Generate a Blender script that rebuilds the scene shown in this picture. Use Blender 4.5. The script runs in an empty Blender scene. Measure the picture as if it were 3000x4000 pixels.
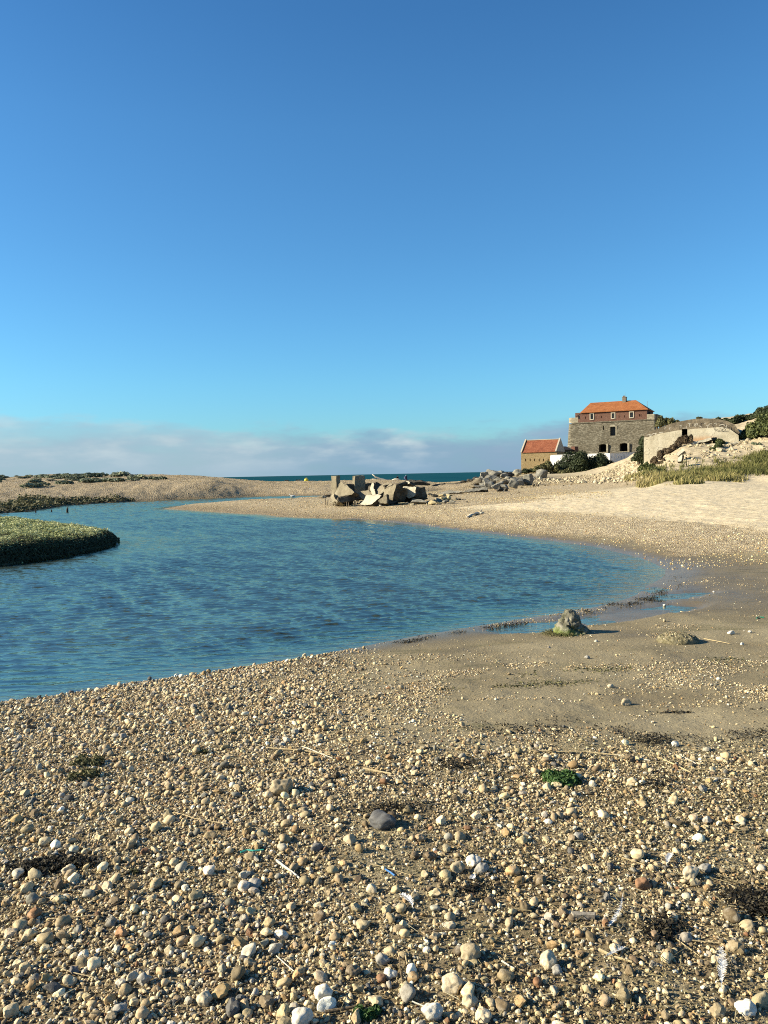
import bpy, bmesh, math, random
import numpy as np
from mathutils import Vector, Matrix, noise as mnoise

rng = np.random.default_rng(7)
random.seed(7)
C = bpy.context.scene.collection
R = math.radians

# ------------------------------------------------------------------ camera
EYE = np.array((0.0, 0.0, 2.3))
FPX = 3005.0
PITCH, ROLL = R(2.84), R(-1.13)
cam_m = Matrix.Rotation(R(90) - PITCH, 3, 'X') @ Matrix.Rotation(ROLL, 3, 'Z')
CM = np.array(cam_m)
cam_d = bpy.data.cameras.new('camera')
cam = bpy.data.objects.new('camera', cam_d)
C.objects.link(cam)
cam.matrix_world = Matrix.Translation(Vector(EYE)) @ cam_m.to_4x4()
cam_d.sensor_fit = 'AUTO'
cam_d.sensor_width = 36
cam_d.lens = 36 * FPX / 4000
cam_d.clip_start = 0.1
cam_d.clip_end = 20000
bpy.context.scene.camera = cam


def ray(px, py):
    d = CM @ np.array(((px - 1500) / FPX, (2000 - py) / FPX, -1.0))
    return d


def onz(px, py, z=0.0):
    d = ray(px, py)
    t = (z - EYE[2]) / d[2]
    return EYE + d * t


def atd(px, py, Y):
    d = ray(px, py)
    return EYE + d * (Y / d[1])


def proj(X, Y, Z):
    P = np.stack((np.asarray(X, float) - EYE[0], np.asarray(Y, float) - EYE[1], np.asarray(Z, float) - EYE[2]), -1) @ CM
    w = np.where(-P[..., 2] > 0.05, -P[..., 2], 0.05)
    px = 1500 + FPX * P[..., 0] / w
    py = 2000 - FPX * P[..., 1] / w
    bad = -P[..., 2] <= 0.05
    return np.where(bad, -9999, px), np.where(bad, 9999, py)


# ------------------------------------------------------------------ noise
def _h(ix, iy, s):
    n = (ix * 374761393 + iy * 668265263 + s * 1442695041) & 0xFFFFFFFF
    n = ((n ^ (n >> 13)) * 1274126177) & 0xFFFFFFFF
    return ((n ^ (n >> 16)) & 0xFFFF) / 65535.0


def vn(x, y, s=0):
    x = np.asarray(x, float); y = np.asarray(y, float)
    ix = np.floor(x).astype(np.int64); iy = np.floor(y).astype(np.int64)
    fx = x - ix; fy = y - iy
    fx = fx * fx * (3 - 2 * fx); fy = fy * fy * (3 - 2 * fy)
    a = _h(ix, iy, s); b = _h(ix + 1, iy, s); c = _h(ix, iy + 1, s); d = _h(ix + 1, iy + 1, s)
    return (a * (1 - fx) + b * fx) * (1 - fy) + (c * (1 - fx) + d * fx) * fy - 0.5


def fbm(x, y, s=0, o=4):
    t = 0; a = 1.0
    for i in range(o):
        t = t + a * vn(x * 2 ** i + 17.3 * i, y * 2 ** i + 9.1 * i, s + i)
        a *= 0.5
    return t


def sstep(a, b, x):
    t = np.clip((x - a) / (b - a), 0, 1)
    return t * t * (3 - 2 * t)


# ------------------------------------------------------------------ terrain
def W(px):  # water-line pixel -> world xy
    p = onz(px[0], px[1], 0.0)
    return (p[0], p[1])


river_poly = [(-80, 16), (-30, 4), (-9, 6.6)] + [W(p) for p in [
    (0, 2740), (180, 2718), (362, 2691), (500, 2668), (624, 2651), (814, 2624), (940, 2606), (1085, 2583), (1266, 2551), (1500, 2508),
    (1590, 2492), (1708, 2474), (1862, 2447), (2042, 2415), (2178, 2393), (2314, 2370), (2422, 2347), (2476, 2325),
    (2540, 2282), (2598, 2250), (2600, 2225), (2540, 2194), (2449, 2167), (2314, 2135), (2133, 2110), (1952, 2088),
    (1771, 2067), (1640, 2052), (1500, 2037), (1400, 2028), (1198, 2023), (1082, 2019), (1039, 2011), (937, 2007), (841, 2001),
    (716, 1992), (636, 1988), (696, 1977), (841, 1968), (986, 1960), (1130, 1951.5), (1241, 1945.5), (1400, 1942),
    (1600, 1933), (1722, 1921), (1722, 1915), (1600, 1924), (1400, 1931), (1300, 1934), (1241, 1935), (1100, 1937),
    (1000, 1939), (860, 1945), (700, 1950.5), (518, 1958), (380, 1966), (259, 1974), (83, 2000)]] + [(-34, 51), (-80, 47)]
isle_poly = [W(p) for p in [(-60, 2216), (0, 2205), (150, 2190), (290, 2167), (400, 2145), (445, 2127), (454, 2113)]] + \
    [(-10.2, 28.2), (-11.4, 29), (-12.9, 30.6), (-15.6, 33.6), (-18.6, 36.6), (-23, 39), (-60, 42), (-60, 13), (-20, 18.2)]
sea_poly = [(-5000, 190), (-300, 185), (-60, 172), (-20, 160), (0, 156), (14, 152), (20, 150), (26, 168), (36, 196), (46, 222),
            (80, 245), (300, 250), (5000, 260), (5000, 9000), (-5000, 9000)]
pools = [[W(p) for p in q] for q in (
    [(1900, 2462), (2000, 2440), (2120, 2432), (2240, 2425), (2230, 2462), (2100, 2476), (1960, 2478)],
    [(2240, 2430), (2290, 2408), (2380, 2394), (2500, 2378), (2620, 2366), (2710, 2374), (2600, 2404), (2440, 2434), (2320, 2446)],
    [(2530, 2335), (2600, 2322), (2770, 2316), (2700, 2334), (2580, 2348)],
    [(2500, 2306), (2560, 2296), (2610, 2304), (2550, 2316)])]


def polydist(X, Y, poly):
    """signed: positive outside"""
    P = np.array(poly, float)
    Q = np.roll(P, -1, 0)
    best = np.full(X.shape, 1e18)
    ins = np.zeros(X.shape, bool)
    for (ax, ay), (bx, by) in zip(P, Q):
        ex, ey = bx - ax, by - ay
        l2 = ex * ex + ey * ey + 1e-12
        t = np.clip(((X - ax) * ex + (Y - ay) * ey) / l2, 0, 1)
        dx = X - ax - t * ex; dy = Y - ay - t * ey
        best = np.minimum(best, dx * dx + dy * dy)
        if ay != by:
            c = (ay > Y) != (by > Y)
            ins ^= c & (X < ex * (Y - ay) / (by - ay) + ax)
    d = np.sqrt(best)
    return np.where(ins, -d, d)


def cp(px, py, D):
    p = atd(px, py, D)
    return (p[0], p[1], p[2])


HC = [  # x, y, cap height
    (0, -20, 1.6), (-20, -20, 1.6), (20, -20, 1.8), (0, 0, .78), (0, 3, .7), (-3, 3, .7), (3, 3, .75), (0, 6, .55), (-3, 6, .55), (3.5, 6, .65),
    (7, 6, .9), (12, 5, 1.3), (3, 9, .4), (5, 10.5, .36), (8, 11, .55), (1.5, 10, .32), (-2, 8.5, .4), (6.5, 13, .28), (5.2, 13.6, .14), (4, 12.3, .14), (9, 16, .6), (12, 14, .9), (9, 20, .85),
    (10, 24, 1.0), (14, 22, 1.25), (20, 20, 1.6), (12, 30, 1.1), (7, 28, .95), (20, 33, 1.3), (6, 34, .95), (9, 40, 1.0), (14, 44, 1.15), (21, 47, 1.25),
    (5, 41, .7), (-1, 46, .55), (3, 48, .6), (7, 50, .55), (-4, 46, .5), (-8, 52, .35), (-14, 58, .22),
    (10, 60, .5), (6, 75, .5), (14, 64, .5), (20, 58, .8), (28, 57, 1.25), (40, 57, 1.7), (12, 78, .55), (11, 85, .5),
    (18, 74, .7),
    # riprap / fort side
    cp(1900, 1905, 88), cp(1930, 1876, 104), cp(1990, 1862, 114), cp(2060, 1896, 93), cp(2090, 1866, 113), cp(2118, 1862, 112),
    cp(1870, 1893, 96), cp(1840, 1880, 122), cp(2200, 1868, 112), cp(2330, 1868, 104), cp(2300, 1893, 78), cp(2150, 1896, 86),
    cp(2380, 1835, 112), cp(2440, 1812, 112), cp(2480, 1795, 112), cp(2470, 1830, 98), cp(2500, 1860, 78), cp(2500, 1800, 98), cp(2200, 1845, 135), cp(2100, 1845, 140),
    (38, 168, 3.0), (52, 170, 3.2), (60, 165, 3.6), (48, 200, 3.4), (66, 195, 4), (80, 190, 5), (70, 165, 5), (46, 148, 2.6), (56, 140, 3.4), (34, 150, 2.2),
    # dune on the right
    cp(2600, 1880, 56), cp(2800, 1876, 57), cp(3000, 1866, 58), cp(3300, 1860, 58), cp(2560, 1842, 68), cp(2650, 1815, 72), cp(2750, 1808, 72), cp(2900, 1800, 71), cp(3050, 1780, 70),
    cp(2540, 1812, 84), cp(2600, 1775, 82), cp(2640, 1745, 82), cp(2700, 1722, 83), cp(2780, 1712, 83), cp(2860, 1712, 83), cp(2950, 1712, 80), cp(3050, 1690, 80),
    cp(2880, 1652, 92), cp(2940, 1636, 92), cp(3000, 1606, 92), cp(3150, 1560, 92), cp(2820, 1645, 95), cp(2700, 1660, 96), cp(2600, 1690, 97),
    cp(2700, 1655, 110), cp(2850, 1650, 115), cp(2600, 1700, 115), cp(3000, 1630, 120), cp(2560, 1720, 130), cp(2800, 1680, 150), cp(3100, 1640, 160),
    (70, 40, 4), (110, 60, 8), (120, 120, 10), (60, 20, 3.5), (60, -10, 3.5), (150, 200, 9), (100, 215, 6),
    # left shingle bar
    (-34, 62, 1.2), (-45, 62, 1.4), (-26, 76, 1.25), (-36, 84, 1.9), (-55, 80, 2.0), (-80, 80, 2.2), (-30, 97, 2.35), (-24, 95, 2.0), (-20.5, 92, 2.0), (-45, 104, 2.9), (-70, 105, 3.1),
    (-34, 112, 2.85), (-27, 113, 2.5), (-50, 116, 3.2), (-90, 118, 3.3), (-140, 110, 3.3), (-60, 135, 2.6), (-30, 135, 2.2), (-100, 145, 2.4),
    (-16.5, 96, 1.05), (-13, 100, 1.0), (-8, 103, 1.05), (-2, 104, 1.1), (4, 100, 1.0),
    cp(1034, 1880, 130), cp(1150, 1880, 131), cp(1290, 1879, 132), cp(1450, 1873, 132), cp(1560, 1876, 132), cp(1680, 1884, 130), cp(1780, 1890, 128),
    (-20, 146, .9), (0, 146, .5), (10, 145, .5), (-250, 120, 3), (-200, 80, 2.4), (-150, 50, 1.5), (-60, -5, 1.2), (-40, -20, 1.6), (0, -60, 3), (80, -60, 4), (-80, -60, 3),
]
# isle top heights
IS = [(-10.6, 22.6, .56), (-10.2, 27, .36), (-12, 25, .6), (-12, 30, .62), (-16, 34, .62), (-20, 30, .66), (-20, 38, .62), (-16, 24, .64), (-35, 30, .7)]
SC = [  # x, y, shore slope
    (0, 5, .10), (-4, 6, .10), (4, 11, .07), (6.5, 15, .05), (7.5, 18, .08), (7, 23, .17), (4, 29, .2), (0, 38, .17), (-8, 47, .1), (-14, 58, .07), (-8, 70, .1), (0, 80, .12),
    (-34, 60, .22), (-28, 72, .3), (-24, 80, .5), (-21, 86, .75), (-18, 89, .7), (-13, 92, .3), (-8, 94, .3), (0, 92, .2), (-60, 170, .12), (0, 156, .12), (20, 150, .3), (60, 240, .3)]


def _warp(X, Y):
    r = np.hypot(X, Y) + 1e-6
    k = np.log1p(r / 6.0) / r
    return X * k, Y * k


class Interp:
    """exact smooth interpolation of scattered heights, in log-polar space"""
    def __init__(self, pts):
        P = np.array(pts, float)
        u, v = _warp(P[:, 0], P[:, 1])
        self.u, self.v = u, v
        D = np.sqrt((u[:, None] - u) ** 2 + (v[:, None] - v) ** 2 + 2e-4)
        n = len(P)
        A = np.zeros((n + 1, n + 1)); A[:n, :n] = D - .0 * np.eye(n); A[:n, n] = 1; A[n, :n] = 1
        self.w = np.linalg.lstsq(A, np.append(P[:, 2], 0), rcond=1e-9)[0]

    def __call__(self, X, Y):
        u, v = _warp(X, Y)
        out = np.full(X.shape, self.w[-1])
        for a, b, w_ in zip(self.u, self.v, self.w):
            out += w_ * np.sqrt((u - a) ** 2 + (v - b) ** 2 + 2e-4)
        return out


fH, fS, fI = Interp(HC), Interp(SC), Interp(IS)


def terrain(X, Y, detail=True, info=None):
    X = np.asarray(X, float); Y = np.asarray(Y, float)
    dr = polydist(X, Y, river_poly)
    dr = dr + .10 * fbm(X * 1.1, Y * 1.1, 5, 3) * sstep(3, 12, np.hypot(X, Y))
    di = polydist(X, Y, isle_poly)
    ds = polydist(X, Y, sea_poly)
    d = np.minimum(dr, ds)
    H = np.clip(fH(X, Y), .12, 14)
    S = np.clip(fS(X, Y), .045, .8)
    Hk = np.minimum(H, 1.4)
    land = H * (1 - np.exp(-np.clip(d, 0, None) * S / Hk))
    under = -1.3 * (1 - np.exp(np.clip(d, None, 0) * .16))
    z = np.where(d > 0, land, under)
    Hi = np.clip(fI(X, Y), .4, .75)
    di = di + .22 * fbm(X * 1.4, Y * 1.4, 31, 3)
    zi = Hi * (1 - np.exp(-np.clip(-di, 0, None) * 1.9 / Hi))
    isl = di < 0
    z = np.where(isl, zi, z)
    z = np.where((~isl) & (d < 0), np.maximum(z, -1.0 * (1 - np.exp(-np.clip(di, 0, None) * .7)) * 1.0), z)
    for pl in pools:
        dp = polydist(X, Y, pl) + .10 * fbm(X * 3, Y * 3, 61, 3)
        z = np.where(dr > 0, np.where(dp < .35, z * sstep(-.02, .35, dp) - .012 * (1 - sstep(-.05, .05, dp)), z), z)
    if detail:
        r = np.hypot(X, Y)
        dd = np.where(isl, -di, d)
        k = sstep(0.0, 1.2, dd)
        z = z + k * (.05 * fbm(X * .45, Y * .45, 11, 3) * sstep(2, 9, r) + .018 * fbm(X * 2.1, Y * 2.1, 21, 3))
        # footprints and hummocks in dry sand, rough cobbles on the bar
        far = sstep(17, 24, Y) * k * (~isl)
        z = z + far * .045 * vn(X * 1.9, Y * 1.3, 41) * sstep(.5, .9, H)
        bar = sstep(60, 75, Y) * (X < 10) * k
        z = z + bar * (.16 * fbm(X * .8, Y * .5, 51, 3))
        hill = sstep(1.2, 3, H) * sstep(20, 30, X) * sstep(50, 60, Y) * k
        z = z + hill * (.5 * fbm(X * .16, Y * .16, 71, 4) + .16 * fbm(X * .8, Y * .8, 73, 4))
        z = z + isl * (.10 * fbm(X * .9, Y * .9, 81, 3)) * k
        # gritty relief close to the camera
        near = (1 - sstep(7, 11, r)) * k
        z = z + near * (.016 * fbm(X * 5, Y * 5, 91, 3))
    if info is not None:
        info.update(dr=dr, di=di, ds=ds, d=d, H=H, isl=isl)
    return z


def gz(x, y):
    return float(terrain(np.array([x]), np.array([y]))[0])


_tcache = {}


def ground(px, py, y0=1.6, y1=260.):
    """first hit of a pixel ray with the terrain"""
    key = (px, py)
    if key in _tcache:
        return _tcache[key]
    d = ray(px, py)
    Ys = np.exp(np.linspace(math.log(y0), math.log(y1), 900))
    P = EYE[None] + d[None] * (Ys / d[1])[:, None]
    z = terrain(P[:, 0], P[:, 1])
    below = P[:, 2] <= np.maximum(z, 0)
    i = int(np.argmax(below)) if below.any() else len(Ys) - 1
    a, b = Ys[max(i - 1, 0)], Ys[i]
    yy = np.linspace(a, b, 24)
    P = EYE[None] + d[None] * (yy / d[1])[:, None]
    z = terrain(P[:, 0], P[:, 1])
    below = P[:, 2] <= np.maximum(z, 0)
    j = int(np.argmax(below)) if below.any() else 23
    _tcache[key] = P[j]
    return P[j]


# ------------------------------------------------------------------ mesh + tag helpers
def fast_mesh(name, V, F, cols=None, smooth=None, attrs=None):
    """V (n,3), F (m,k) arrays"""
    me = bpy.data.meshes.new(name)
    V = np.ascontiguousarray(V, np.float32); F = np.ascontiguousarray(F, np.int32)
    n, (m, k) = len(V), F.shape
    me.vertices.add(n); me.vertices.foreach_set('co', V.ravel())
    me.loops.add(m * k); me.loops.foreach_set('vertex_index', F.ravel())
    me.polygons.add(m); me.polygons.foreach_set('loop_start', np.arange(0, m * k, k, dtype=np.int32))
    try:
        me.polygons.foreach_set('loop_total', np.full(m, k, np.int32))
    except Exception:
        pass
    if smooth is not None:
        me.polygons.foreach_set('use_smooth', np.broadcast_to(np.asarray(smooth, bool), (m,)).copy())
    for nm, c in ([('col', cols)] if cols is not None else []) + list((attrs or {}).items()):
        a = me.attributes.new(nm, 'FLOAT_COLOR', 'POINT')
        cc = np.ones((n, 4), np.float32); cc[:, :3] = c
        a.data.foreach_set('color', cc.ravel())
    me.update(calc_edges=True)
    return me


def link(name, me, mat=None, parent=None, loc=None):
    o = bpy.data.objects.new(name, me)
    C.objects.link(o)
    if mat is not None and me is not None and len(me.materials) == 0:
        me.materials.append(mat)
    if parent is not None:
        o.parent = parent
    if loc is not None:
        o.location = loc
    return o


def mk(name, V, F, mat, parent=None, smooth=False, loc=None):
    me = bpy.data.meshes.new(name)
    me.from_pydata([tuple(v) for v in V], [], [tuple(f) for f in F])
    if smooth:
        me.polygons.foreach_set('use_smooth', [True] * len(me.polygons))
    me.update()
    return link(name, me, mat, parent, loc)


def from_bm(name, bm, mat, parent=None, smooth=False, loc=None):
    me = bpy.data.meshes.new(name)
    bmesh.ops.recalc_face_normals(bm, faces=bm.faces)
    bm.to_mesh(me); bm.free()
    if smooth:
        me.polygons.foreach_set('use_smooth', [True] * len(me.polygons))
    return link(name, me, mat, parent, loc)


def tag(o, label=None, cat=None, group=None, kind=None):
    if label: o['label'] = label
    if cat: o['category'] = cat
    if group: o['group'] = group
    if kind: o['kind'] = kind
    return o


def thing(name, label, cat, loc=(0, 0, 0), rz=0, group=None):
    o = bpy.data.objects.new(name, None)
    C.objects.link(o)
    o.location = Vector(loc); o.rotation_euler = (0, 0, rz)
    o.empty_display_size = .2
    return tag(o, label, cat, group)


def copy_tree(o, parent=None):
    c = o.copy(); C.objects.link(c)
    if parent is not None:
        c.parent = parent
    for ch in list(o.children):
        copy_tree(ch, c)
    return c


def add_box(bm, lo, hi):
    x0, y0, z0 = lo; x1, y1, z1 = hi
    v = [bm.verts.new(p) for p in ((x0, y0, z0), (x1, y0, z0), (x1, y1, z0), (x0, y1, z0), (x0, y0, z1), (x1, y0, z1), (x1, y1, z1), (x0, y1, z1))]
    for f in ((0, 3, 2, 1), (4, 5, 6, 7), (0, 1, 5, 4), (1, 2, 6, 5), (2, 3, 7, 6), (3, 0, 4, 7)):
        bm.faces.new([v[i] for i in f])
    return v


def add_tube(bm, pts, rad, n=6):
    rings = []
    pts = [Vector(p) for p in pts]
    for i, p in enumerate(pts):
        t = (pts[min(i + 1, len(pts) - 1)] - pts[max(i - 1, 0)]).normalized()
        u = t.orthogonal().normalized(); w = t.cross(u)
        r = rad[i] if hasattr(rad, '__len__') else rad
        rings.append([bm.verts.new(p + (u * math.cos(a) + w * math.sin(a)) * r) for a in [2 * math.pi * k / n for k in range(n)]])
    for a, b in zip(rings, rings[1:]):
        for k in range(n):
            bm.faces.new((a[k], a[(k + 1) % n], b[(k + 1) % n], b[k]))
    bm.faces.new(rings[0][::-1]); bm.faces.new(rings[-1])


# ------------------------------------------------------------------ node helpers
class NT:
    def __init__(self, tree):
        self.t = tree
        tree.nodes.clear()

    def n(self, typ, ins=None, **props):
        nd = self.t.nodes.new(typ)
        for k, v in props.items():
            setattr(nd, k, v)
        for k, v in (ins or {}).items():
            self.set(nd.inputs[k], v)
        return nd

    def set(self, sock, v):
        if isinstance(v, bpy.types.NodeSocket):
            self.t.links.new(v, sock)
        elif isinstance(v, (tuple, list)) and sock.type == 'RGBA' and len(v) == 3:
            sock.default_value = (*v, 1)
        else:
            sock.default_value = v

    def math(self, op, a, b=0.0, c=0.0, clamp=False):
        nd = self.n('ShaderNodeMath', {0: a, 1: b, 2: c}, operation=op, use_clamp=clamp)
        return nd.outputs[0]

    def vmath(self, op, a, b=(0, 0, 0)):
        nd = self.n('ShaderNodeVectorMath', {0: a, 1: b}, operation=op)
        return nd.outputs[0]

    def mix(self, f, a, b, mode='MIX'):
        nd = self.n('ShaderNodeMix', data_type='RGBA', blend_type=mode)
        self.set(nd.inputs[0], f); self.set(nd.inputs[6], a); self.set(nd.inputs[7], b)
        return nd.outputs[2]

    def noise(self, vec, scale, detail=4, rough=.55, dist=0, col=False):
        nd = self.n('ShaderNodeTexNoise', {'Vector': vec, 'Scale': scale, 'Detail': detail, 'Roughness': rough, 'Distortion': dist})
        return nd.outputs[1 if col else 0]

    def vor(self, vec, scale, feature='F1', out=0, rand=1.0):
        nd = self.n('ShaderNodeTexVoronoi', {'Vector': vec, 'Scale': scale, 'Randomness': rand}, feature=feature)
        return nd.outputs[out]

    def ramp(self, f, stops, interp='LINEAR'):
        nd = self.n('ShaderNodeValToRGB', {0: f})
        cr = nd.color_ramp; cr.interpolation = interp
        while len(cr.elements) < len(stops):
            cr.elements.new(.5)
        for e, (p, c) in zip(cr.elements, stops):
            e.position = p
            e.color = (c, c, c, 1) if not hasattr(c, '__len__') else (*c, 1)
        return nd.outputs[0]

    def rng(self, v, a, b, c=0.0, d=1.0, smooth=False):
        nd = self.n('ShaderNodeMapRange', {0: v, 1: a, 2: b, 3: c, 4: d}, interpolation_type='SMOOTHSTEP' if smooth else 'LINEAR')
        return nd.outputs[0]

    def attr(self, name):
        return self.n('ShaderNodeAttribute', attribute_name=name).outputs['Color']

    def sep(self, c):
        nd = self.n('ShaderNodeSeparateXYZ', {0: c})
        return nd.outputs

    def comb(self, x, y, z):
        return self.n('ShaderNodeCombineXYZ', {0: x, 1: y, 2: z}).outputs[0]

    def pos(self):
        return self.n('ShaderNodeNewGeometry').outputs['Position']

    def obj(self):
        return self.n('ShaderNodeTexCoord').outputs['Object']

    def bump(self, h, strength=.5, dist=.02, normal=None):
        ins = {'Height': h, 'Strength': strength, 'Distance': dist}
        if normal is not None: ins['Normal'] = normal
        return self.n('ShaderNodeBump', ins).outputs[0]

    def pbsdf(self, base, rough=.9, normal=None, spec=.3):
        ins = {'Base Color': base, 'Roughness': rough, 'Specular IOR Level': spec}
        if normal is not None: ins['Normal'] = normal
        return self.n('ShaderNodeBsdfPrincipled', ins).outputs[0]

    def out(self, sh):
        self.n('ShaderNodeOutputMaterial', {'Surface': sh})


def mat(name):
    m = bpy.data.materials.new(name)
    m.use_nodes = True
    return m, NT(m.node_tree)


# ------------------------------------------------------------------ light, sky
SUN_EL, SUN_AZ = R(25), R(3)      # azimuth: radians behind the camera's left (-x)
sdir = Vector((-math.cos(SUN_EL) * math.cos(SUN_AZ), -math.cos(SUN_EL) * math.sin(SUN_AZ), math.sin(SUN_EL)))
sun_d = bpy.data.lights.new('sun', 'SUN')
sun_d.energy = 5.0
sun_d.angle = R(.5)
sun_d.color = (1.0, .885, .66)
sun = bpy.data.objects.new('sun', sun_d)
C.objects.link(sun)
sun.rotation_euler = sdir.to_track_quat('Z', 'Y').to_euler()

world = bpy.data.worlds.new('World')
bpy.context.scene.world = world
world.use_nodes = True
w = NT(world.node_tree)
sky = w.n('ShaderNodeTexSky', sky_type='NISHITA', sun_disc=False, sun_elevation=SUN_EL, sun_rotation=math.atan2(sdir.x, sdir.y),
          altitude=0, air_density=1.25, dust_density=.35, ozone_density=4.0)
vec = w.n('ShaderNodeTexCoord').outputs['Generated']
sx, sy, sz = w.sep(vec)[:3]
az = w.math('ARCTAN2', sx, sy)
# a graded sky: deeper blue overhead, clear cyan low down
tint = w.ramp(w.rng(sz, 0, .75), [(0, (.55, 1.05, 1.54)), (.153, (.56, 1.083, 1.435)), (.36, (.53, 1.01, 1.32)), (.535, (.51, .98, 1.28)), (.67, (.44, .885, 1.20)), (1, (.42, .85, 1.18))])
skyc = w.mix(1.0, sky.outputs[0], tint, 'MULTIPLY')
# cloud bank low over the sea
cv = w.comb(w.math('MULTIPLY', az, 9), w.math('MULTIPLY', sz, 34), 0.0)
cn = w.noise(cv, 1.0, 6, .55)
cn2 = w.noise(w.comb(w.math('MULTIPLY', az, 26), w.math('MULTIPLY', sz, 80), 3.0), 1.0, 5, .55)
lump = w.math('ADD', w.math('MULTIPLY', w.math('SUBTRACT', cn, .5), .055), w.math('MULTIPLY', w.math('SUBTRACT', cn2, .5), .026))
top = w.ramp(w.rng(az, -.55, .55), [(0, .80), (.16, .78), (.28, .66), (.5, .60), (.62, .57), (.68, .60), (.72, .70), (.76, .62), (.86, .66), (1, .66)])
edge = w.math('SUBTRACT', w.math('ADD', w.math('MULTIPLY', top, .1), lump), sz)
cov = w.rng(edge, -.004, .014, 0, 1, True)
lowfade = w.rng(az, .12, .5, .9, .35)
shade = w.noise(w.comb(w.math('MULTIPLY', az, 14), w.math('MULTIPLY', sz, 46), 9.0), 1.0, 5, .5)
cloudc = w.ramp(shade, [(.34, (.26, .405, .595)), (.47, (.33, .475, .645)), (.57, (.47, .61, .72)), (.70, (.66, .76, .82))])
hz = w.ramp(w.rng(sz, 0, .05), [(0, (.27, .45, .64)), (1, (.31, .47, .655))])
cloudc = w.mix(w.rng(sz, .045, .0, 0, .8, True), cloudc, hz)
CLOUD_GAIN = 7.0
cloudc = w.mix(w.rng(az, .0, -.24, 0, .55, True), cloudc, (.53, .675, .755))
cloudc = w.mix(w.rng(az, .02, .16, 0, .75, True), cloudc, (.285, .425, .605))
cloudc = w.mix(1.0, cloudc, (CLOUD_GAIN,) * 3, 'MULTIPLY')
above = w.rng(sz, -.02, .0)
thin_ = w.math('MULTIPLY', w.rng(shade, .30, .58, .74, .95), w.rng(w.math('SUBTRACT', edge, w.rng(az, -.1, -.45, 0, .012)), .0, .03, .55, 1.0, True))
cov = w.math('MULTIPLY', w.math('MULTIPLY', cov, thin_), w.math('MINIMUM', above, 1))
skyall = w.mix(cov, skyc, cloudc)
bg = w.n('ShaderNodeBackground', {'Color': skyall, 'Strength': .050})
w.n('ShaderNodeOutputWorld', {'Surface': bg.outputs[0]})

vs = bpy.context.scene.view_settings
vs.view_transform = 'Standard'
vs.look = 'None'
vs.exposure = 1.38
vs.gamma = 1
cy = bpy.context.scene.cycles
cy.max_bounces = 6; cy.diffuse_bounces = 3; cy.glossy_bounces = 3; cy.transparent_max_bounces = 6; cy.transmission_bounces = 3
cy.caustics_reflective = False; cy.caustics_refractive = False
cy.use_denoising = False
cy.filter_width = 1.05
# ------------------------------------------------------------------ ground sheet
def dens_near(px, py, x, y):
    n = fbm(x * .8, y * .8, 401, 3); n2 = fbm(x * 2.4, y * 2.4, 411, 2)
    lower = sstep(2880, 3010, py)
    up = 1 - sstep(1000, 1650, px + 420 * n + 160 * n2 - (py - 2600) * .9)
    sparse = .012 + .34 * sstep(.14, .36, n + .5 * n2 - .12 * sstep(1900, 2700, px))
    sk = fbm(x * .7, y * 2.6, 415, 3)
    sparse = sparse + .22 * sstep(.12, .40, sk) * sstep(2480, 2540, py)
    a = np.maximum(up * (.38 + .62 * sstep(-.25, .22, n + n2)), sparse * (.3 + .7 * sstep(2420, 2560, py)))
    b = .66 + .60 * n + .40 * n2 + .28 * (1 - sstep(900, 1700, px)) - .22 * sstep(1900, 2700, px)
    dn = a * (1 - lower) + np.clip(b, .06, 1) * lower
    return np.clip(dn, 0, 1)


def polar_grid(th_front, n_front, n_back, radii):
    a = np.concatenate((np.linspace(-th_front, th_front, n_front), np.linspace(th_front, 2 * math.pi - th_front, n_back + 2)[1:-1]))
    A, Rr = np.meshgrid(a, radii)
    X = Rr * np.sin(A); Y = Rr * np.cos(A)
    nr, na = X.shape
    i = np.arange(nr - 1)[:, None] * na; j = np.arange(na)[None]
    j2 = (j + 1) % na
    F = np.stack((i + j, i + j2, i + na + j2, i + na + j), -1).reshape(-1, 4)[:, ::-1]
    return X, Y, F, nr, na


radii = np.concatenate(([.02, .3, .7], np.geomspace(1.0, 150, 880), np.geomspace(155, 6000, 60)))
X, Y, F, nr, na = polar_grid(R(44), 760, 60, radii)
info = {}
Z = terrain(X, Y, info=info)
PX, PY = proj(X, Y, Z)
d = info['d']; dr = info['dr']
rr = np.hypot(X, Y)
n1 = fbm(X * .9, Y * .9, 101, 4); n2 = fbm(X * .25, Y * .25, 111, 3)
# ZONE: r wet, g gravel, b dry pale sand
front = (Y > 0) & (PX > -1500) & (PX < 4500)
wet = np.exp(-np.clip(Z, 0, None) / (.12 + .12 * sstep(9, 13, Y))) * (Y > 7) + np.exp(-np.clip(Z, 0, None) / .05) * (Y <= 7)
wet = np.maximum(wet, (Z < .01) * 1.0)
# damp flat on the near right
flat = sstep(900, 1700, PX) * sstep(2200, 2300, PY) * (1 - sstep(2700, 2900, PY)) * front
wet = np.clip(np.maximum(wet, flat * (.42 + .5 * n1 + .25 * n2)), 0, 1)
grav_near = np.clip(dens_near(PX, PY, X, Y) * 1.15, 0, .85) * (Y < 17) * front * sstep(2350, 2480, PY)
shell = np.exp(-((d - 2.4 - n2) / 2.2) ** 2) * (Y > 19) * (Y < 60) * (X > -20)
dry = sstep(2.6, 5.0, d + 1.5 * n2) * (Y > 17) * (Y < 62) * sstep(-1, 5, X - (Y - 40) * .12)
edge_px = 1962 - (PX - 1850) * .1
dry = dry * sstep(-8, 10, PY - edge_px)
bar = ((Y > 62) & (X < 12)) * 1.0
spit = ((Y > 40) & (X < 9) & (Y < 82)) * 1.0
back = (1 - sstep(-8, 10, PY - edge_px)) * (Y > 30) * (X > 0) * (1 - sstep(1.1, 1.8, info['H']))
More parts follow.
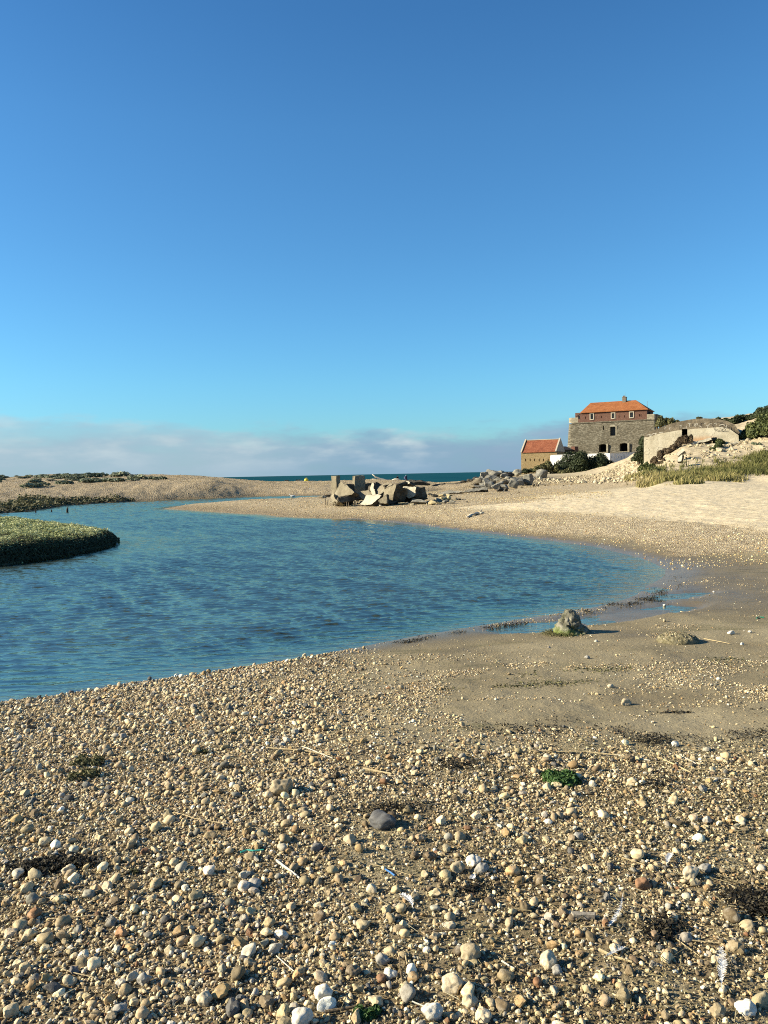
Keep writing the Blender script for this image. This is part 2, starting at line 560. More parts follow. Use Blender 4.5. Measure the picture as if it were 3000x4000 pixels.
grav = np.clip(grav_near + shell + bar + spit * .8 + back * .75, 0, 1)
dune = sstep(1.2, 2.0, info['H']) * (X > 10) * (Y > 45)
mud = np.where(info['isl'], 1.0, 0.0)
steep = sstep(-2.5, -.3, -d) * bar * (X < -16) * (d > 0)
ZONE = np.stack((wet, grav, np.clip(dry + dune, 0, 1)), -1).reshape(-1, 3)
ZONE2 = np.stack((np.clip(mud, 0, 1), np.clip(dune, 0, 1), np.clip(bar, 0, 1)), -1).reshape(-1, 3)

m_ground, g = mat('beach ground')
P = g.pos()
zr, zg, zb = g.sep(g.attr('zone'))[:3]
yr, yg, yb = g.sep(g.attr('zone2'))[:3]
nz = g.noise(P, 1.3, 5, .6); nf = g.noise(P, 26, 4, .65); nff = g.noise(P, 160, 3, .7)
damp = g.ramp(nz, [(.3, (.172, .142, .086)), (.7, (.238, .200, .126))])
dryc = g.ramp(g.noise(P, 3.5, 6, .7), [(.3, (.325, .265, .165)), (.5, (.45, .375, .25)), (.7, (.51, .435, .305))])
sand = g.mix(zb, damp, dryc)
sand = g.mix(g.rng(nff, .35, .7, 0, .35), sand, g.mix(1, sand, (1.35, 1.35, 1.35), 'MULTIPLY'))
# gravel seen from afar: stones of mixed colours
vs_far = g.n('ShaderNodeTexVoronoi', {'Vector': P, 'Scale': 9.0}, feature='F1')
vs_mid = g.n('ShaderNodeTexVoronoi', {'Vector': P, 'Scale': 26.0}, feature='F1')
gcol = g.ramp(g.sep(vs_mid.outputs[1])[0], [(0, (.13, .098, .06)), (.35, (.265, .205, .118)), (.6, (.38, .30, .18)), (.85, (.54, .445, .29)), (1, (.62, .54, .40))])
gcol2 = g.ramp(g.sep(vs_far.outputs[1])[0], [(0, (.16, .12, .085)), (.4, (.285, .226, .142)), (.75, (.38, .31, .20)), (1, (.54, .455, .31))])
gcol = g.mix(.5, gcol, gcol2)
soil = g.ramp(g.noise(P, 45, 5, .75), [(.3, (.060, .047, .027)), (.47, (.172, .133, .078)), (.7, (.335, .268, .168))])
nearm = g.rng(g.n('ShaderNodeVectorMath', {0: P}, operation='LENGTH').outputs[1], 10, 18)
gcol = g.mix(nearm, soil, gcol)
gmask = g.rng(g.math('ADD', zg, g.math('MULTIPLY', g.math('SUBTRACT', g.noise(P, 2.2, 5, .7), .5), .9)), .35, .65, 0, 1, True)
base = g.mix(gmask, sand, gcol)
# dune sand with rubble specks, tan
rub = g.rng(g.noise(P, 1.1, 6, .7), .5, .62)
dunec = g.ramp(g.noise(P, 1.6, 7, .75), [(.3, (.18, .148, .092)), (.48, (.345, .285, .187)), (.72, (.48, .41, .29))])
base = g.mix(yg, base, dunec)
barc = g.mix(.5, gcol, g.ramp(g.noise(P, .35, 5, .65), [(.35, (.15, .115, .074)), (.6, (.35, .275, .178))]))
base = g.mix(g.math('MULTIPLY', yb, .7), base, barc)
base = g.mix(yr, base, (.05, .042, .028))
# algae stripes on the damp flat
st = g.noise(g.comb(g.math('MULTIPLY', g.sep(P)[0], .55), g.math('MULTIPLY', g.sep(P)[1], 2.6), 0), 1.0, 5, .65, .4)
alg = g.math('MULTIPLY', g.math('MULTIPLY', g.rng(st, .56, .68, 0, .75), g.rng(nf, .35, .6)), g.math('MULTIPLY', g.math('SUBTRACT', 1, gmask), g.math('SUBTRACT', 1, zb)))
base = g.mix(alg, base, (.085, .082, .035))
wetk = g.rng(zr, .25, .85, 0, 1, True)
base = g.mix(g.math('MULTIPLY', wetk, .75), base, g.mix(1, base, (.42, .38, .32), 'MULTIPLY'))
rough = g.rng(g.math('MULTIPLY', zr, g.math('SUBTRACT', 1.15, g.math('MULTIPLY', gmask, .6))), .55, 1.0, .92, .30)
foot = g.noise(P, 2.6, 3, .5)
h = g.math('ADD', g.math('MULTIPLY', nf, .35), g.math('MULTIPLY', nff, .12))
h = g.math('ADD', h, g.math('MULTIPLY', g.math('MULTIPLY', foot, 2.2), zb))
h = g.math('ADD', h, g.math('MULTIPLY', g.math('MULTIPLY', g.math('SUBTRACT', 1, vs_mid.outputs[0]), nearm), gmask))
h = g.math('ADD', h, g.math('MULTIPLY', g.noise(P, 70, 5, .8), g.math('MULTIPLY', gmask, .5)))
h = g.math('ADD', h, g.math('MULTIPLY', g.math('MULTIPLY', g.math('SUBTRACT', 1, vs_far.outputs[0]), 2.6), yb))
h = g.math('MULTIPLY', h, g.rng(zr, .6, 1.0, 1, .25))
g.out(g.pbsdf(base, rough, g.bump(h, .8, .05), g.rng(zr, .5, 1, .12, .4)))
me = fast_mesh('ground', np.stack((X, Y, Z), -1).reshape(-1, 3), F, attrs={'zone': ZONE, 'zone2': ZONE2}, smooth=True)
tag(link('beach_ground', me, m_ground), 'sand and shingle beach ground rising to the dunes', 'beach', kind='structure')

# ------------------------------------------------------------------ water
def water_mat(name, deep_a, deep_b, wave, sea=False):
    m, g = mat(name)
    P = g.pos()
    dep = g.sep(g.attr('depth'))[0]
    x, y, z = g.sep(P)[:3]
    if not sea:
        v1 = g.comb(g.math('ADD', g.math('MULTIPLY', x, 1.3), g.math('MULTIPLY', y, .5)), g.math('MULTIPLY', y, 3.7), 0)
        v2 = g.comb(g.math('SUBTRACT', g.math('MULTIPLY', x, 3.2), g.math('MULTIPLY', y, 1.2)), g.math('MULTIPLY', y, 8), 4)
        a = g.noise(v1, 1.0, 3, .5, .5); b = g.noise(v2, 1.0, 3, .55, .3)
        patch = g.rng(g.noise(g.comb(g.math('MULTIPLY', x, .18), g.math('MULTIPLY', y, .3), 2), 1, 4, .6), .35, .65, .55, 1.1)
        h = g.math('ADD', g.math('MULTIPLY', a, .026), g.math('MULTIPLY', b, .024))
        h = g.math('MULTIPLY', h, patch)
    else:
        v1 = g.comb(g.math('MULTIPLY', x, .12), g.math('MULTIPLY', y, .5), 0)
        h = g.math('MULTIPLY', g.noise(v1, 1.0, 5, .6, .3), 1.0)
    nrm = g.bump(h, 1.0, 1.0 if not sea else .5)
    murk = g.ramp(g.noise(g.comb(g.math('MULTIPLY', x, .05), g.math('MULTIPLY', y, .16 if not sea else .02), 0), 1, 4, .6), [(.35, deep_a), (.65, deep_b)])
    body = g.n('ShaderNodeBsdfDiffuse', {'Color': murk}).outputs[0]
    tr = g.n('ShaderNodeBsdfTransparent', {'Color': (.80, .86, .82, 1)}).outputs[0]
    sh = g.n('ShaderNodeMixShader', {0: g.rng(dep, 0, .42, .05, 1.0), 1: tr, 2: body}).outputs[0]
    fr = g.math('MULTIPLY', g.n('ShaderNodeFresnel', {'IOR': 1.2, 'Normal': nrm}).outputs[0], .07 if sea else .62)
    gl = g.n('ShaderNodeBsdfGlossy', {'Color': (.86, .845, .64, 1), 'Roughness': .06 if not sea else .15, 'Normal': nrm}).outputs[0]
    g.out(g.n('ShaderNodeMixShader', {0: fr, 1: sh, 2: gl}).outputs[0])
    return m


m_river = water_mat('river water', (.032, .050, .046), (.040, .058, .052), 1)
m_sea = water_mat('sea water', (.003, .040, .060), (.006, .052, .072), 1, True)
YB = 128.0
rad_w = np.geomspace(4.5, 118, 1650)
X, Y, F, nr, na = polar_grid(R(40), 760, 40, rad_w)
info = {}
zt = terrain(X, Y, detail=False, info=info)
zfull = terrain(X, Y)
dep = np.clip(-zfull, 0, 2)
calm = sstep(.0, .35, dep)
wv = np.zeros_like(X)
wr = np.random.default_rng(3)
warpx = .5 * fbm(X * .35, Y * .35, 201, 2); warpy = .35 * fbm(X * .45, Y * .45, 203, 2)
for i in range(24):
    lam = wr.uniform(.10, .36); th = math.pi / 2 + wr.normal(.10, .42); k_ = 2 * math.pi / lam
    wv += .0084 * lam ** .95 * np.sin(k_ * ((X + warpx) * math.cos(th) + (Y + warpy) * math.sin(th)) + wr.uniform(0, 6.28))
gust = .85 + .35 * np.clip(fbm(X * .10, Y * .22, 211, 3) + .35, 0, 1)
rr_ = np.hypot(X, Y)
lee = sstep(.2, 5.0, np.abs(info['di']))
wv = wv + .35 * np.abs(wv)
Zw = wv * calm * gust * (.35 + .65 * lee)
keep = (info['dr'] < 1.2)
for pl in pools:
    keep |= polydist(X, Y, pl) < .6
fk = keep.reshape(-1)[F].any(1) & (Y.reshape(-1)[F].mean(1) < YB) & (Y.reshape(-1)[F].mean(1) > -30)
F = F[fk]
used = np.unique(F); remap = np.full(X.size, -1); remap[used] = np.arange(len(used))
V = np.stack((X, Y, Zw), -1).reshape(-1, 3)[used]
dcol = np.repeat(dep.reshape(-1, 1), 3, 1)[used]
tag(link('river_water', fast_mesh('river_water', V, remap[F], attrs={'depth': dcol}, smooth=True), m_river), 'blue green rippled river bending round the beach', 'river', kind='structure')
V = np.array([(-6000, 150, -.02), (6000, 150, -.02), (6000, 9000, -.02), (-6000, 9000, -.02)])
xs = np.linspace(-6000, 6000, 3); 
sea_me = fast_mesh('sea', np.array([(x, y, -.02) for y in (140, 400, 1500, 9000) for x in (-6000, -400, 400, 6000)]),
                   np.array([(j * 4 + i, j * 4 + i + 1, j * 4 + i + 5, j * 4 + i + 4) for j in range(3) for i in range(3)]), attrs={'depth': np.ones((16, 3))})
tag(link('sea_water', sea_me, m_sea), 'flat dark blue sea out to the horizon', 'sea', kind='structure')
# ------------------------------------------------------------------ stones
def ico(sub):
    bm = bmesh.new()
    bmesh.ops.create_icosphere(bm, subdivisions=sub, radius=1)
    V = np.array([v.co[:] for v in bm.verts]); F = np.array([[v.index for v in f.verts] for f in bm.faces])
    bm.free()
    return V, F


ICO = {k: ico(k) for k in (1, 2, 3, 4)}
OCT = (np.array([(1, 0, 0), (-1, 0, 0), (0, 1, 0), (0, -1, 0), (0, 0, 1), (0, 0, -1)], float),
       np.array([(0, 2, 4), (2, 1, 4), (1, 3, 4), (3, 0, 4), (2, 0, 5), (1, 2, 5), (3, 1, 5), (0, 3, 5)]))


def n3(V, s, seed):
    return np.array([mnoise.noise(Vector((v[0] * s + seed * 7.1, v[1] * s - seed * 3.3, v[2] * s + seed))) for v in V])


def stone(base, seed, cuts, rough=.1, lo=.62, hi=.98):
    """a stone: a ball trimmed by CUTS random planes, with a lumpy skin"""
    r = np.random.default_rng(seed)
    V = base.copy()
    rad = np.ones(len(V))
    for _ in range(cuts):
        n = r.normal(size=3); n /= np.linalg.norm(n)
        o = r.uniform(lo, hi)
        dt = V @ n
        rad = np.where(dt > 1e-6, np.minimum(rad, o / np.maximum(dt, 1e-6)), rad)
    rad = rad * (1 + rough * n3(V, 1.3, seed) + rough * .45 * n3(V, 3.1, seed + 50))
    return V * rad[:, None]


NP = 20
PROTO = {}
for lv, B in ((0, OCT), (1, ICO[1]), (2, ICO[2]), (3, ICO[3])):
    PROTO[lv] = [stone(B[0], 300 + k, 4 if k < 7 else 9, .26 if k < 7 else .18, .68 if k < 7 else .50, 1.0 if k < 7 else .92) for k in range(NP)]
FACES = {0: OCT[1], 1: ICO[1][1], 2: ICO[2][1], 3: ICO[3][1]}

PAL = {  # linear albedo
    'cream': (.40, .34, .235), 'white': (.47, .44, .37), 'tan': (.272, .222, .142), 'ochre': (.26, .185, .098), 'grey': (.215, .205, .18),
    'slate': (.085, .085, .085), 'brown': (.135, .105, .068), 'rust': (.17, .095, .052), 'sandy': (.345, .29, .19)}
PAL = {k: tuple(min(.72, c * 1.22) for c in v) for k, v in PAL.items()}
PN = list(PAL); PC = np.array([PAL[k] for k in PN])
PW = np.array([.23, .07, .23, .09, .085, .035, .12, .015, .16]); PW = PW / PW.sum()


def rotmats(n, tilt):
    a = rng.uniform(0, 2 * math.pi, n)
    t1 = rng.normal(0, tilt, n); t2 = rng.normal(0, tilt, n)
    ca, sa = np.cos(a), np.sin(a); c1, s1 = np.cos(t1), np.sin(t1); c2, s2 = np.cos(t2), np.sin(t2)
    z = np.zeros(n); o = np.ones(n)
    Rz = np.stack((ca, -sa, z, sa, ca, z, z, z, o), -1).reshape(n, 3, 3)
    Rx = np.stack((o, z, z, z, c1, -s1, z, s1, c1), -1).reshape(n, 3, 3)
    Ry = np.stack((c2, z, s2, z, o, z, -s2, z, c2), -1).reshape(n, 3, 3)
    return Rz @ Rx @ Ry


def stones_mesh(name, pos, rad, lv, col, flat=(.42, .8), tilt=.42):
    """many stones as one mesh; POS centres, RAD radii"""
    n = len(pos)
    k = rng.integers(0, NP, n)
    Rm = rotmats(n, tilt)
    S = np.stack((np.ones(n), rng.uniform(.58, .95, n), rng.uniform(flat[0], flat[1], n)), -1) * rad[:, None]
    P = np.array(PROTO[lv])[k]                       # n, v, 3
    V = np.einsum('nij,nvj->nvi', Rm, P * S[:, None, :]) + pos[:, None, :]
    nv = P.shape[1]
    F = FACES[lv][None] + (np.arange(n) * nv)[:, None, None]
    cc = np.repeat(col[:, None, :], nv, 1).reshape(-1, 3)
    return fast_mesh(name, V.reshape(-1, 3), F.reshape(-1, 3), cols=cc, smooth=np.repeat((k < 7) & (lv >= 2), len(FACES[lv])))


m_peb, g = mat('pebbles')
P = g.pos()
c = g.attr('col')
mott = g.noise(P, 75, 4, .65)
c2 = g.mix(g.rng(mott, .42, .68, 0, .55), c, g.mix(1, c, (.58, .52, .45), 'MULTIPLY'))
c2 = g.mix(g.rng(g.noise(P, 190, 3, .6), .58, .72, 0, .35), c2, (.46, .42, .34))
g.out(g.pbsdf(c2, .78, g.bump(g.noise(P, 320, 4, .6), .35, .004), .25))
m_grit, g = mat('shingle grains')
P = g.pos()
g.out(g.pbsdf(g.attr('col'), .85, None, .2))


def pick(n, w=PW):
    i = rng.choice(len(PN), n, p=w)
    c = PC[i] * np.clip(rng.lognormal(0, .30, (n, 1)), .45, 1.6) * rng.uniform(.965, 1.035, (n, 3)) * np.array((1.03, .985, .885))
    return i, np.clip(c, .01, .75)


def near_field(per_m2, rmed, sig, rmin, rmax, ymax=15.5, pw=1.0, dfun=dens_near):
    x0, x1, y0, y1 = -11., 12.5, .9, ymax
    n = int(per_m2 * (x1 - x0) * (y1 - y0))
    x = rng.uniform(x0, x1, n); y = rng.uniform(y0, y1, n)
    px, py = proj(x, y, np.full(n, .3))
    ok = (np.abs(x) < .56 * y + 2.1) & (y > .9)
    px = np.where(py > 4000, np.clip(px, 0, 3000), px); py = np.minimum(py, 4000)
    x, y, px, py = x[ok], y[ok], px[ok], py[ok]
    d = dfun(px, py, x, y) ** pw
    ok = rng.random(len(x)) < d
    x, y = x[ok], y[ok]
    dd = polydist(x, y, river_poly)
    ok = dd > .03
    for q in pools:
        ok &= (polydist(x, y, q) > .02) | (rng.random(len(x)) < .02)
    x, y = x[ok], y[ok]
    r = np.clip(rng.lognormal(math.log(rmed), sig, len(x)), rmin, rmax)
    return x, y, r


def thin(x, y, r, k=1.25):
    """drop stones that sit inside a bigger one"""
    o = np.argsort(-r); x, y, r = x[o], y[o], r[o]
    cell = .08; grid = {}; keep = np.ones(len(x), bool)
    for i in range(len(x)):
        cx, cy_ = int(x[i] // cell), int(y[i] // cell)
        bad = False
        for a in (-1, 0, 1):
            for b in (-1, 0, 1):
                for j in grid.get((cx + a, cy_ + b), ()):
                    if (x[i] - x[j]) ** 2 + (y[i] - y[j]) ** 2 < (k * .5 * (r[i] + r[j])) ** 2:
                        bad = True; break
                if bad: break
            if bad: break
        if bad:
            keep[i] = False
        else:
            grid.setdefault((cx, cy_), []).append(i)
    return x[keep], y[keep], r[keep]


# ---- named stones seen one by one: px, py of the base centre, width px, colour, cuts, (sy, sz), label
HERO = [
    (1098, 3108, 78, 'tan', 3, (.8, 1.0), 'upright sandy oval stone casting a long shadow over the shingle'),
    (1500, 3240, 112, 'slate', 8, (.7, .62), 'large dark grey wedge of stone among pale pebbles'),
    (1850, 3388, 58, 'white', 6, (.9, .85), 'chalk white knobbly flint beside a grey mottled pebble'),
    (1882, 3412, 56, 'grey', 4, (.9, .8), 'grey mottled pebble against a chalk white flint'),
    (1788, 3412, 52, 'tan', 4, (.9, .9), 'round tan pebble just behind the chalk white flint'),
    (2704, 3436, 70, 'cream', 5, (.7, .72), 'chunky cream flint beside an ochre pebble on gritty ground'),
    (2702, 3400, 36, 'ochre', 3, (.9, .85), 'mustard yellow pebble behind a chunky cream flint'),
    (2760, 3412, 58, 'grey', 3, (.7, .6), 'smooth blue grey oval pebble next to the mustard yellow pebble'),
    (2515, 3476, 64, 'rust', 6, (.8, .8), 'pink brown stone with white patches'),
    (1838, 3752, 74, 'tan', 2, (.92, .9), 'large smooth round tan cobble on dry weed crumbs'),
    (1768, 3878, 82, 'cream', 3, (.9, .82), 'large pale cobble with a brown stain'),
    (1263, 3906, 70, 'white', 2, (.92, .85), 'smooth round white cobble near the green ferny weed'),
    (1178, 4010, 80, 'white', 2, (.9, .85), 'big white cobble at the bottom edge left of the green ferny weed'),
    (2920, 3968, 70, 'white', 2, (.92, .9), 'isolated smooth round white cobble in the bottom corner'),
    (2145, 3785, 76, 'cream', 7, (.8, .95), 'cream faceted flint with a flat brown face'),
    (2180, 3810, 48, 'grey', 3, (.8, .75), 'grey oval pebble touching the cream faceted flint'),
    (1690, 3988, 78, 'white', 8, (.8, .85), 'angular white flint with a knobbly end'),
    (1836, 3938, 58, 'sandy', 3, (.9, .85), 'smooth sandy round pebble with a shadowed right side'),
    (1888, 3995, 66, 'cream', 5, (.8, .8), 'cream pebble at the bottom beside an angular white flint'),
    (1380, 3815, 58, 'brown', 8, (.8, .85), 'brown five sided broken flint'),
    (1495, 3770, 58, 'grey', 4, (.8, .75), 'grey white dimpled pebble beside the driftwood twigs'),
    (1525, 3825, 50, 'white', 7, (.8, .9), 'pale broken flint below a grey white dimpled pebble'),
    (1490, 3838, 40, 'rust', 3, (.8, .8), 'shiny rust orange pebble leaning on a pale broken flint'),
    (262, 3412, 52, 'cream', 6, (.8, .7), 'single cream flint on gritty dark ground at the left'),
    (210, 3362, 46, 'grey', 3, (.75, .7), 'first of two grey smooth pebbles lying side by side'),
    (795, 3930, 62, 'cream', 6, (.8, .85), 'grey cream triangular cobble in the lower left shingle'),
    (560, 3850, 56, 'grey', 3, (.7, .9), 'grey egg shaped cobble leaning in the lower left shingle'),
    (515, 3838, 46, 'cream', 3, (.7, .95), 'standing cream egg shaped pebble next to a grey one'),
    (462, 3965, 56, 'grey', 4, (.8, .7), 'blue grey chipped cobble near the bottom edge'),
    (265, 3852, 56, 'sandy', 6, (.7, .7), 'square sandy flint resting on the lower left shingle'),
    (1756, 3635, 58, 'cream', 4, (.7, .6), 'long curved cream flint with a small hole'),
    (1757, 3600, 44, 'tan', 5, (.8, .9), 'tan pebble standing behind a long curved cream flint'),
    (1095, 3670, 52, 'white', 7, (.7, .8), 'white angular flint with a shadow at its right'),
    (1453, 3492, 44, 'cream', 5, (.8, .9), 'cream pitted flint near the white feather'),
    (1178, 3380, 44, 'ochre', 3, (.7, .7), 'orange ochre oval pebble beside grey pebbles'),
    (2262, 3282, 40, 'grey', 3, (.8, .9), 'grey speckled egg shaped pebble standing on its end'),
    (2145, 3220, 30, 'white', 6, (.8, .7), 'white pebble on crumbly soil below the small green plant'),
    (2597, 2368, 13, 'white', 4, (.8, .75), 'white stone in the thin film of water beyond the mossy boulder'),
    (2596, 2430, 13, 'tan', 8, (.9, 1.1), 'tan cube of stone standing on bare wet sand'),
    (2859, 2479, 28, 'white', 5, (.8, .7), 'larger of two pale stones on the bare sand at the right'),
    (2931, 2473, 16, 'white', 5, (.8, .8), 'smaller of two pale stones on the bare sand at the right'),
    (2900, 2520, 13, 'white', 7, (.9, 1.0), 'small knobbly white stone below two pale stones'),
    (2329, 2507, 15, 'white', 5, (.7, .6), 'flat white stone on the sand in front of the mossy boulder'),
    (2790, 2314, 10, 'white', 5, (.8, .7), 'little white stone alone at the end of the shallow pool'),
    (2386, 2688, 24, 'cream', 8, (.7, .75), 'cream block shaped flint on the green streaked sand'),
    (2808, 2658, 19, 'white', 7, (.8, .75), 'white chipped stone on the green streaked sand'),
    (2294, 2574, 24, 'grey', 6, (.7, .6), 'grey and dark stone on the gravelly patch of sand'),
    (2446, 2757, 46, 'tan', 9, (.6, .6), 'cluster like lump of tan stone on bare sand'),
    (2640, 2918, 28, 'white', 7, (.8, .9), 'white fan shaped flint at the edge of the dry reeds'),
    (2140, 2968, 30, 'cream', 5, (.8, .85), 'cream pebble at the edge of the wrack above the green plant'),
]
HX = []
m_hero, g = mat('cobble')
P = g.obj()
oc = g.n('ShaderNodeObjectInfo').outputs['Color']
rnd = g.n('ShaderNodeObjectInfo').outputs['Random']
pp = g.vmath('ADD', g.pos(), g.comb(g.math('MULTIPLY', rnd, 9), rnd, 0))
c2 = g.mix(g.rng(g.noise(pp, 60, 5, .65), .42, .66, 0, .6), oc, g.mix(1, oc, (.56, .50, .43), 'MULTIPLY'))
c2 = g.mix(g.rng(g.noise(pp, 22, 4, .6), .56, .68, 0, .45), c2, (.44, .39, .30))
c2 = g.mix(g.rng(g.noise(pp, 240, 3, .6), .60, .72, 0, .5), c2, g.mix(1, c2, (.5, .45, .4), 'MULTIPLY'))
g.out(g.pbsdf(c2, .74, g.bump(g.noise(pp, 260, 5, .65), .4, .004), .25))
SHOW = {'cream': 'cream', 'white': 'chalk white', 'tan': 'tan', 'ochre': 'mustard orange', 'grey': 'grey', 'slate': 'dark slate', 'brown': 'brown', 'rust': 'rust red', 'sandy': 'sandy beige'}
for i, (px, py, wd, cn_, cuts, (sy_, sz_), lab) in enumerate(HERO):
    p = ground(px, py)
    dist = -((p - EYE) @ CM)[2]
    rad = wd * .5 * dist / FPX
    B = ICO[4] if wd > 45 else ICO[3]
    V = stone(B[0], 900 + i, cuts + 2, .26, .58, .95) * np.array((1, sy_, sz_)) * rad * 1.08
    a = random.uniform(-.5, .5)
    V = V @ np.array(Matrix.Rotation(a, 3, 'Z'))
    me = fast_mesh('cobble', V, B[1], smooth=True)
    nm = 'cobble' if wd > 45 else 'pebble'
    o = link(nm, me, m_hero, loc=(p[0], p[1] + rad * .5, gz(p[0], p[1] + rad * .5) + rad * sz_ * .62))
    col = np.array(PAL[cn_]) * random.uniform(.95, 1.15)
    o.color = (*np.clip(col, 0, .7), 1)
    tag(o, lab, 'stone' if wd > 45 else 'pebble', 'cobbles and pebbles picked out on the near beach')
    HX.append((o.location.x, o.location.y, rad))
HX = np.array(HX)


def clear_of_heroes(x, y, r):
    ok = np.ones(len(x), bool)
    for hx, hy, hr in HX:
        ok &= np.hypot(x - hx, y - hy) > (hr * .9 + r * .5)
    return ok


# ---- big pebbles
x, y, r = near_field(760, .0128, .45, .0075, .036)
ok = clear_of_heroes(x, y, r); x, y, r = x[ok], y[ok], r[ok]
_px, _py = proj(x, y, np.full(len(x), .3))
flatk = sstep(1250, 1900, _px) * sstep(2950, 2800, _py) * 1.0 if False else sstep(1250, 1900, _px) * (1 - sstep(2780, 2960, _py))
r = np.minimum(r * (1 + .12 * sstep(4, 7.5, y) * (1 - flatk)) * (1 - .42 * flatk), .036)
x, y, r = thin(x, y, r, 1.45)
z = terrain(x, y)
ci, col = pick(len(x))
px, py = proj(x, y, z)
scr = r / y * ((px > 0) & (px < 3000) & (py < 3990) & (py > 2400))
NBIG = 300 - len(HERO)
big = np.argsort(-scr)[:NBIG]
m_ = np.ones(len(x), bool); m_[big] = False
PME = []
for k in range(NP):
    for t in range(2):
        V = stone(ICO[3][0], 700 + k * 2 + t, 4 if k < 8 else 9, .24, .66 if k < 8 else .52, 1.0 if k < 8 else .9)
        PME.append(fast_mesh('pebble', V, ICO[3][1], smooth=True))
        PME[-1].materials.append(m_hero)
        if k >= 8: PME[-1].set_sharp_from_angle(angle=R(27))


def where(px, py):
    if py > 3700: a = 'close to the bottom edge'
    elif py > 3350: a = 'on the gritty middle of the shingle'
    elif py > 3000: a = 'below the line of dry reeds'
    else: a = 'on the upper shingle near the water'
    b = 'at the left' if px < 1000 else ('in the middle' if px < 2000 else 'at the right')
    return a + ' ' + b


for i in big:
    k = int(rng.integers(0, len(PME)))
    o = bpy.data.objects.new('pebble', PME[k]); C.objects.link(o)
    s = (1.0, rng.uniform(.68, .95), rng.uniform(.58, .82))
    o.scale = [r[i] * q for q in s]
    o.location = (x[i], y[i], z[i] + r[i] * s[2] * rng.uniform(.35, .75))
    o.rotation_euler = (rng.normal(0, .3), rng.normal(0, .3), rng.uniform(0, 6.28))
    o.color = (*col[i], 1)
    size = 'large' if r[i] > .022 else 'small'
    shape = 'rounded' if k < 16 else 'chipped'
    tag(o, f'{size} {shape} {SHOW[PN[ci[i]]]} pebble {where(px[i], py[i])}', 'pebble', f'{SHOW[PN[ci[i]]]} {shape} pebbles of the near beach')
xb, yb, rb, zb_, cb = x[m_], y[m_], r[m_], z[m_], col[m_]
pos = np.stack((xb, yb, zb_ + rb * rng.uniform(.05, .7, len(xb))), -1)
nearm_ = yb < 6
for msk, lv in ((nearm_, 3 if False else 2), (~nearm_, 2)):
    pass
me = stones_mesh('shingle', pos, rb, 2, cb)
tag(link('shingle', me, m_peb), 'mixed pebbles of cream, tan and grey flint covering the near beach', 'shingle', kind='stuff')

# ---- medium and small gravel
x, y, r = near_field(4000, .0070, .38, .0035, .013, pw=.9)
ok = clear_of_heroes(x, y, r); x, y, r = x[ok], y[ok], r[ok]
z = terrain(x, y); _, col = pick(len(x))
nr_ = y < 5.2
for nm, msk, lv in (('gravel', nr_, 2), ('gravel', ~nr_, 1)):
    pos = np.stack((x, y, z + r * rng.uniform(.1, .7, len(x))), -1)[msk]
    tag(link(nm, stones_mesh(nm, pos, r[msk], lv, col[msk]), m_peb if lv == 2 else m_grit),
        'fine gravel filling the gaps between the pebbles close by' if lv == 2 else 'fine gravel spread over the shingle towards the water', 'gravel', kind='stuff')


def dens_grit(px, py, x, y):
    return np.clip(dens_near(px, py, x, y) * .6 + .45 * sstep(2850, 3000, py) + .05, 0, 1) * np.clip(1.2 - y / 11, .15, 1)


x, y, r = near_field(4200, .0032, .3, .0018, .006, ymax=9.5, dfun=dens_grit)
z = terrain(x, y)
wg = np.array([.16, .05, .22, .1, .08, .08, .2, .03, .14])
_, col = pick(len(x), wg / wg.sum())
pos = np.stack((x, y, z + r * rng.uniform(0, .9, len(x))), -1)
tag(link('grit', stones_mesh('grit', pos, r, 0, col * .85, (.4, 1), .8), m_grit), 'coarse brown grit and shell crumbs between the pebbles', 'grit', kind='stuff')

# ---- far shingle: stones of the bar, the spit and the far shore
def far_stones(name, label, n, x0, x1, y0, y1, rmed, test, colw=PW, gain=1.0, wet=0):
    x = rng.uniform(x0, x1, n); y = rng.uniform(y0, y1, n)
    inf = {}
    z = terrain(x, y, info=inf)
    ok = test(x, y, z, inf)
    x, y, z = x[ok], y[ok], z[ok]
    r = np.clip(rng.lognormal(math.log(rmed), .35, len(x)), rmed * .4, rmed * 2.6)
    _, col = pick(len(x), colw)
    pos = np.stack((x, y, z + r * .2), -1)
    tag(link(name, stones_mesh(name, pos, r, 0 if rmed < .05 else 1, np.clip(col * gain * np.array((1.01, .965, .84)), 0, .7), (.5, .9), .5), m_grit), label, 'shingle', kind='stuff')


far_stones('shingle', 'coarse shell gravel along the far side of the bend', 70000, -12, 14, 17, 44, .016,
           lambda x, y, z, i: (i['dr'] > .05) & (rng.random(len(x)) < np.exp(-((i['dr'] - 2.2) / 2.3) ** 2) * (.35 + sstep(-.2, .3, fbm(x * .6, y * .6, 431, 3)))) & (x > -16), gain=1.25)
far_stones('shingle', 'dark wet looking gravel on the low spit and round the ruins', 100000, -17, 16, 38, 86, .022,
           lambda x, y, z, i: (i['dr'] > .1) & (y < 60 + x * 1.5 + 20) & (rng.random(len(x)) < .55 * (.3 + sstep(-.2, .3, fbm(x * .5, y * .5, 441, 3)))) & ((y - 40) * .25 > x - 12), gain=1.0)
far_stones('shingle', 'pale and brown cobbles of the long shingle bar', 150000, -75, 24, 58, 140, .036,
           lambda x, y, z, i: (i['dr'] > .1) & (i['ds'] > 1) & (i['di'] > 0) & (np.abs(x) < .62 * y) & ((y > 84) | (x < -16)) & (rng.random(len(x)) < .35 + .6 * sstep(-.2, .3, fbm(x * .25, y * .25, 451, 3))), gain=.72)
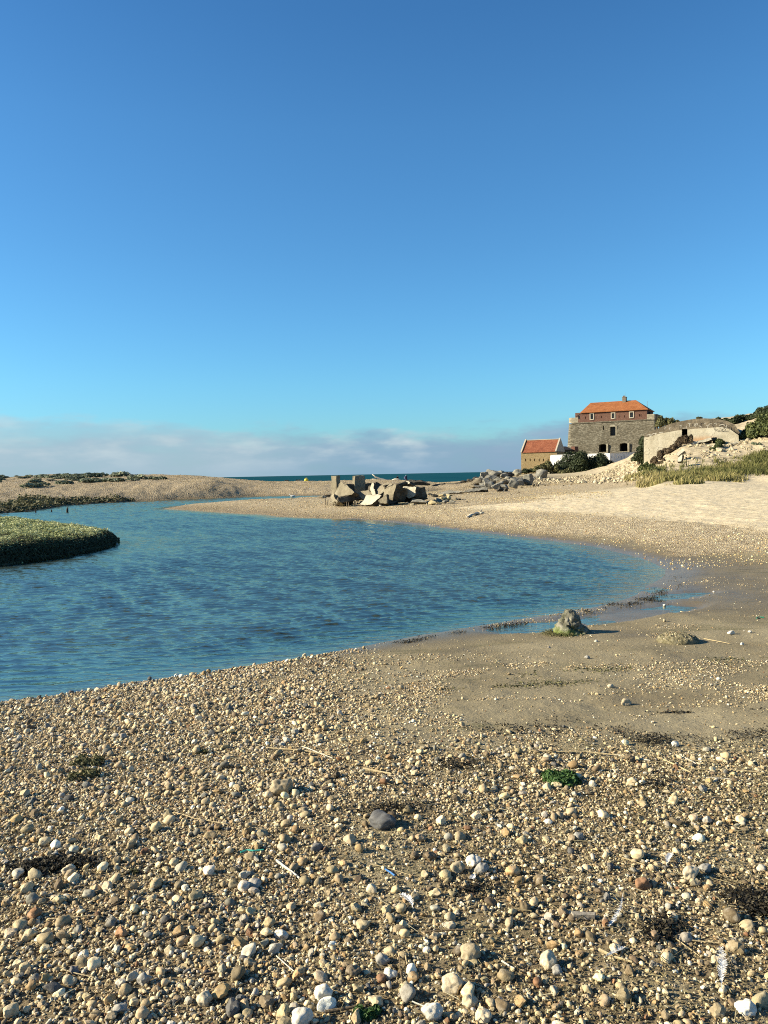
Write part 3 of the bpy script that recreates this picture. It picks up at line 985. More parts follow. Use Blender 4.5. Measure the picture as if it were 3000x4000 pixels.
# ------------------------------------------------------------------ vegetation
def leaf_mat(name, stops, rough=.7, scale=.6):
    m, g = mat(name)
    c = g.attr('col')
    t = g.ramp(g.sep(c)[0], stops)
    n = g.noise(g.pos(), scale, 3, .6)
    t = g.mix(g.rng(n, .35, .7, 0, .5), t, g.mix(1, t, (.62, .66, .6), 'MULTIPLY'))
    d = g.pbsdf(t, rough, None, .25)
    tr = g.n('ShaderNodeBsdfTranslucent', {'Color': t}).outputs[0]
    g.out(g.n('ShaderNodeMixShader', {0: .18, 1: d, 2: tr}).outputs[0])
    return m


m_purs = leaf_mat('sea purslane leaves', [(0, (.10, .115, .046)), (.4, (.28, .31, .13)), (.75, (.46, .48, .24)), (1, (.58, .56, .33))])
m_bank = leaf_mat('bank herb leaves', [(0, (.030, .034, .016)), (.5, (.085, .085, .038)), (1, (.20, .18, .09))])
m_dark = leaf_mat('dark thicket leaves', [(0, (.012, .018, .008)), (.5, (.030, .042, .016)), (1, (.085, .098, .040))])
m_green = leaf_mat('green shrub leaves', [(0, (.022, .032, .010)), (.5, (.065, .080, .024)), (1, (.165, .175, .060))])
m_bramble = leaf_mat('bramble leaves', [(0, (.035, .024, .016)), (.5, (.085, .058, .034)), (1, (.17, .125, .07))])
m_olive = leaf_mat('olive bush leaves', [(0, (.05, .052, .020)), (.5, (.115, .11, .045)), (1, (.22, .20, .09))])
m_marram = leaf_mat('dune grass blades', [(0, (.048, .054, .016)), (.5, (.14, .138, .042)), (.8, (.27, .23, .09)), (1, (.42, .34, .17))], .8, .25)
m_kale = leaf_mat('shore plant leaves', [(0, (.045, .056, .034)), (.5, (.13, .155, .10)), (1, (.26, .28, .17))])
m_fresh = leaf_mat('fresh weed leaves', [(0, (.020, .050, .012)), (.5, (.050, .105, .025)), (1, (.12, .19, .06))])
m_stem, g = mat('woody stems')
g.out(g.pbsdf(g.ramp(g.noise(g.pos(), 8, 3), [(.3, (.05, .036, .024)), (.7, (.12, .09, .06))]), .9))


def leaves(P, N, size, tone, asp=1.6):
    """one quad per leaf at P, roughly facing N"""
    n = len(P)
    Nn = N + rng.normal(0, .55, (n, 3)); Nn /= np.linalg.norm(Nn, axis=1, keepdims=True) + 1e-9
    U = np.cross(Nn, rng.normal(size=(n, 3))); U /= np.linalg.norm(U, axis=1, keepdims=True) + 1e-9
    Wv = np.cross(Nn, U)
    s = np.broadcast_to(size, (n,))[:, None] * rng.uniform(.6, 1.3, (n, 1))
    a = U * s * asp * .5; b = Wv * s * .5
    V = np.stack((P - a, P - b + a * .1 + Nn * s * .12, P + a, P + b + a * .1 + Nn * s * .12), 1).reshape(-1, 3)
    F = np.arange(n * 4).reshape(-1, 4)
    col = np.repeat(np.clip(tone, 0, 1)[:, None], 4, 1).reshape(-1, 1).repeat(3, 1)
    return V, F, col


def bush_points(blobs, n, hollow=.55):
    """points near the skin of a union of ellipsoids (centre, radii)"""
    B = np.array(blobs, float)
    wgt = (B[:, 3] * B[:, 4] + B[:, 4] * B[:, 5] + B[:, 3] * B[:, 5]); wgt /= wgt.sum()
    k = rng.choice(len(B), n, p=wgt)
    dv = rng.normal(size=(n, 3)); dv /= np.linalg.norm(dv, axis=1, keepdims=True)
    dv[:, 2] = np.where(dv[:, 2] < -.35, -dv[:, 2], dv[:, 2])
    q = rng.uniform(hollow, 1.06, n) ** .6
    q *= 1 + .22 * vn(dv[:, 0] * 3 + k, dv[:, 2] * 3 + dv[:, 1] * 2, 501) + .25 * vn(dv[:, 0] * 7 + k * 3, dv[:, 1] * 7 + dv[:, 2] * 5, 503)
    return B[k, :3] + dv * B[k, 3:] * q[:, None], dv


def shrub(name, label, cat, base, blobs, n, size, m, group=None, stems=5, dark=0.0):
    """blobs relative to base"""
    t = thing(name, label, cat, base, 0, group)
    P, N = bush_points(blobs, n)
    tone = .48 + .30 * fbm(P[:, 0] * 1.1 / max(size * 4, .2), P[:, 2] * 1.1 / max(size * 4, .2) + P[:, 1], 511, 2) + rng.normal(0, .17, n) - dark
    V, F, c = leaves(P, N, size, tone)
    link('foliage', fast_mesh('foliage', V, F, cols=c), m, t)
    bm = bmesh.new()
    for i in range(stems):
        b = blobs[i % len(blobs)]
        x0 = b[0] + random.uniform(-.4, .4) * b[3]; y0 = b[1] + random.uniform(-.4, .4) * b[4]
        x1 = b[0] + random.uniform(-.8, .8) * b[3]; y1 = b[1] + random.uniform(-.8, .8) * b[4]; z1 = b[2] + random.uniform(.2, .8) * b[5]
        add_tube(bm, [(x0, y0, -.3), ((x0 + x1) / 2 + .05, (y0 + y1) / 2, z1 * .5), (x1, y1, z1)], [size * .5, size * .35, size * .15], 5)
    from_bm('stem', bm, m_stem, t)
    return t


# ---- island of sea purslane
n = 620000
x = rng.uniform(-30, -7.5, n); y = rng.uniform(17, 41, n)
di = polydist(x, y, isle_poly)
ok = (di < .28) & (np.abs(x) < .62 * y) & (rng.random(n) < np.clip(30 / y, .5, 1))
x, y, di = x[ok], y[ok], di[ok]
z = terrain(x, y)
cl = fbm(x * 3.2, y * 3.2, 521, 3)
hgt = (.08 + .12 * (cl + .5)) * sstep(.3, -.4, di)
P = np.stack((x, y, z + hgt * rng.uniform(.35, 1.1, len(x)) + .02), -1)
# leaves hang down the banks
edge = z < .30
keep_ = ~(edge & (rng.random(len(x)) < .75))
P, x, y, cl = P[keep_], x[keep_], y[keep_], cl[keep_]
N = np.stack((rng.normal(0, .35, len(x)), rng.normal(0, .35, len(x)), np.ones(len(x))), -1)
tone = .5 + .55 * cl + .25 * fbm(x * .7, y * .7, 531, 2) + rng.normal(0, .16, len(x))
V, F, c = leaves(P, N, .036 * np.clip(y / 26, .8, 1.5), tone)
tag(link('salt_marsh_plants', fast_mesh('salt_marsh_plants', V, F, cols=c), m_purs), 'dense grey green marsh plants covering the low islet in the river', 'marsh plants', kind='stuff')
# fringe that hangs over the islet's mud face, its shade painted in dark leaf tones
B = np.array(isle_poly[:7]); seg = []
for a, b in zip(B[:-1], B[1:]):
    L = np.hypot(*(b - a)); k = int(L * 2600)
    t = rng.random(k)[:, None]
    nrm = np.array(((b - a)[1], -(b - a)[0])) / L
    q = a + (b - a) * t + nrm * rng.uniform(-.9, .12, k)[:, None]
    seg.append(q)
q = np.concatenate(seg)
zz = np.clip(terrain(q[:, 0], q[:, 1]), .0, .5) + rng.uniform(0, .12, len(q))
ok = zz < .46 + .1 * rng.random(len(q)); q, zz = q[ok], zz[ok]
P = np.stack((q[:, 0], q[:, 1], zz), -1)
N = np.stack((rng.normal(.4, .4, len(q)), rng.normal(-.6, .4, len(q)), np.full(len(q), .6)), -1)
tone = .10 + .30 * zz + rng.normal(0, .12, len(q))
V, F, c = leaves(P, N, .05, tone)
tag(link('bank_plants', fast_mesh('bank_plants', V, F, cols=c), m_bank), 'shaded dark stems and leaves hanging over the islet bank above the water', 'bank plants', kind='stuff')

# ---- herbs along the far left bank
n = 90000
x = rng.uniform(-60, -21, n); y = rng.uniform(48, 90, n)
dr_ = polydist(x, y, river_poly)
px, py = proj(x, y, np.full(n, .5))
wd = np.interp(px, [-300, 150, 350, 520], [2.6, 3.2, 2.4, .3]) * (1 + .6 * fbm(x * .3, y * .3, 541, 2))
ok = (dr_ > -.05) & (dr_ < wd) & (px < 530) & (px > -600)
x, y, px = x[ok], y[ok], px[ok]
z = terrain(x, y)
cl = fbm(x * .9, y * .9, 551, 3)
P = np.stack((x, y, z + (.12 + .42 * np.clip(cl + .3, 0, 1)) * rng.random(len(x))), -1)
tone = .35 + .5 * cl + rng.normal(0, .18, len(x)) + .12
V, F, c = leaves(P, np.stack((rng.normal(0, .5, len(x)), rng.normal(-.3, .4, len(x)), np.ones(len(x))), -1), .16, tone)
tag(link('bank_plants', fast_mesh('bank_plants', V, F, cols=c), m_bank), 'low dark herbs lining the far bank behind the mooring stumps', 'bank plants', kind='stuff')

# ---- shore plants on the crest of the bar: each clump a thing
KP = []
for k in range(5):
    bl = [(random.uniform(-.45, .45), random.uniform(-.35, .35), .12, random.uniform(.4, .8), random.uniform(.35, .7), random.uniform(.22, .42)) for _ in range(4)]
    P, N = bush_points(bl, 420)
    V, F, c = leaves(P, N, .15, .5 + rng.normal(0, .25, len(P)))
    KP.append(fast_mesh('clump', V, F, cols=c)); KP[-1].materials.append(m_kale)


def clump(px, py, sc, label, group):
    p = ground(px, py, 60, 140)
    o = bpy.data.objects.new('shore_plant', KP[random.randrange(5)]); C.objects.link(o)
    o.location = p; o.scale = (sc * 1.1, sc * .8, sc * .62); o.rotation_euler = (0, 0, random.uniform(0, 6))
    tag(o, label, 'plant', group)


for px, py, sc, lab in ((470, 1861.5, 2.0, 'widest dark green plant clump alone on the bar crest'), (535, 1869, 1.5, 'dark green clump between two others on the bar crest'),
                        (605, 1873, 1.5, 'last green clump at the sea end of the bar crest'), (435, 1881, 1.7, 'flat pale green clump below the bar crest'), (355, 1882, 1.5, 'brownish green clump below the bar crest'),
                        (265, 1890, 1.3, 'single small clump on the bare shingle slope'), (130, 1904, 1.6, 'lone low clump on the slope nearest the bank herbs'), (520, 1877, 1.0, 'small pale clump just under the bar crest'), (380, 1861, 1.6, 'dark clump ending the row along the skyline')):
    clump(px, py, sc, lab, 'single plant clumps on the shingle bar')
for i in range(38):
    px = random.uniform(-60, 345); py = 1858 + random.random() ** 1.6 * 26 + (345 - px) * .004
    clump(px, py, random.uniform(.5, 1.3), 'low green shore plant in the patchy carpet on top of the shingle bar', 'shore plants in the carpet on the bar')

# ---- marram grass on the foot of the dune
n = 60000
px = rng.uniform(2430, 3500, n); py = rng.uniform(1745, 1905, n)
# sample by world footprint
x = rng.uniform(16, 62, n); y = rng.uniform(50, 80, n)
z = terrain(x, y)
px, py = proj(x, y, z)
topy = np.interp(px, [2440, 2560, 2650, 2750, 2900, 3000, 3400], [1868, 1832, 1812, 1800, 1790, 1766, 1740])
boty = np.interp(px, [2440, 2600, 2750, 3000, 3400], [1893, 1898, 1884, 1872, 1868])
pn = fbm(x * .35, y * .35, 561, 3)
ok = (px > 2440) & (px < 3600) & (py > topy + 22 * pn) & (py < boty + 20 * pn) & (rng.random(n) < np.clip(.22 + 1.9 * pn + sstep(2500, 2900, px) * .25 - .35 * sstep(boty - 26, boty, py), .03, 1))
x, y, z, px, py = x[ok], y[ok], z[ok], px[ok], py[ok]
nb = 6
X6 = np.repeat(x, nb) + rng.normal(0, .10, len(x) * nb); Y6 = np.repeat(y, nb) + rng.normal(0, .10, len(x) * nb); Z6 = np.repeat(z, nb) - .05
tuft = np.repeat(fbm(x * .8, y * .8, 571, 2), nb)
H6 = np.clip(.38 + .50 * tuft + rng.normal(0, .15, len(X6)), .18, 1.15)
lean = rng.normal(0, .26, (len(X6), 2)) + np.array((.22, 0.0))
w6 = rng.uniform(.018, .034, len(X6)); an = rng.uniform(0, 3.14, len(X6))
dx = np.cos(an) * w6; dy = np.sin(an) * w6
b0 = np.stack((X6 - dx, Y6 - dy, Z6), -1); b1 = np.stack((X6 + dx, Y6 + dy, Z6), -1)
mx = X6 + lean[:, 0] * H6 * .35; my = Y6 + lean[:, 1] * H6 * .35; mz = Z6 + H6 * .6
m0 = np.stack((mx - dx * .8, my - dy * .8, mz), -1); m1 = np.stack((mx + dx * .8, my + dy * .8, mz), -1)
tp = np.stack((X6 + lean[:, 0] * H6, Y6 + lean[:, 1] * H6, Z6 + H6 * (1 - .15 * np.abs(lean[:, 0]))), -1)
V = np.stack((b0, b1, m1, m0, tp), 1).reshape(-1, 3)
ofs = np.arange(len(X6)) * 5
F = np.concatenate([np.stack((ofs + a, ofs + b, ofs + c), -1) for a, b, c in ((0, 1, 2), (0, 2, 3), (3, 2, 4))])
dryk = sstep(1850, 1890, np.repeat(py, nb)) * .35 + .2 * (1 - sstep(2500, 2620, np.repeat(px, nb)))
tn = np.clip(.42 + .5 * np.repeat(fbm(x * .3, y * .3, 581, 3), nb) + rng.normal(0, .13, len(X6)) + dryk, 0, 1)
tag(link('dune_grass', fast_mesh('dune_grass', V, F, cols=np.repeat(tn, 5)[:, None].repeat(3, 1)), m_marram), 'yellow green marram grass on the foot of the dune', 'dune grass', kind='stuff')


# ---- shrubs: centre px, base py, depth
def sh(name, label, px, py, wpx, hpx, n, size, m, nb=5, Y=None, dep=.7, group=None, dark=0.0, sink=.15):
    p = ground(px, py, 40, 230) if Y is None else atd(px, py, Y)
    s = p[1] / FPX
    w_, h_ = wpx * s * .5, hpx * s
    bl = []
    for i in range(nb):
        u = (i + .5) / nb * 2 - 1 if nb > 1 else 0
        hh = h_ * (1 - .45 * abs(u) ** 1.5) * random.uniform(.8, 1.05)
        bl.append((u * w_ * .72, random.uniform(-.3, .3) * w_ * dep, hh * .42 - sink * h_, w_ * (1.25 / nb + .12), w_ * dep * random.uniform(.5, .8), hh * .62))
    return shrub(name, label, 'shrub', tuple(p), bl, n, size, m, group, 6, dark)


def sh2(name, label, lumps, n, size, m, dark=0.0, fmin=.45, group=None, Y=None):
    """one plant made of many lumps, each rooted where its own pixel ray meets the ground: (px, base py, w, h)"""
    base = None; bl = []
    for px, py, w_, h_ in lumps:
        p = ground(px, py, 40, 230) if Y is None else atd(px, py, Y)
        if base is None: base = np.array(p)
        s_ = p[1] / FPX
        for k in range(4):
            f = random.uniform(fmin, 1.0)
            dx_ = random.uniform(-.36, .36) * w_ * s_; dy_ = random.uniform(-.5, .6) * w_ * s_
            gz_ = gz(p[0] + dx_, p[1] + dy_) if Y is None else p[2]
            top_ = h_ * s_ * f
            bl.append((p[0] + dx_ - base[0], p[1] + dy_ - base[1], min(gz_, p[2] + .5) + top_ * .38 - base[2], w_ * s_ * random.uniform(.2, .36) * (1.25 if fmin > .8 else 1), w_ * s_ * random.uniform(.25, .45), top_ * .64))
    t = shrub(name, label, 'shrub', tuple(base), bl, n, size, m, group, 8, dark)
    return t


sh2('shrub', 'dark evergreen thicket on the skyline behind the graffiti wall', [(2820, 1646, 34, 18), (2850, 1652, 50, 34), (2875, 1650, 46, 30), (2892, 1648, 30, 16)], 5600, .15, m_dark, .03)
sh2('shrub', 'big green bushy slope at the right edge above the grass', [(2920, 1712, 60, 30), (2945, 1704, 60, 44), (2975, 1708, 70, 72), (3010, 1706, 80, 100), (3060, 1706, 90, 120), (2900, 1716, 50, 16), (2990, 1680, 60, 70)], 15000, .17, m_green)
sh2('shrub', 'dark green scrub along the top of the hill at the right edge', [(2915, 1640, 40, 22), (2945, 1636, 46, 34), (2975, 1630, 50, 40), (3010, 1622, 60, 48), (3060, 1612, 70, 50)], 7500, .17, m_dark)
sh2('shrub', 'green bush spilling over the sand between two rubble spills', [(2838, 1722, 36, 22), (2822, 1738, 44, 30), (2806, 1752, 40, 26), (2795, 1760, 30, 16), (2850, 1712, 30, 14)], 5200, .12, m_green, .08)
sh2('shrub', 'small dark bush right below the scribbled drawing', [(2815, 1702, 24, 18), (2826, 1704, 16, 10)], 1500, .11, m_dark)
sh2('shrub', 'low green plants at the foot of the hillside bush', [(2880, 1708, 30, 12), (2905, 1709, 36, 14), (2940, 1712, 36, 14), (2865, 1704, 20, 8)], 2600, .12, m_green)
sh2('shrub', 'small dark plant on the sand at the right edge', [(2950, 1736, 18, 9), (2966, 1737, 18, 7)], 800, .1, m_kale)
sh2('shrub', 'spiky grey green bush on the skyline beside the fort', [(2572, 1668, 34, 22), (2595, 1664, 44, 38), (2620, 1660, 40, 28), (2640, 1656, 30, 14)], 3600, .16, m_olive, Y=98)
sh2('shrub', 'tiny bush on the skyline above the bunker doorway', [(2724, 1636, 18, 9), (2736, 1635, 16, 7)], 600, .13, m_olive, Y=88)
p = atd(2503, 1804, 86.5); sc_ = 86.5 / FPX
shrub('ivy', 'dark ivy hanging at the corner of the pale bunker wall', 'shrub', tuple(p),
      [(dx_ * sc_, .1, dz_ * sc_, wx_ * sc_, .6, hz_ * sc_) for dx_, dz_, wx_, hz_ in ((9, 88, 4, 10), (4, 74, 8, 14), (9, 58, 7, 14), (-2, 46, 12, 14), (5, 32, 11, 16), (-10, 22, 16, 16), (4, 10, 20, 14), (-20, 8, 16, 12), (8, 40, 8, 30))], 6200, .12, m_dark, None, 6)
sh2('shrub', 'green bush between the rubble slope and the dune grass', [(2515, 1838, 40, 36), (2540, 1846, 46, 46), (2565, 1850, 44, 34), (2535, 1862, 40, 24), (2585, 1852, 30, 16)], 6400, .11, m_green, .06)
sh2('shrub', 'dark bush at the foot of the ivy', [(2495, 1816, 30, 26), (2515, 1816, 34, 34), (2530, 1812, 24, 20)], 3000, .12, m_dark)
sh2('bramble', 'brown twiggy bramble in front of the bunker doorway', [(2640, 1742, 30, 18), (2662, 1738, 34, 34), (2684, 1738, 30, 40), (2700, 1728, 24, 18)], 3600, .10, m_bramble)
sh2('bramble', 'brown bramble sloping down below the pale bunker wall', [(2640, 1752, 34, 24), (2618, 1766, 40, 28), (2596, 1778, 40, 30), (2575, 1790, 36, 26)], 5400, .10, m_bramble)
sh2('bramble', 'reddish brown bramble lowest on the dune sand', [(2566, 1806, 34, 26), (2548, 1814, 34, 22), (2586, 1808, 24, 12)], 3000, .10, m_bramble)
TH = [(2190, 1852, 50, 34), (2220, 1856, 66, 52), (2250, 1860, 80, 82), (2290, 1862, 80, 86), (2325, 1858, 80, 76), (2360, 1850, 70, 52), (2392, 1842, 50, 26), (2270, 1868, 70, 40), (2320, 1866, 60, 40)]
TH = [(a - 4, b + 8, c * 1.2, d * 1.26) for a, b, c, d in TH]
sh2('shrub', 'wide dark thicket in front of the white wall', TH, 30000, .19, m_dark, .02, fmin=.85, Y=132)
sh2('shrub', 'grey green low end of the thicket below the small gabled house', [(2100, 1842, 36, 22), (2125, 1844, 44, 34), (2155, 1848, 50, 46), (2180, 1856, 46, 34)], 7000, .17, m_olive, .1, Y=131)
sh2('shrub', 'pale olive bush at the front of the dark thicket', [(2200, 1862, 34, 30), (2222, 1866, 40, 40), (2245, 1868, 30, 22)], 3200, .14, m_olive, Y=128)
sh2('shrub', 'low dark bush on the boulders at the corner of the small gabled house', [(2030, 1850, 34, 16), (2052, 1850, 38, 22), (2076, 1848, 34, 18)], 3000, .15, m_dark, Y=136)

# ---- small plants of the near beach
def weed(name, label, px, py, w_px, n, m, size=.012):
    p = ground(px, py)
    s = p[1] / FPX
    r_ = w_px * s * .5
    bl = [(random.uniform(-.8, .8) * r_, random.uniform(-.5, .5) * r_, r_ * .16, r_ * .45, r_ * .45, r_ * .34) for _ in range(7)]
    return shrub(name, label, 'plant', tuple(p), bl, n, size, m, None, 7)


weed('weed', 'bushy small green weed beside tan stones below the reed line', 2205, 3062, 150, 1500, m_fresh, .017)
weed('weed', 'bright green ferny weed at the bottom edge', 1440, 3975, 100, 700, m_fresh, .013)
weed('weed', 'thin low green weed among pebbles on the upper shingle', 345, 2985, 120, 500, m_olive, .014)
weed('weed', 'faint flat patch of green weed below a thin one', 320, 3040, 130, 380, m_olive, .013)
weed('weed', 'tiny olive weed in the gritty ground at the left', 520, 3410, 50, 160, m_olive, .009)
weed('weed', 'small olive weed between shingle and sandy strip', 790, 2945, 60, 160, m_olive, .012)
# ------------------------------------------------------------------ buildings
def masonry(name, stops, mortar, bw, bh, nz=1.0, axis='xz', weather=None):
    m, g = mat(name)
    o = g.obj()
    x, y, z = g.sep(o)[:3]
    h = g.math('ADD', x, g.math('MULTIPLY', y, 1.0))
    wob = g.math('MULTIPLY', g.math('SUBTRACT', g.noise(o, 1.2, 3), .5), .25)
    v = g.comb(g.math('ADD', h, wob), g.math('ADD', z, g.math('MULTIPLY', wob, .4)), 0)
    b = g.n('ShaderNodeTexBrick', {'Vector': v, 'Color1': (0, 0, 0, 1), 'Color2': (1, 1, 1, 1), 'Mortar': (.5, .5, .5, 1), 'Scale': 1.0, 'Mortar Size': .014,
                                   'Mortar Smooth': .3, 'Bias': 0.0, 'Brick Width': bw, 'Row Height': bh})
    n = g.noise(o, 2.6, 6, .7)
    t = g.math('ADD', g.math('MULTIPLY', g.sep(b.outputs[0])[0], .34), g.math('MULTIPLY', n, .76))
    c = g.ramp(t, stops)
    c = g.mix(b.outputs[1], c, mortar)
    big = g.noise(o, .32, 5, .6)
    c = g.mix(g.rng(big, .42, .68, 0, .55), c, g.mix(1, c, weather or (.5, .47, .42), 'MULTIPLY'))
    g.out(g.pbsdf(c, .92, g.bump(g.math('ADD', g.math('MULTIPLY', n, 1.0), g.math('MULTIPLY', g.math('SUBTRACT', 1, b.outputs[1]), .5)), .7, .08), .15))
    return m


def tiles(name, c1, c2, c3, moss=.3):
    m, g = mat(name)
    o = g.obj()
    x, y, z = g.sep(o)[:3]
    b = g.n('ShaderNodeTexBrick', {'Vector': g.comb(x, g.math('ADD', g.math('MULTIPLY', z, 1.5), y), 0), 'Color1': (0, 0, 0, 1), 'Color2': (1, 1, 1, 1), 'Mortar': (.2, .2, .2, 1), 'Scale': 1.0,
                                   'Mortar Size': .012, 'Brick Width': .24, 'Row Height': .2})
    n = g.noise(o, .9, 5, .65)
    c = g.ramp(g.math('ADD', g.math('MULTIPLY', g.sep(b.outputs[0])[0], .4), g.math('MULTIPLY', n, .7)), [(.3, c1), (.55, c2), (.8, c3)])
    g.out(g.pbsdf(c, .85, g.bump(b.outputs[1], .4, -.02), .2))
    return m


def plain(name, c, rough=.85, spec=.2, var=.25, scale=3):
    m, g = mat(name)
    n = g.noise(g.obj(), scale, 5, .65)
    g.out(g.pbsdf(g.mix(g.rng(n, .35, .68, 0, var * 2), c, g.mix(1, c, (.55, .52, .48), 'MULTIPLY')), rough, g.bump(n, .3, .03), spec))
    return m


m_stone = masonry('weathered grey fort stone', [(.25, (.056, .050, .036)), (.5, (.128, .114, .083)), (.68, (.20, .18, .135)), (.9, (.31, .285, .22))], (.105, .092, .066), .42, .19)
m_lime = masonry('pale limestone blocks', [(.25, (.17, .15, .105)), (.5, (.27, .24, .175)), (.8, (.36, .325, .245))], (.2, .175, .125), .6, .3, weather=(.72, .70, .66))
m_redb = masonry('old red brick', [(.25, (.075, .030, .022)), (.5, (.125, .052, .036)), (.7, (.165, .074, .052)), (.88, (.24, .145, .10))], (.16, .11, .085), .24, .085, weather=(.75, .7, .66))
m_yelb = masonry('tan brick', [(.25, (.135, .095, .040)), (.5, (.225, .160, .072)), (.75, (.30, .225, .115))], (.24, .19, .12), .26, .09, weather=(.8, .78, .72))
m_white = masonry('whitewashed brick', [(.25, (.52, .51, .48)), (.5, (.68, .67, .64)), (.8, (.76, .75, .72))], (.34, .33, .31), .5, .17, weather=(.86, .85, .82))
m_tile = tiles('orange roof tiles', (.17, .056, .018), (.25, .090, .030), (.32, .13, .05))
m_tile2 = tiles('mottled red roof tiles', (.115, .036, .02), (.19, .060, .028), (.25, .10, .055))
m_dkroof = plain('dark slate roof', (.035, .030, .028))
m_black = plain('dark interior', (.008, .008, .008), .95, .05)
m_frame = plain('pale stone dressing', (.36, .32, .25), .85, .2, .15)
m_glass, g = mat('window glass')
g.out(g.pbsdf((.015, .018, .02, 1), .12, None, .5))
m_iron = plain('grey painted iron', (.14, .15, .16), .5, .4, .1)
m_blue = plain('blue painted timber', (.10, .22, .42), .6, .3, .15)
m_door = plain('grey timber shutter', (.055, .055, .052), .8, .2, .3)


def local_frame(pA, pB):
    """matrix with x from A to B (horizontal), -y towards the viewer, origin at A with z=0"""
    a = Vector((pA[0], pA[1], 0)); b = Vector((pB[0], pB[1], 0))
    ux = (b - a).normalized(); uz = Vector((0, 0, 1)); uy = uz.cross(ux)
    M = Matrix((ux, uy, uz)).transposed().to_4x4(); M.translation = a
    return M, (b - a).length


class Frame:
    def __init__(self, pA, pB):
        self.M, self.L = local_frame(pA, pB)
        self.Mi = self.M.inverted()
        self.rz = math.atan2(self.M[1][0], self.M[0][0])
        self.o = self.M.translation.copy()

    def hit(self, px, py, y=0.0):
        """pixel ray with the plane local y = const -> local (x, z)"""
        o = self.Mi @ Vector(EYE)
        dv = self.Mi.to_3x3() @ Vector(ray(px, py))
        t = (y - o.y) / dv.y
        q = o + dv * t
        return q.x, q.z


def boolean(o, boxes):
    bm = bmesh.new()
    for kind in boxes:
        if kind[0] == 'box':
            add_box(bm, *kind[1:])
        else:   # arch: x0,x1,z0,z1,rise,y0,y1
            _, x0, x1, z0, z1, rise, y0, y1 = kind
            pr = [(x0, z0), (x1, z0), (x1, z1 - rise)] + [((x0 + x1) / 2 + (x1 - x0) / 2 * math.cos(a), z1 - rise + rise * math.sin(a)) for a in np.linspace(0, math.pi, 9)[1:-1]] + [(x0, z1 - rise)]
            A = [bm.verts.new((p[0], y0, p[1])) for p in pr]; Bv = [bm.verts.new((p[0], y1, p[1])) for p in pr]
            bm.faces.new(A); bm.faces.new(Bv[::-1])
            for i in range(len(pr)):
                j = (i + 1) % len(pr)
                bm.faces.new((A[j], A[i], Bv[i], Bv[j]))
    cut = from_bm('cutter', bm, None)
    cut.parent = o.parent
    md = o.modifiers.new('cut', 'BOOLEAN'); md.operation = 'DIFFERENCE'; md.object = cut; md.solver = 'EXACT'
    bpy.context.view_layer.update()
    dg = bpy.context.evaluated_depsgraph_get()
    me = bpy.data.meshes.new_from_object(o.evaluated_get(dg))
    o.modifiers.clear()
    o.data = me
    bpy.data.objects.remove(cut)


def prism(name, outline, z0, z1, mt, parent, outline_top=None):
    n = len(outline); top_ = outline_top or outline
    V = [(p[0], p[1], z0) for p in outline] + [(p[0], p[1], z1) for p in top_]
    F = [tuple(range(n))[::-1], tuple(range(n, 2 * n))] + [(i, (i + 1) % n, n + (i + 1) % n, n + i) for i in range(n)]
    bm = bmesh.new()
    vs_ = [bm.verts.new(v) for v in V]
    for f in F: bm.faces.new([vs_[i] for i in f])
    return from_bm(name, bm, mt, parent)


def boxpart(name, lo, hi, mt, parent):
    bm = bmesh.new(); add_box(bm, lo, hi)
    return from_bm(name, bm, mt, parent)


# ---- the fort
DL, DR = 189.5, 180.5
A = atd(2238, 1700, DL); B = atd(2556, 1700, DR)
fr_ = Frame(A, B)
fort = thing('fort', 'old stone sea fort with a red brick top storey and orange hipped roof', 'fort', fr_.o, fr_.rz)
LF = fr_.L
zs = 13.62

def H(px, py, y=0.0): return fr_.hit(px, py, y)

# stone body: straight front, round bastion left, curved sea side
def outline(s):
    """s: batter offset outwards"""
    pts = [(LF + s * .4, -s), (.0, -s)]
    for a in np.linspace(270, 180, 7)[1:]:
        pts.append((-.15 + (1.05 + s) * math.cos(R(a)), 1.05 + (1.05 + s) * math.sin(R(a))))
    cx, cy_, rx, ry = LF / 2 - .6, 6.0, LF / 2 + .6 + s, 9.5 + s
    for a in np.linspace(180, 0, 15):
        pts.append((cx + rx * math.cos(R(a)) * (1 if a > 90 else .98), cy_ + ry * math.sin(R(a))))
    return pts[::-1]

body = prism('wall', outline(.9), 1.0, zs, m_stone, fort, outline(0))
# openings
cuts = []
x0, z1 = H(2384, 1667); x1, z0 = H(2405, 1702)
W_tall = (x0, x1, z0, z1)
cuts.append(('box', (x0, -2, z0), (x1, 1.2, z1)))
EMB = []
for pa, pb in (((2339, 1735), (2369, 1765)), ((2420, 1731), (2452, 1762))):
    x0, z1 = H(*pa, -.5); x1, z0 = H(*pb, -.5)
    EMB.append((x0, x1, z0, z1)); cuts.append(('arch', x0, x1, z0, z1, .35, -3, 2.0))
SL = []
for (px, py) in ((2357, 1671),):
    x, z = H(px, py); SL.append((x - .14, x + .14, z - .55, z + .45)); cuts.append(('box', (x - .14, -2, z - .55), (x + .14, .8, z + .45)))
boolean(body, cuts)
boxpart('string_course', (-.3, -.16, zs), (LF + .05, .3, zs + .26), m_stone, fort)
pp = []
zt_ = 15.15
# parapets: left bastion, back ring, right shoulder
prism('parapet', [(1.3, .0), (.0, .0)] [::-1] + [(1.3, 1.4), (-.15, 2.1)] + [(-.15 + 1.05 * math.cos(R(a)), 1.05 + 1.05 * math.sin(R(a))) for a in (180, 200, 220, 240, 258)], zs + .26, zt_, m_lime, fort)
xr0, _ = H(2527, 1640)
boxpart('parapet', (xr0, 0.0, zs + .26), (LF + .0, 2.0, zt_ - .1), m_lime, fort)
boxpart('parapet', (LF - .55, 2.0, zs), (LF + .35, 7.5, zt_ - .05), m_stone, fort)
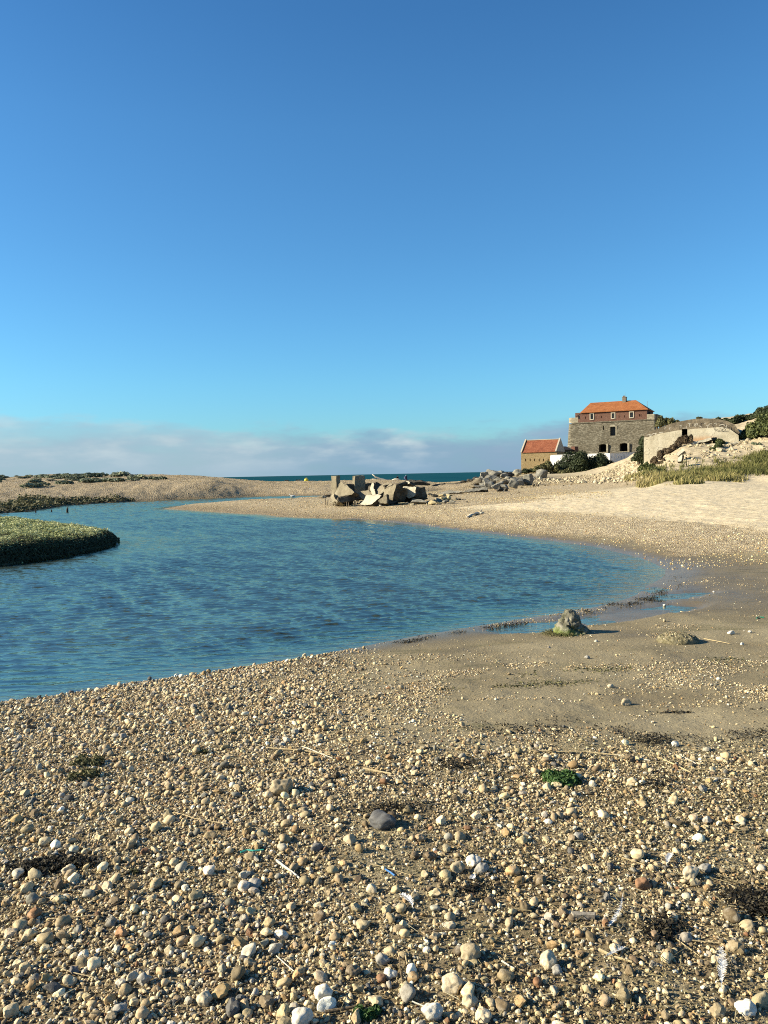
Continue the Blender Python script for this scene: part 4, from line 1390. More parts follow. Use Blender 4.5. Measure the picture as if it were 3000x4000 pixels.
# brick storey
xb0, _ = H(2247, 1640); xb1, _ = H(2527, 1640)
_, ze = H(2395, 1607)
ze = 16.25
brick = boxpart('brick_storey', (xb0, .02, zs + .26), (xb1 - .003, 9.0, ze), m_redb, fort)
cuts = []; WN = []
for cx, w_, ya, yb_ in ((2312, 10.5, 1617, 1637), (2395, 10.5, 1614.5, 1633), (2467, 12, 1611, 1629.5)):
    x0, z1 = H(cx - w_ / 2, ya); x1, z0 = H(cx + w_ / 2, yb_)
    WN.append((x0, x1, z0, z1)); cuts.append(('box', (x0, -1, z0), (x1, .55, z1)))
x0, z1 = H(2258, 1624); x1, z0 = H(2265, 1636)
WS = (x0, x1, z0, z1); cuts.append(('box', (x0, -1, z0), (x1, .5, z1)))
for px, py in ((2287, 1631), (2328, 1630), (2350, 1628), (2418, 1627), (2440, 1626), (2498, 1622), (2504, 1622)):
    x, z = H(px, py); cuts.append(('box', (x - .09, -1, z - .3), (x + .09, .3, z + .25)))
boolean(brick, cuts)
def window(x0, x1, z0, z1, y, depth, parent, name='window', frame=True, bars=(2, 3)):
    w0 = boxpart(name, (x0 + .01, y + depth - .05, z0 + .01), (x1 - .01, y + depth, z1 - .01), m_glass, parent)
    if frame:
        bm = bmesh.new(); t = .22; pr = .10
        add_box(bm, (x0 - t, y - pr, z0 - t), (x0, y + .12, z1 + t)); add_box(bm, (x1, y - pr, z0 - t), (x1 + t, y + .12, z1 + t))
        add_box(bm, (x0 + .002, y - pr, z1), (x1 - .002, y + .12, z1 + t)); add_box(bm, (x0 + .002, y - pr - .05, z0 - t), (x1 - .002, y + .12, z0))
        from_bm('surround', bm, m_frame, w0)
    if bars:
        bm = bmesh.new(); nx, nz_ = bars
        for i in range(nx + 1):
            x = x0 + (x1 - x0) * i / nx; x = min(max(x, x0 + .035), x1 - .035)
            add_box(bm, (x - .03, y + depth - .13, z0 + .012), (x + .03, y + depth - .07, z1 - .012))
        for i in range(nz_ + 1):
            z = z0 + (z1 - z0) * i / nz_; z = min(max(z, z0 + .035), z1 - .035)
            add_box(bm, (x0 + .012, y + depth - .122, z - .025), (x1 - .012, y + depth - .078, z + .025))
        from_bm('glazing_bars', bm, m_frame, w0)
    return w0
for q in WN: window(*q, .02, .42, fort)
window(*WS, .02, .4, fort, frame=False, bars=(1, 2))
# tall shuttered opening with a lit right reveal, and the gun ports
x0, x1, z0, z1 = W_tall
sh_ = boxpart('shutter', (x0 + .02, .55, z0 + .02), (x1 - .02, .65, z1 - .02), m_door, fort)
bm = bmesh.new(); t = .28; xs_ = x1
add_box(bm, (x1 + .003, -.22, z0 - .25), (x1 + t, .5, z1 + .1)); add_box(bm, (x0 - .1, -.24, z1), (x1 + .002, .5, z1 + .3)); add_box(bm, (x0 - .1, -.24, z0 - .25), (x1 + .002, .5, z0))
from_bm('surround', bm, m_lime, sh_)
for x0, x1, z0, z1 in EMB:
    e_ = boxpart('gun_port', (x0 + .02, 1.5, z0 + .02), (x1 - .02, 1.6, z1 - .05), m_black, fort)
    bm = bmesh.new()
    add_box(bm, (x1 + .002, -.80, z0 - .1), (x1 + .42, -.3, z1 - .1)); add_box(bm, (x0 - .1, -.84, z0 - .26), (x1 + .42, -.3, z0 - .102))
    from_bm('surround', bm, m_lime, e_)
# eaves ledge below the gun ports
xl, zl = H(2330, 1772, -.7); boxpart('ledge', (xl, -.92, zl - .2), (LF + .3, -.3, zl), m_stone, fort)
# hipped roof with overhang; ridge from pixels at mid depth
ov = .35; dpt = 9.0
xr_a, zr = H(2307, 1572, dpt / 2); xr_b, zr_b = H(2484, 1564.5, dpt / 2)
zr = (zr + zr_b) / 2
ea, _ = H(2266, 1611, -ov); eb, _ = H(2531, 1600, -ov)
V = [(ea, -ov, ze), (eb, -ov, ze), (eb, dpt + ov, ze), (ea, dpt + ov, ze), (xr_a, dpt / 2, zr), (xr_b, dpt / 2, zr)]
V += [(v[0], v[1], v[2] - .14) for v in V[:4]]
roof = mk('roof', V, [(0, 1, 5, 4), (1, 2, 5), (2, 3, 4, 5), (3, 0, 4), (0, 6, 7, 1), (1, 7, 8, 2), (2, 8, 9, 3), (3, 9, 6, 0), (6, 9, 8, 7)], m_tile, fort)
# lean-to roof at the left end and dark stair head at the right
xa, za = H(2250, 1628, .3)
mk('lean_to_roof', [(ea - .05, .0, ze - .2), (xa, .0, za), (xa, 6, za), (ea - .05, 6, ze - .2), (ea - .05, .0, ze - .42), (xa, .0, za - .2), (xa, 6, za - .2), (ea - .05, 6, ze - .42)],
   [(0, 1, 2, 3), (4, 7, 6, 5), (0, 4, 5, 1), (1, 5, 6, 2), (2, 6, 7, 3), (3, 7, 4, 0)], m_dkroof, fort)
xa, za = H(2531, 1602, 2.2); xb_, zb_2 = H(2547, 1617, 2.2)
mk('stair_head', [(xa - .3, 2.2, za), (xb_, 2.2, zb_2), (xb_, 7, zb_2), (xa - .3, 7, za), (xa - .3, 2.2, zs), (xb_, 2.2, zs), (xb_, 7, zs), (xa - .3, 7, zs)],
   [(0, 1, 2, 3), (4, 7, 6, 5), (0, 4, 5, 1), (1, 5, 6, 2), (2, 6, 7, 3), (3, 7, 4, 0)], m_dkroof, fort)
# chimney with pots, rod
yc = dpt / 2 - .8
x0, z1 = H(2430.5, 1552, yc); x1, z0 = H(2444, 1580, yc)
ch = boxpart('chimney', (x0, yc, z0 - .6), (x1, yc + 1.5, z1), plain('chimney brick', (.19, .165, .13), .9, .1, .4), roof)
boxpart('chimney_cap', (x0 - .07, yc - .07, z1), (x1 + .07, yc + 1.57, z1 + .13), m_lime, roof)
bm = bmesh.new()
for q in (.25, .6): add_tube(bm, [(x0 + (x1 - x0) * q, yc + .5, z1 + .13), (x0 + (x1 - x0) * q, yc + .5, z1 + .42)], .12, 8)
from_bm('chimney_pot', bm, m_redb, roof)
bm = bmesh.new(); xx, zz = H(2441.5, 1533, yc + 1.2); add_tube(bm, [(xx, yc + 1.2, z1 + .1), (xx, yc + 1.2, zz)], .035, 6); from_bm('antenna', bm, m_iron, roof)
bm = bmesh.new(); xx, zz = H(2528, 1567, 2.5); add_tube(bm, [(xx, 2.5, ze - .5), (xx, 2.5, zz)], .05, 6); from_bm('lightning_rod', bm, m_iron, fort)

# ---- white loopholed wall in front
def zpx(px, py, D): return EYE[2] + ray(px, py)[2] / ray(px, py)[1] * D
wl = thing('rampart_wall', 'low whitewashed wall with narrow loopholes below the fort', 'wall', (0, 0, 0)); wl['kind'] = 'thing'
pts_px = [(2150, 1782, 172), (2168, 1779, 166), (2382, 1772, 158), (2484, 1768, 166)]
W3 = [atd(px, py, D) for px, py, D in pts_px]
for (a, b) in zip(W3[:-1], W3[1:]):
    F_ = Frame(a, b)
    e = boxpart('wall_section', (0.003, 0, -1.0), (F_.L - .003, .7, 0), m_white, wl)
    for v in e.data.vertices:
        za, zb2 = a[2], b[2]
        v.co.z = (za + (zb2 - za) * v.co.x / F_.L) if v.co.z > -.5 else 1.0
    e.location = F_.o; e.rotation_euler = (0, 0, F_.rz)
    n_ = int(F_.L / 1.35)
    cuts = []
    for i in range(n_):
        x = (i + .5) * F_.L / n_
        zt2 = a[2] + (b[2] - a[2]) * x / F_.L
        cuts.append(('box', (x - .09, -.4, zt2 - 1.15), (x + .09, .45, zt2 - .55)))
    if n_ > 2:
        bpy.context.view_layer.update()
        # cut in local space
        e.location = (0, 0, 0); e.rotation_euler = (0, 0, 0); e.parent = None
        boolean(e, cuts)
        e.parent = wl; e.location = F_.o; e.rotation_euler = (0, 0, F_.rz)
    cp_ = boxpart('coping', (-.05, -.06, 0), (F_.L + .05, .76, .12), m_white, wl)
    for v in cp_.data.vertices: v.co.z += a[2] + (b[2] - a[2]) * np.clip(v.co.x / F_.L, 0, 1)
    cp_.location = F_.o; cp_.rotation_euler = (0, 0, F_.rz)

# ---- small gabled house
A = atd(2036, 1830, 176.0); B = atd(2176, 1830, 172.0)
fg = Frame(A, B)
gh = thing('gabled_house', 'small gabled tan brick house with a red tile roof beside the fort', 'house', fg.o, fg.rz)
LG = fg.L; dg_ = 6.0
_, zb0 = fg.hit(2100, 1845); _, zeave = fg.hit(2100, 1766.5); _, zrg = fg.hit(2105, 1718.5, dg_ / 2)
hw = prism('wall', [(0, 0), (LG, 0), (LG, dg_), (0, dg_)], zb0 - 1.5, zeave - .05, m_yelb, gh)
cuts = []
for px in (2053, 2071, 2088, 2106, 2123, 2141):
    x, z = fg.hit(px, 1797); cuts.append(('box', (x - .11, -.5, z - .3), (x + .11, .5, z + .3)))
boolean(hw, cuts)
boxpart('eave_course', (.0, -.14, zeave - .045), (LG, dg_ + .14, zeave + .06), m_redb, gh)
V = [(.32, -.25, zeave + .08), (LG - .32, -.25, zeave + .08), (LG - .32, dg_ / 2, zrg), (.32, dg_ / 2, zrg), (LG - .32, dg_ + .25, zeave + .08), (.32, dg_ + .25, zeave + .08)]
V += [(v[0], v[1], v[2] - .12) for v in V]
mk('roof', V, [(0, 1, 2, 3), (3, 2, 4, 5), (6, 9, 8, 7), (9, 11, 10, 8), (0, 6, 7, 1), (4, 10, 11, 5), (0, 3, 9, 6), (3, 5, 11, 9), (1, 7, 8, 2), (2, 8, 10, 4)], m_tile2, gh)
for xg0, xg1 in ((0.0, .315), (LG - .315, LG)):
    pr = [(-.35, zeave + .065), (dg_ + .35, zeave + .065), (dg_ + .35, zeave + .3), (dg_ / 2, zrg + .3), (-.35, zeave + .3)]
    bm = bmesh.new()
    a_ = [bm.verts.new((xg0, p[0], p[1])) for p in pr]; b_ = [bm.verts.new((xg1, p[0], p[1])) for p in pr]
    bm.faces.new(a_); bm.faces.new(b_[::-1])
    for i in range(5): bm.faces.new((a_[i], b_[i], b_[(i + 1) % 5], a_[(i + 1) % 5]))
    from_bm('gable_parapet', bm, m_frame, gh)
boxpart('ridge', (.33, dg_ / 2 - .14, zrg - .03), (LG - .33, dg_ / 2 + .14, zrg + .12), m_frame, gh)

# ---- dark gate passage between house and fort
A = atd(2177, 1790, 177.0); B = atd(2243, 1790, 181.0)
fp = Frame(A, B)
gp = thing('gate_passage', 'dark roofed gate passage with a blue gate between house and fort', 'gatehouse', fp.o, fp.rz)
LP = fp.L; dp_ = 4.0
_, zpt = fp.hit(2210, 1742); _, zpe = fp.hit(2210, 1757); _, zpg = fp.hit(2200, 1770)
zpb = 3.0
_, zg0 = fp.hit(2200, 1781)
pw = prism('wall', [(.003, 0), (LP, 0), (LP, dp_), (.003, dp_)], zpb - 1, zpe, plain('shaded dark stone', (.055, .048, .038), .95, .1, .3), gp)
xg0, _ = fp.hit(2179, 1775); xg1, _ = fp.hit(2211, 1775)
boolean(pw, [('box', (xg0, -1, zpb - .5), (xg1, dp_ + 1, zpg + .25))])
V = [(.0, -.3, zpe), (LP - .4, -.3, zpe), (LP - .4, dp_ / 2, zpt), (0, dp_ / 2, zpt), (LP - .4, dp_ + .3, zpe), (0, dp_ + .3, zpe)]
mk('roof', V, [(0, 1, 2, 3), (3, 2, 4, 5), (0, 5, 4, 1), (0, 3, 5), (1, 4, 2)], m_dkroof, gp)
boxpart('gable_pier', (LP - .38, -.45, zpb), (LP + .9, .6, zpt - .1), m_redb, gp)
gt = boxpart('gate', (xg0 + .05, 1.2, zpb - .4), (xg1 - .05, 1.3, zg0 + .35), m_blue, gp)
bm = bmesh.new()
for x in (xg0 + .06, (xg0 + xg1) / 2 + .15, xg1 - .2): add_box(bm, (x, .9, zpb - .4), (x + .16, 1.15, zpg + .22))
from_bm('gate_post', bm, m_iron, gp)

# ---- concrete bunker on the dune
A = atd(2515, 1740, 84.5); B = atd(2900, 1740, 80.5)
fb = Frame(A, B)
m_bunk, g = mat('pale cracked concrete')
o = g.obj()
x, y, z = g.sep(o)[:3]
crk = g.n('ShaderNodeTexVoronoi', {'Vector': g.vmath('ADD', o, g.n('ShaderNodeVectorMath', {0: g.noise(o, 1.5, 4, .6, col=True), 'Scale': .5}, operation='SCALE').outputs[0]), 'Scale': 1.0}, feature='DISTANCE_TO_EDGE').outputs[0]
n1_ = g.noise(o, .8, 6, .65); n2_ = g.noise(o, 4, 5, .7)
c = g.ramp(n1_, [(.3, (.30, .26, .18)), (.5, (.45, .40, .295)), (.7, (.55, .50, .385))])
c = g.mix(g.math('MULTIPLY', g.rng(crk, .0, .03, .8, 0), g.rng(n1_, .45, .55)), c, (.10, .085, .06))
rust_ = g.math('MULTIPLY', g.math('MULTIPLY', g.rng(x, 4.6, 5.2), g.rng(x, 7.6, 6.6)), g.math('MULTIPLY', g.rng(z, 4.9, 5.15), g.rng(z, 5.75, 5.3)))
c = g.mix(g.math('MULTIPLY', rust_, .6), c, (.42, .20, .075))
lines = g.rng(g.math('ABSOLUTE', g.math('SUBTRACT', g.math('FRACT', g.math('MULTIPLY', z, 2.2)), .5)), .46, .5)
c = g.mix(g.math('MULTIPLY', lines, .35), c, (.2, .17, .12))
g.out(g.pbsdf(c, .93, g.bump(n2_, .6, .05), .15))
m_cap, g = mat('weathered bunker cap')
o = g.obj(); n1_ = g.noise(o, 1.1, 6, .7)
g.out(g.pbsdf(g.ramp(n1_, [(.3, (.075, .062, .044)), (.5, (.155, .128, .090)), (.7, (.26, .21, .145))]), .95, g.bump(g.noise(o, 5, 5, .7), .8, .08), .1))
bk = thing('bunker', 'half buried pale concrete bunker with a dark doorway and painted graffiti', 'bunker', fb.o, fb.rz)
def bpoly(name, px_pts, y0, y1, mt, parent=bk):
    bm = bmesh.new(); q = [fb.hit(px, py, y0) for px, py in px_pts]
    a_ = [bm.verts.new((p[0], y0, p[1])) for p in q]; b_ = [bm.verts.new((p[0], y1, p[1])) for p in q]
    bm.faces.new(a_); bm.faces.new(b_[::-1])
    for i in range(len(q)): bm.faces.new((a_[i], b_[i], b_[(i + 1) % len(q)], a_[(i + 1) % len(q)]))
    return from_bm(name, bm, mt, parent)
wall_px = [(2515, 1830), (2515, 1709), (2530, 1708), (2575, 1694), (2610, 1688), (2650, 1681), (2700, 1676), (2760, 1672), (2815, 1668), (2850, 1676), (2885, 1700), (2890, 1800), (2700, 1810)]
bw_ = bpoly('wall', wall_px, 0, 5.5, m_bunk)
x0, z1 = fb.hit(2663, 1675.5); x1, z0 = fb.hit(2685, 1730)
dxx = (x0, x1, z0, z1)
cap_px = [(2517, 1712), (2519, 1696), (2545, 1684), (2580, 1670), (2620, 1655), (2660, 1645), (2700, 1638), (2750, 1634), (2800, 1636), (2840, 1644), (2870, 1658), (2890, 1690), (2880, 1700), (2850, 1678), (2815, 1670), (2760, 1674), (2700, 1678), (2650, 1683), (2610, 1690), (2575, 1697), (2530, 1711)]
cap = bpoly('cap', cap_px, .25, 6.5, m_cap)
boolean(bw_, [('box', (x0, -.5, z0), (x1, 3.5, z1))])
boolean(cap, [('box', (x0, -.5, z0), (x1, 3.4, z1 + .0))])
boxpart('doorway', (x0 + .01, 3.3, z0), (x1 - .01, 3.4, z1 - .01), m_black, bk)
# crumbling notch edge between wall and cap
# graffiti: painted strokes, a little proud of the concrete
m_pw = plain('white paint', (.46, .43, .36), .7, .2, .15, 8); m_pb = plain('black paint', (.030, .028, .028), .7, .2, .2, 8)
def strokes(name, lines_px, mt, wpx=1.6, y=-.006, parent=None):
    bm = bmesh.new()
    for ln in lines_px:
        q = [fb.hit(px, py, y) for px, py in ln]
        for i in range(len(q) - 1):
            a_ = Vector((q[i][0], 0, q[i][1])); b_ = Vector((q[i + 1][0], 0, q[i + 1][1]))
            d_ = (b_ - a_); L_ = d_.length
            if L_ < 1e-4: continue
            d_ /= L_; nn = Vector((-d_.z, 0, d_.x)) * (wpx * 84 / FPX * .5)
            e_ = d_ * (wpx * 84 / FPX * .35)
            bm.faces.new([bm.verts.new((p.x, y - .0006 * i, p.z)) for p in (a_ - e_ + nn, a_ - e_ - nn, b_ + e_ - nn, b_ + e_ + nn)])
    return from_bm(name, bm, mt, parent or bk)
T = [[(2655, 1662), (2661, 1661), (2660, 1670)], [(2688, 1655), (2698, 1653)], [(2694, 1654), (2692, 1667)], [(2710, 1656), (2726, 1655), (2724, 1660), (2713, 1661), (2716, 1667)], [(2711, 1656), (2718, 1659)],
     [(2752, 1655), (2757, 1652)], [(2760, 1662), (2765, 1664), (2772, 1656), (2780, 1655)], [(2766, 1664), (2763, 1671)], [(2730, 1663), (2742, 1669)], [(2790, 1654), (2800, 1653), (2800, 1661)],
     [(2668, 1673), (2676, 1672)], [(2681, 1665), (2680, 1674)], [(2599, 1668), (2597, 1676)], [(2614, 1670), (2618, 1681)], [(2617, 1671), (2622, 1672)]]
def yflat(py): return .235
strokes('graffiti', T, m_pw, 1.5, .243)
strokes('graffiti', [[(2526, 1700), (2540, 1697), (2538, 1706), (2552, 1693), (2566, 1695)], [(2560, 1692), (2562, 1700)], [(2575, 1690), (2590, 1688)]], m_pw, 2.0, .240)
face = [[(2808 + 20 * math.cos(a), 1668 - 17 * math.sin(a)) for a in np.linspace(.4, 5.6, 16)], [(2812, 1655), (2820, 1650), (2834, 1658), (2838, 1668), (2832, 1682), (2822, 1686)],
        [(2810, 1667), (2818, 1662), (2828, 1664)], [(2812, 1674), (2822, 1678), (2832, 1672)], [(2798, 1676), (2812, 1683), (2826, 1686), (2850, 1687)], [(2828, 1683), (2848, 1684)], [(2848, 1664), (2848, 1684)], [(2848, 1662), (2856, 1658), (2864, 1660), (2856, 1664)]]
strokes('scribbled_drawing', face, m_pb, 1.3, -.006)
strokes('graffiti', [[(2810, 1661), (2822, 1658), (2830, 1661)], [(2837, 1661), (2836, 1674)], [(2814, 1671), (2824, 1670)]], m_pw, 2.2, -.012)
strokes('graffiti', [[(2742, 1664), (2737, 1657), (2742, 1652), (2750, 1653)], [(2697, 1665), (2706, 1664), (2706, 1657)], [(2782, 1662), (2790, 1668)]], m_pb, 1.6, .236)
# ------------------------------------------------------------------ broken concrete, boulders, rubble
def rock_mat(name, stops, scale=2.2, rough=.9, bumpd=.05, lichen=None, coord='obj'):
    m, g = mat(name)
    o = g.pos()
    n = g.noise(o, scale, 6, .68); n2 = g.noise(o, scale * 5, 5, .7)
    c = g.ramp(g.math('ADD', g.math('MULTIPLY', n, .7), g.math('MULTIPLY', n2, .3)), stops)
    if lichen:
        c = g.mix(g.rng(g.noise(o, scale * 1.7, 5, .7), .56, .66, 0, .7), c, lichen)
    g.out(g.pbsdf(c, rough, g.bump(g.math('ADD', n, g.math('MULTIPLY', n2, .5)), .75, bumpd), .2))
    return m


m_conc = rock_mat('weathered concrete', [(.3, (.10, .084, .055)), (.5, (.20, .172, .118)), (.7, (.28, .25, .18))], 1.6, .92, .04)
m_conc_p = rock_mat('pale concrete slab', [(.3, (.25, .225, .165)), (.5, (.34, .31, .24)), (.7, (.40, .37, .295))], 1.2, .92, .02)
m_conc_shade = rock_mat('shaded rough concrete', [(.3, (.028, .023, .016)), (.5, (.062, .052, .037)), (.7, (.14, .118, .085))], 2.4, .95, .06)  # darker concrete copy: shade of faces turned from the sun put into colour
m_rgrey = rock_mat('grey boulder', [(.3, (.085, .081, .067)), (.5, (.165, .156, .13)), (.7, (.26, .245, .205))], 1.4, .9, .06, (.10, .095, .075))
m_rpale = rock_mat('pale boulder', [(.3, (.13, .12, .095)), (.5, (.22, .207, .165)), (.7, (.32, .30, .245))], 1.4, .9, .05)
m_rbrown = rock_mat('brown boulder', [(.3, (.065, .052, .033)), (.5, (.13, .107, .07)), (.7, (.21, .175, .12))], 1.6, .9, .06)
m_ryel = rock_mat('yellow sandstone', [(.3, (.22, .175, .09)), (.5, (.36, .295, .165)), (.7, (.46, .39, .24))], 1.8, .9, .05)
m_rdark = rock_mat('dark wet and shadowed rock', [(.3, (.020, .018, .014)), (.5, (.045, .040, .032)), (.7, (.09, .08, .062))], 2, .8, .06)
m_chalk = rock_mat('chalky rubble', [(.3, (.25, .205, .13)), (.5, (.37, .315, .215)), (.7, (.47, .415, .31))], 2.5, .92, .03)


def traced(name, poly, Y, nrm, thick, mt, back=None, sub=3, amp=.05, parent=None, seed=0, taper=1.0, mt_side=None, smooth=False):
    """a slab whose front face lies on a plane through depth Y facing NRM; extruded backwards with real thickness"""
    P = np.array(poly, float); cpx, cpy = P.mean(0)
    c0 = atd(cpx, cpy, Y); n_ = np.array(nrm, float); n_ /= np.linalg.norm(n_)
    fr = []
    for px, py in poly:
        dv = ray(px, py); t = ((c0 - EYE) @ n_) / (dv @ n_)
        fr.append(EYE + dv * t)
    fr = np.array(fr)
    bk_ = -n_ if back is None else np.array(back, float) / np.linalg.norm(back)
    cen = fr.mean(0)
    bkv = cen + (fr - cen) * taper + bk_ * thick
    bm = bmesh.new()
    a_ = [bm.verts.new(p) for p in fr]; b_ = [bm.verts.new(p) for p in bkv]
    faces = [bm.faces.new(a_), bm.faces.new(b_[::-1])]
    for i in range(len(a_)):
        f = bm.faces.new((a_[i], b_[i], b_[(i + 1) % len(a_)], a_[(i + 1) % len(a_)])); f.material_index = 1
    faces[1].material_index = 1
    bmesh.ops.recalc_face_normals(bm, faces=bm.faces)
    bmesh.ops.triangulate(bm, faces=bm.faces)
    for _ in range(sub):
        L = np.median([e.calc_length() for e in bm.edges])
        bmesh.ops.subdivide_edges(bm, edges=[e for e in bm.edges if e.calc_length() > L * .8], cuts=1, use_grid_fill=True)
        bmesh.ops.triangulate(bm, faces=bm.faces)
    bm.normal_update()
    for v in bm.verts:
        side = any(f.material_index == 1 for f in v.link_faces)
        q = v.co * 2.2 + Vector((seed, 0, 0))
        k = amp * (1.6 if side else .45)
        v.co += Vector((mnoise.noise(q), mnoise.noise(q + Vector((9, 0, 0))), mnoise.noise(q + Vector((0, 9, 0))))) * k
        q2 = v.co * 6 + Vector((0, seed, 0))
        v.co += Vector((mnoise.noise(q2), mnoise.noise(q2 + Vector((5, 0, 0))), mnoise.noise(q2 + Vector((0, 5, 0))))) * k * .5
    o_ = cen.copy(); o_[2] = fr[:, 2].min()
    if parent is None:
        for v in bm.verts: v.co -= Vector(o_)
    me = bpy.data.meshes.new(name); bm.to_mesh(me); bm.free()
    me.materials.append(mt); me.materials.append(mt_side or mt)
    o = link(name, me, None, parent, None if parent is not None else Vector(o_))
    if smooth: me.polygons.foreach_set('use_smooth', [True] * len(me.polygons))
    return o


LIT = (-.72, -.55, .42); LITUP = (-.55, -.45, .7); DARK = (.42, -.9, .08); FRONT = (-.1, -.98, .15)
GR = 'blocks of the blown up concrete bunker on the spit'

# ruined wall with two posts
rw = thing('concrete_ruin', 'dark broken concrete wall with two square posts standing at the far side of the ruin', 'ruin', tuple(ground(1390, 1948, 30, 70)))
off = Vector(rw.location)
def under(o, root, w_off):
    o.parent = root; o.location = Vector(o.location) - w_off
    return o
def rpost(px0, px1, pxe, top_, bot, Y):
    """post: lit left face px0-px1, dark right face px1-pxe"""
    c = atd(px1, bot, Y); s = Y / FPX
    zt_p = zpx(px1, top_, Y); wl_, wr_ = (px1 - px0) * s, (pxe - px1) * s
    # corner towards viewer at px1; left face runs away to the left, right face away to the right
    a = Vector((-wl_, wl_ * .75, 0)); b = Vector((wr_, wr_ * .45, 0))
    q = [Vector((0, 0, 0)), b, a + b, a]
    bm = bmesh.new()
    lo = [bm.verts.new(Vector((c[0], Y, c[2] - .4)) + p) for p in q]; hi = [bm.verts.new(Vector((c[0], Y, zt_p)) + p) for p in q]
    bm.faces.new(lo[::-1]); bm.faces.new(hi)
    for i in range(4): bm.faces.new((lo[i], lo[(i + 1) % 4], hi[(i + 1) % 4], hi[i]))
    bmesh.ops.subdivide_edges(bm, edges=bm.edges, cuts=6, use_grid_fill=True)
    for v in bm.verts:
        v.co += Vector([mnoise.noise(v.co * 2.5 + Vector((k * 7, 0, 0))) for k in range(3)]) * .06
    for v in bm.verts: v.co -= off
    o = from_bm('post', bm, m_conc, rw)
    return o
rpost(1294, 1315, 1330, 1859, 1945, 48.0)
rpost(1377, 1388.5, 1426, 1858, 1900, 49.5)
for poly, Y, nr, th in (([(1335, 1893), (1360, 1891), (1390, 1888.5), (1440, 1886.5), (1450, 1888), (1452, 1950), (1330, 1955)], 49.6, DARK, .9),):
    o = traced('wall', poly, Y, nr, th, m_conc_shade, amp=.05); under(o, rw, off)
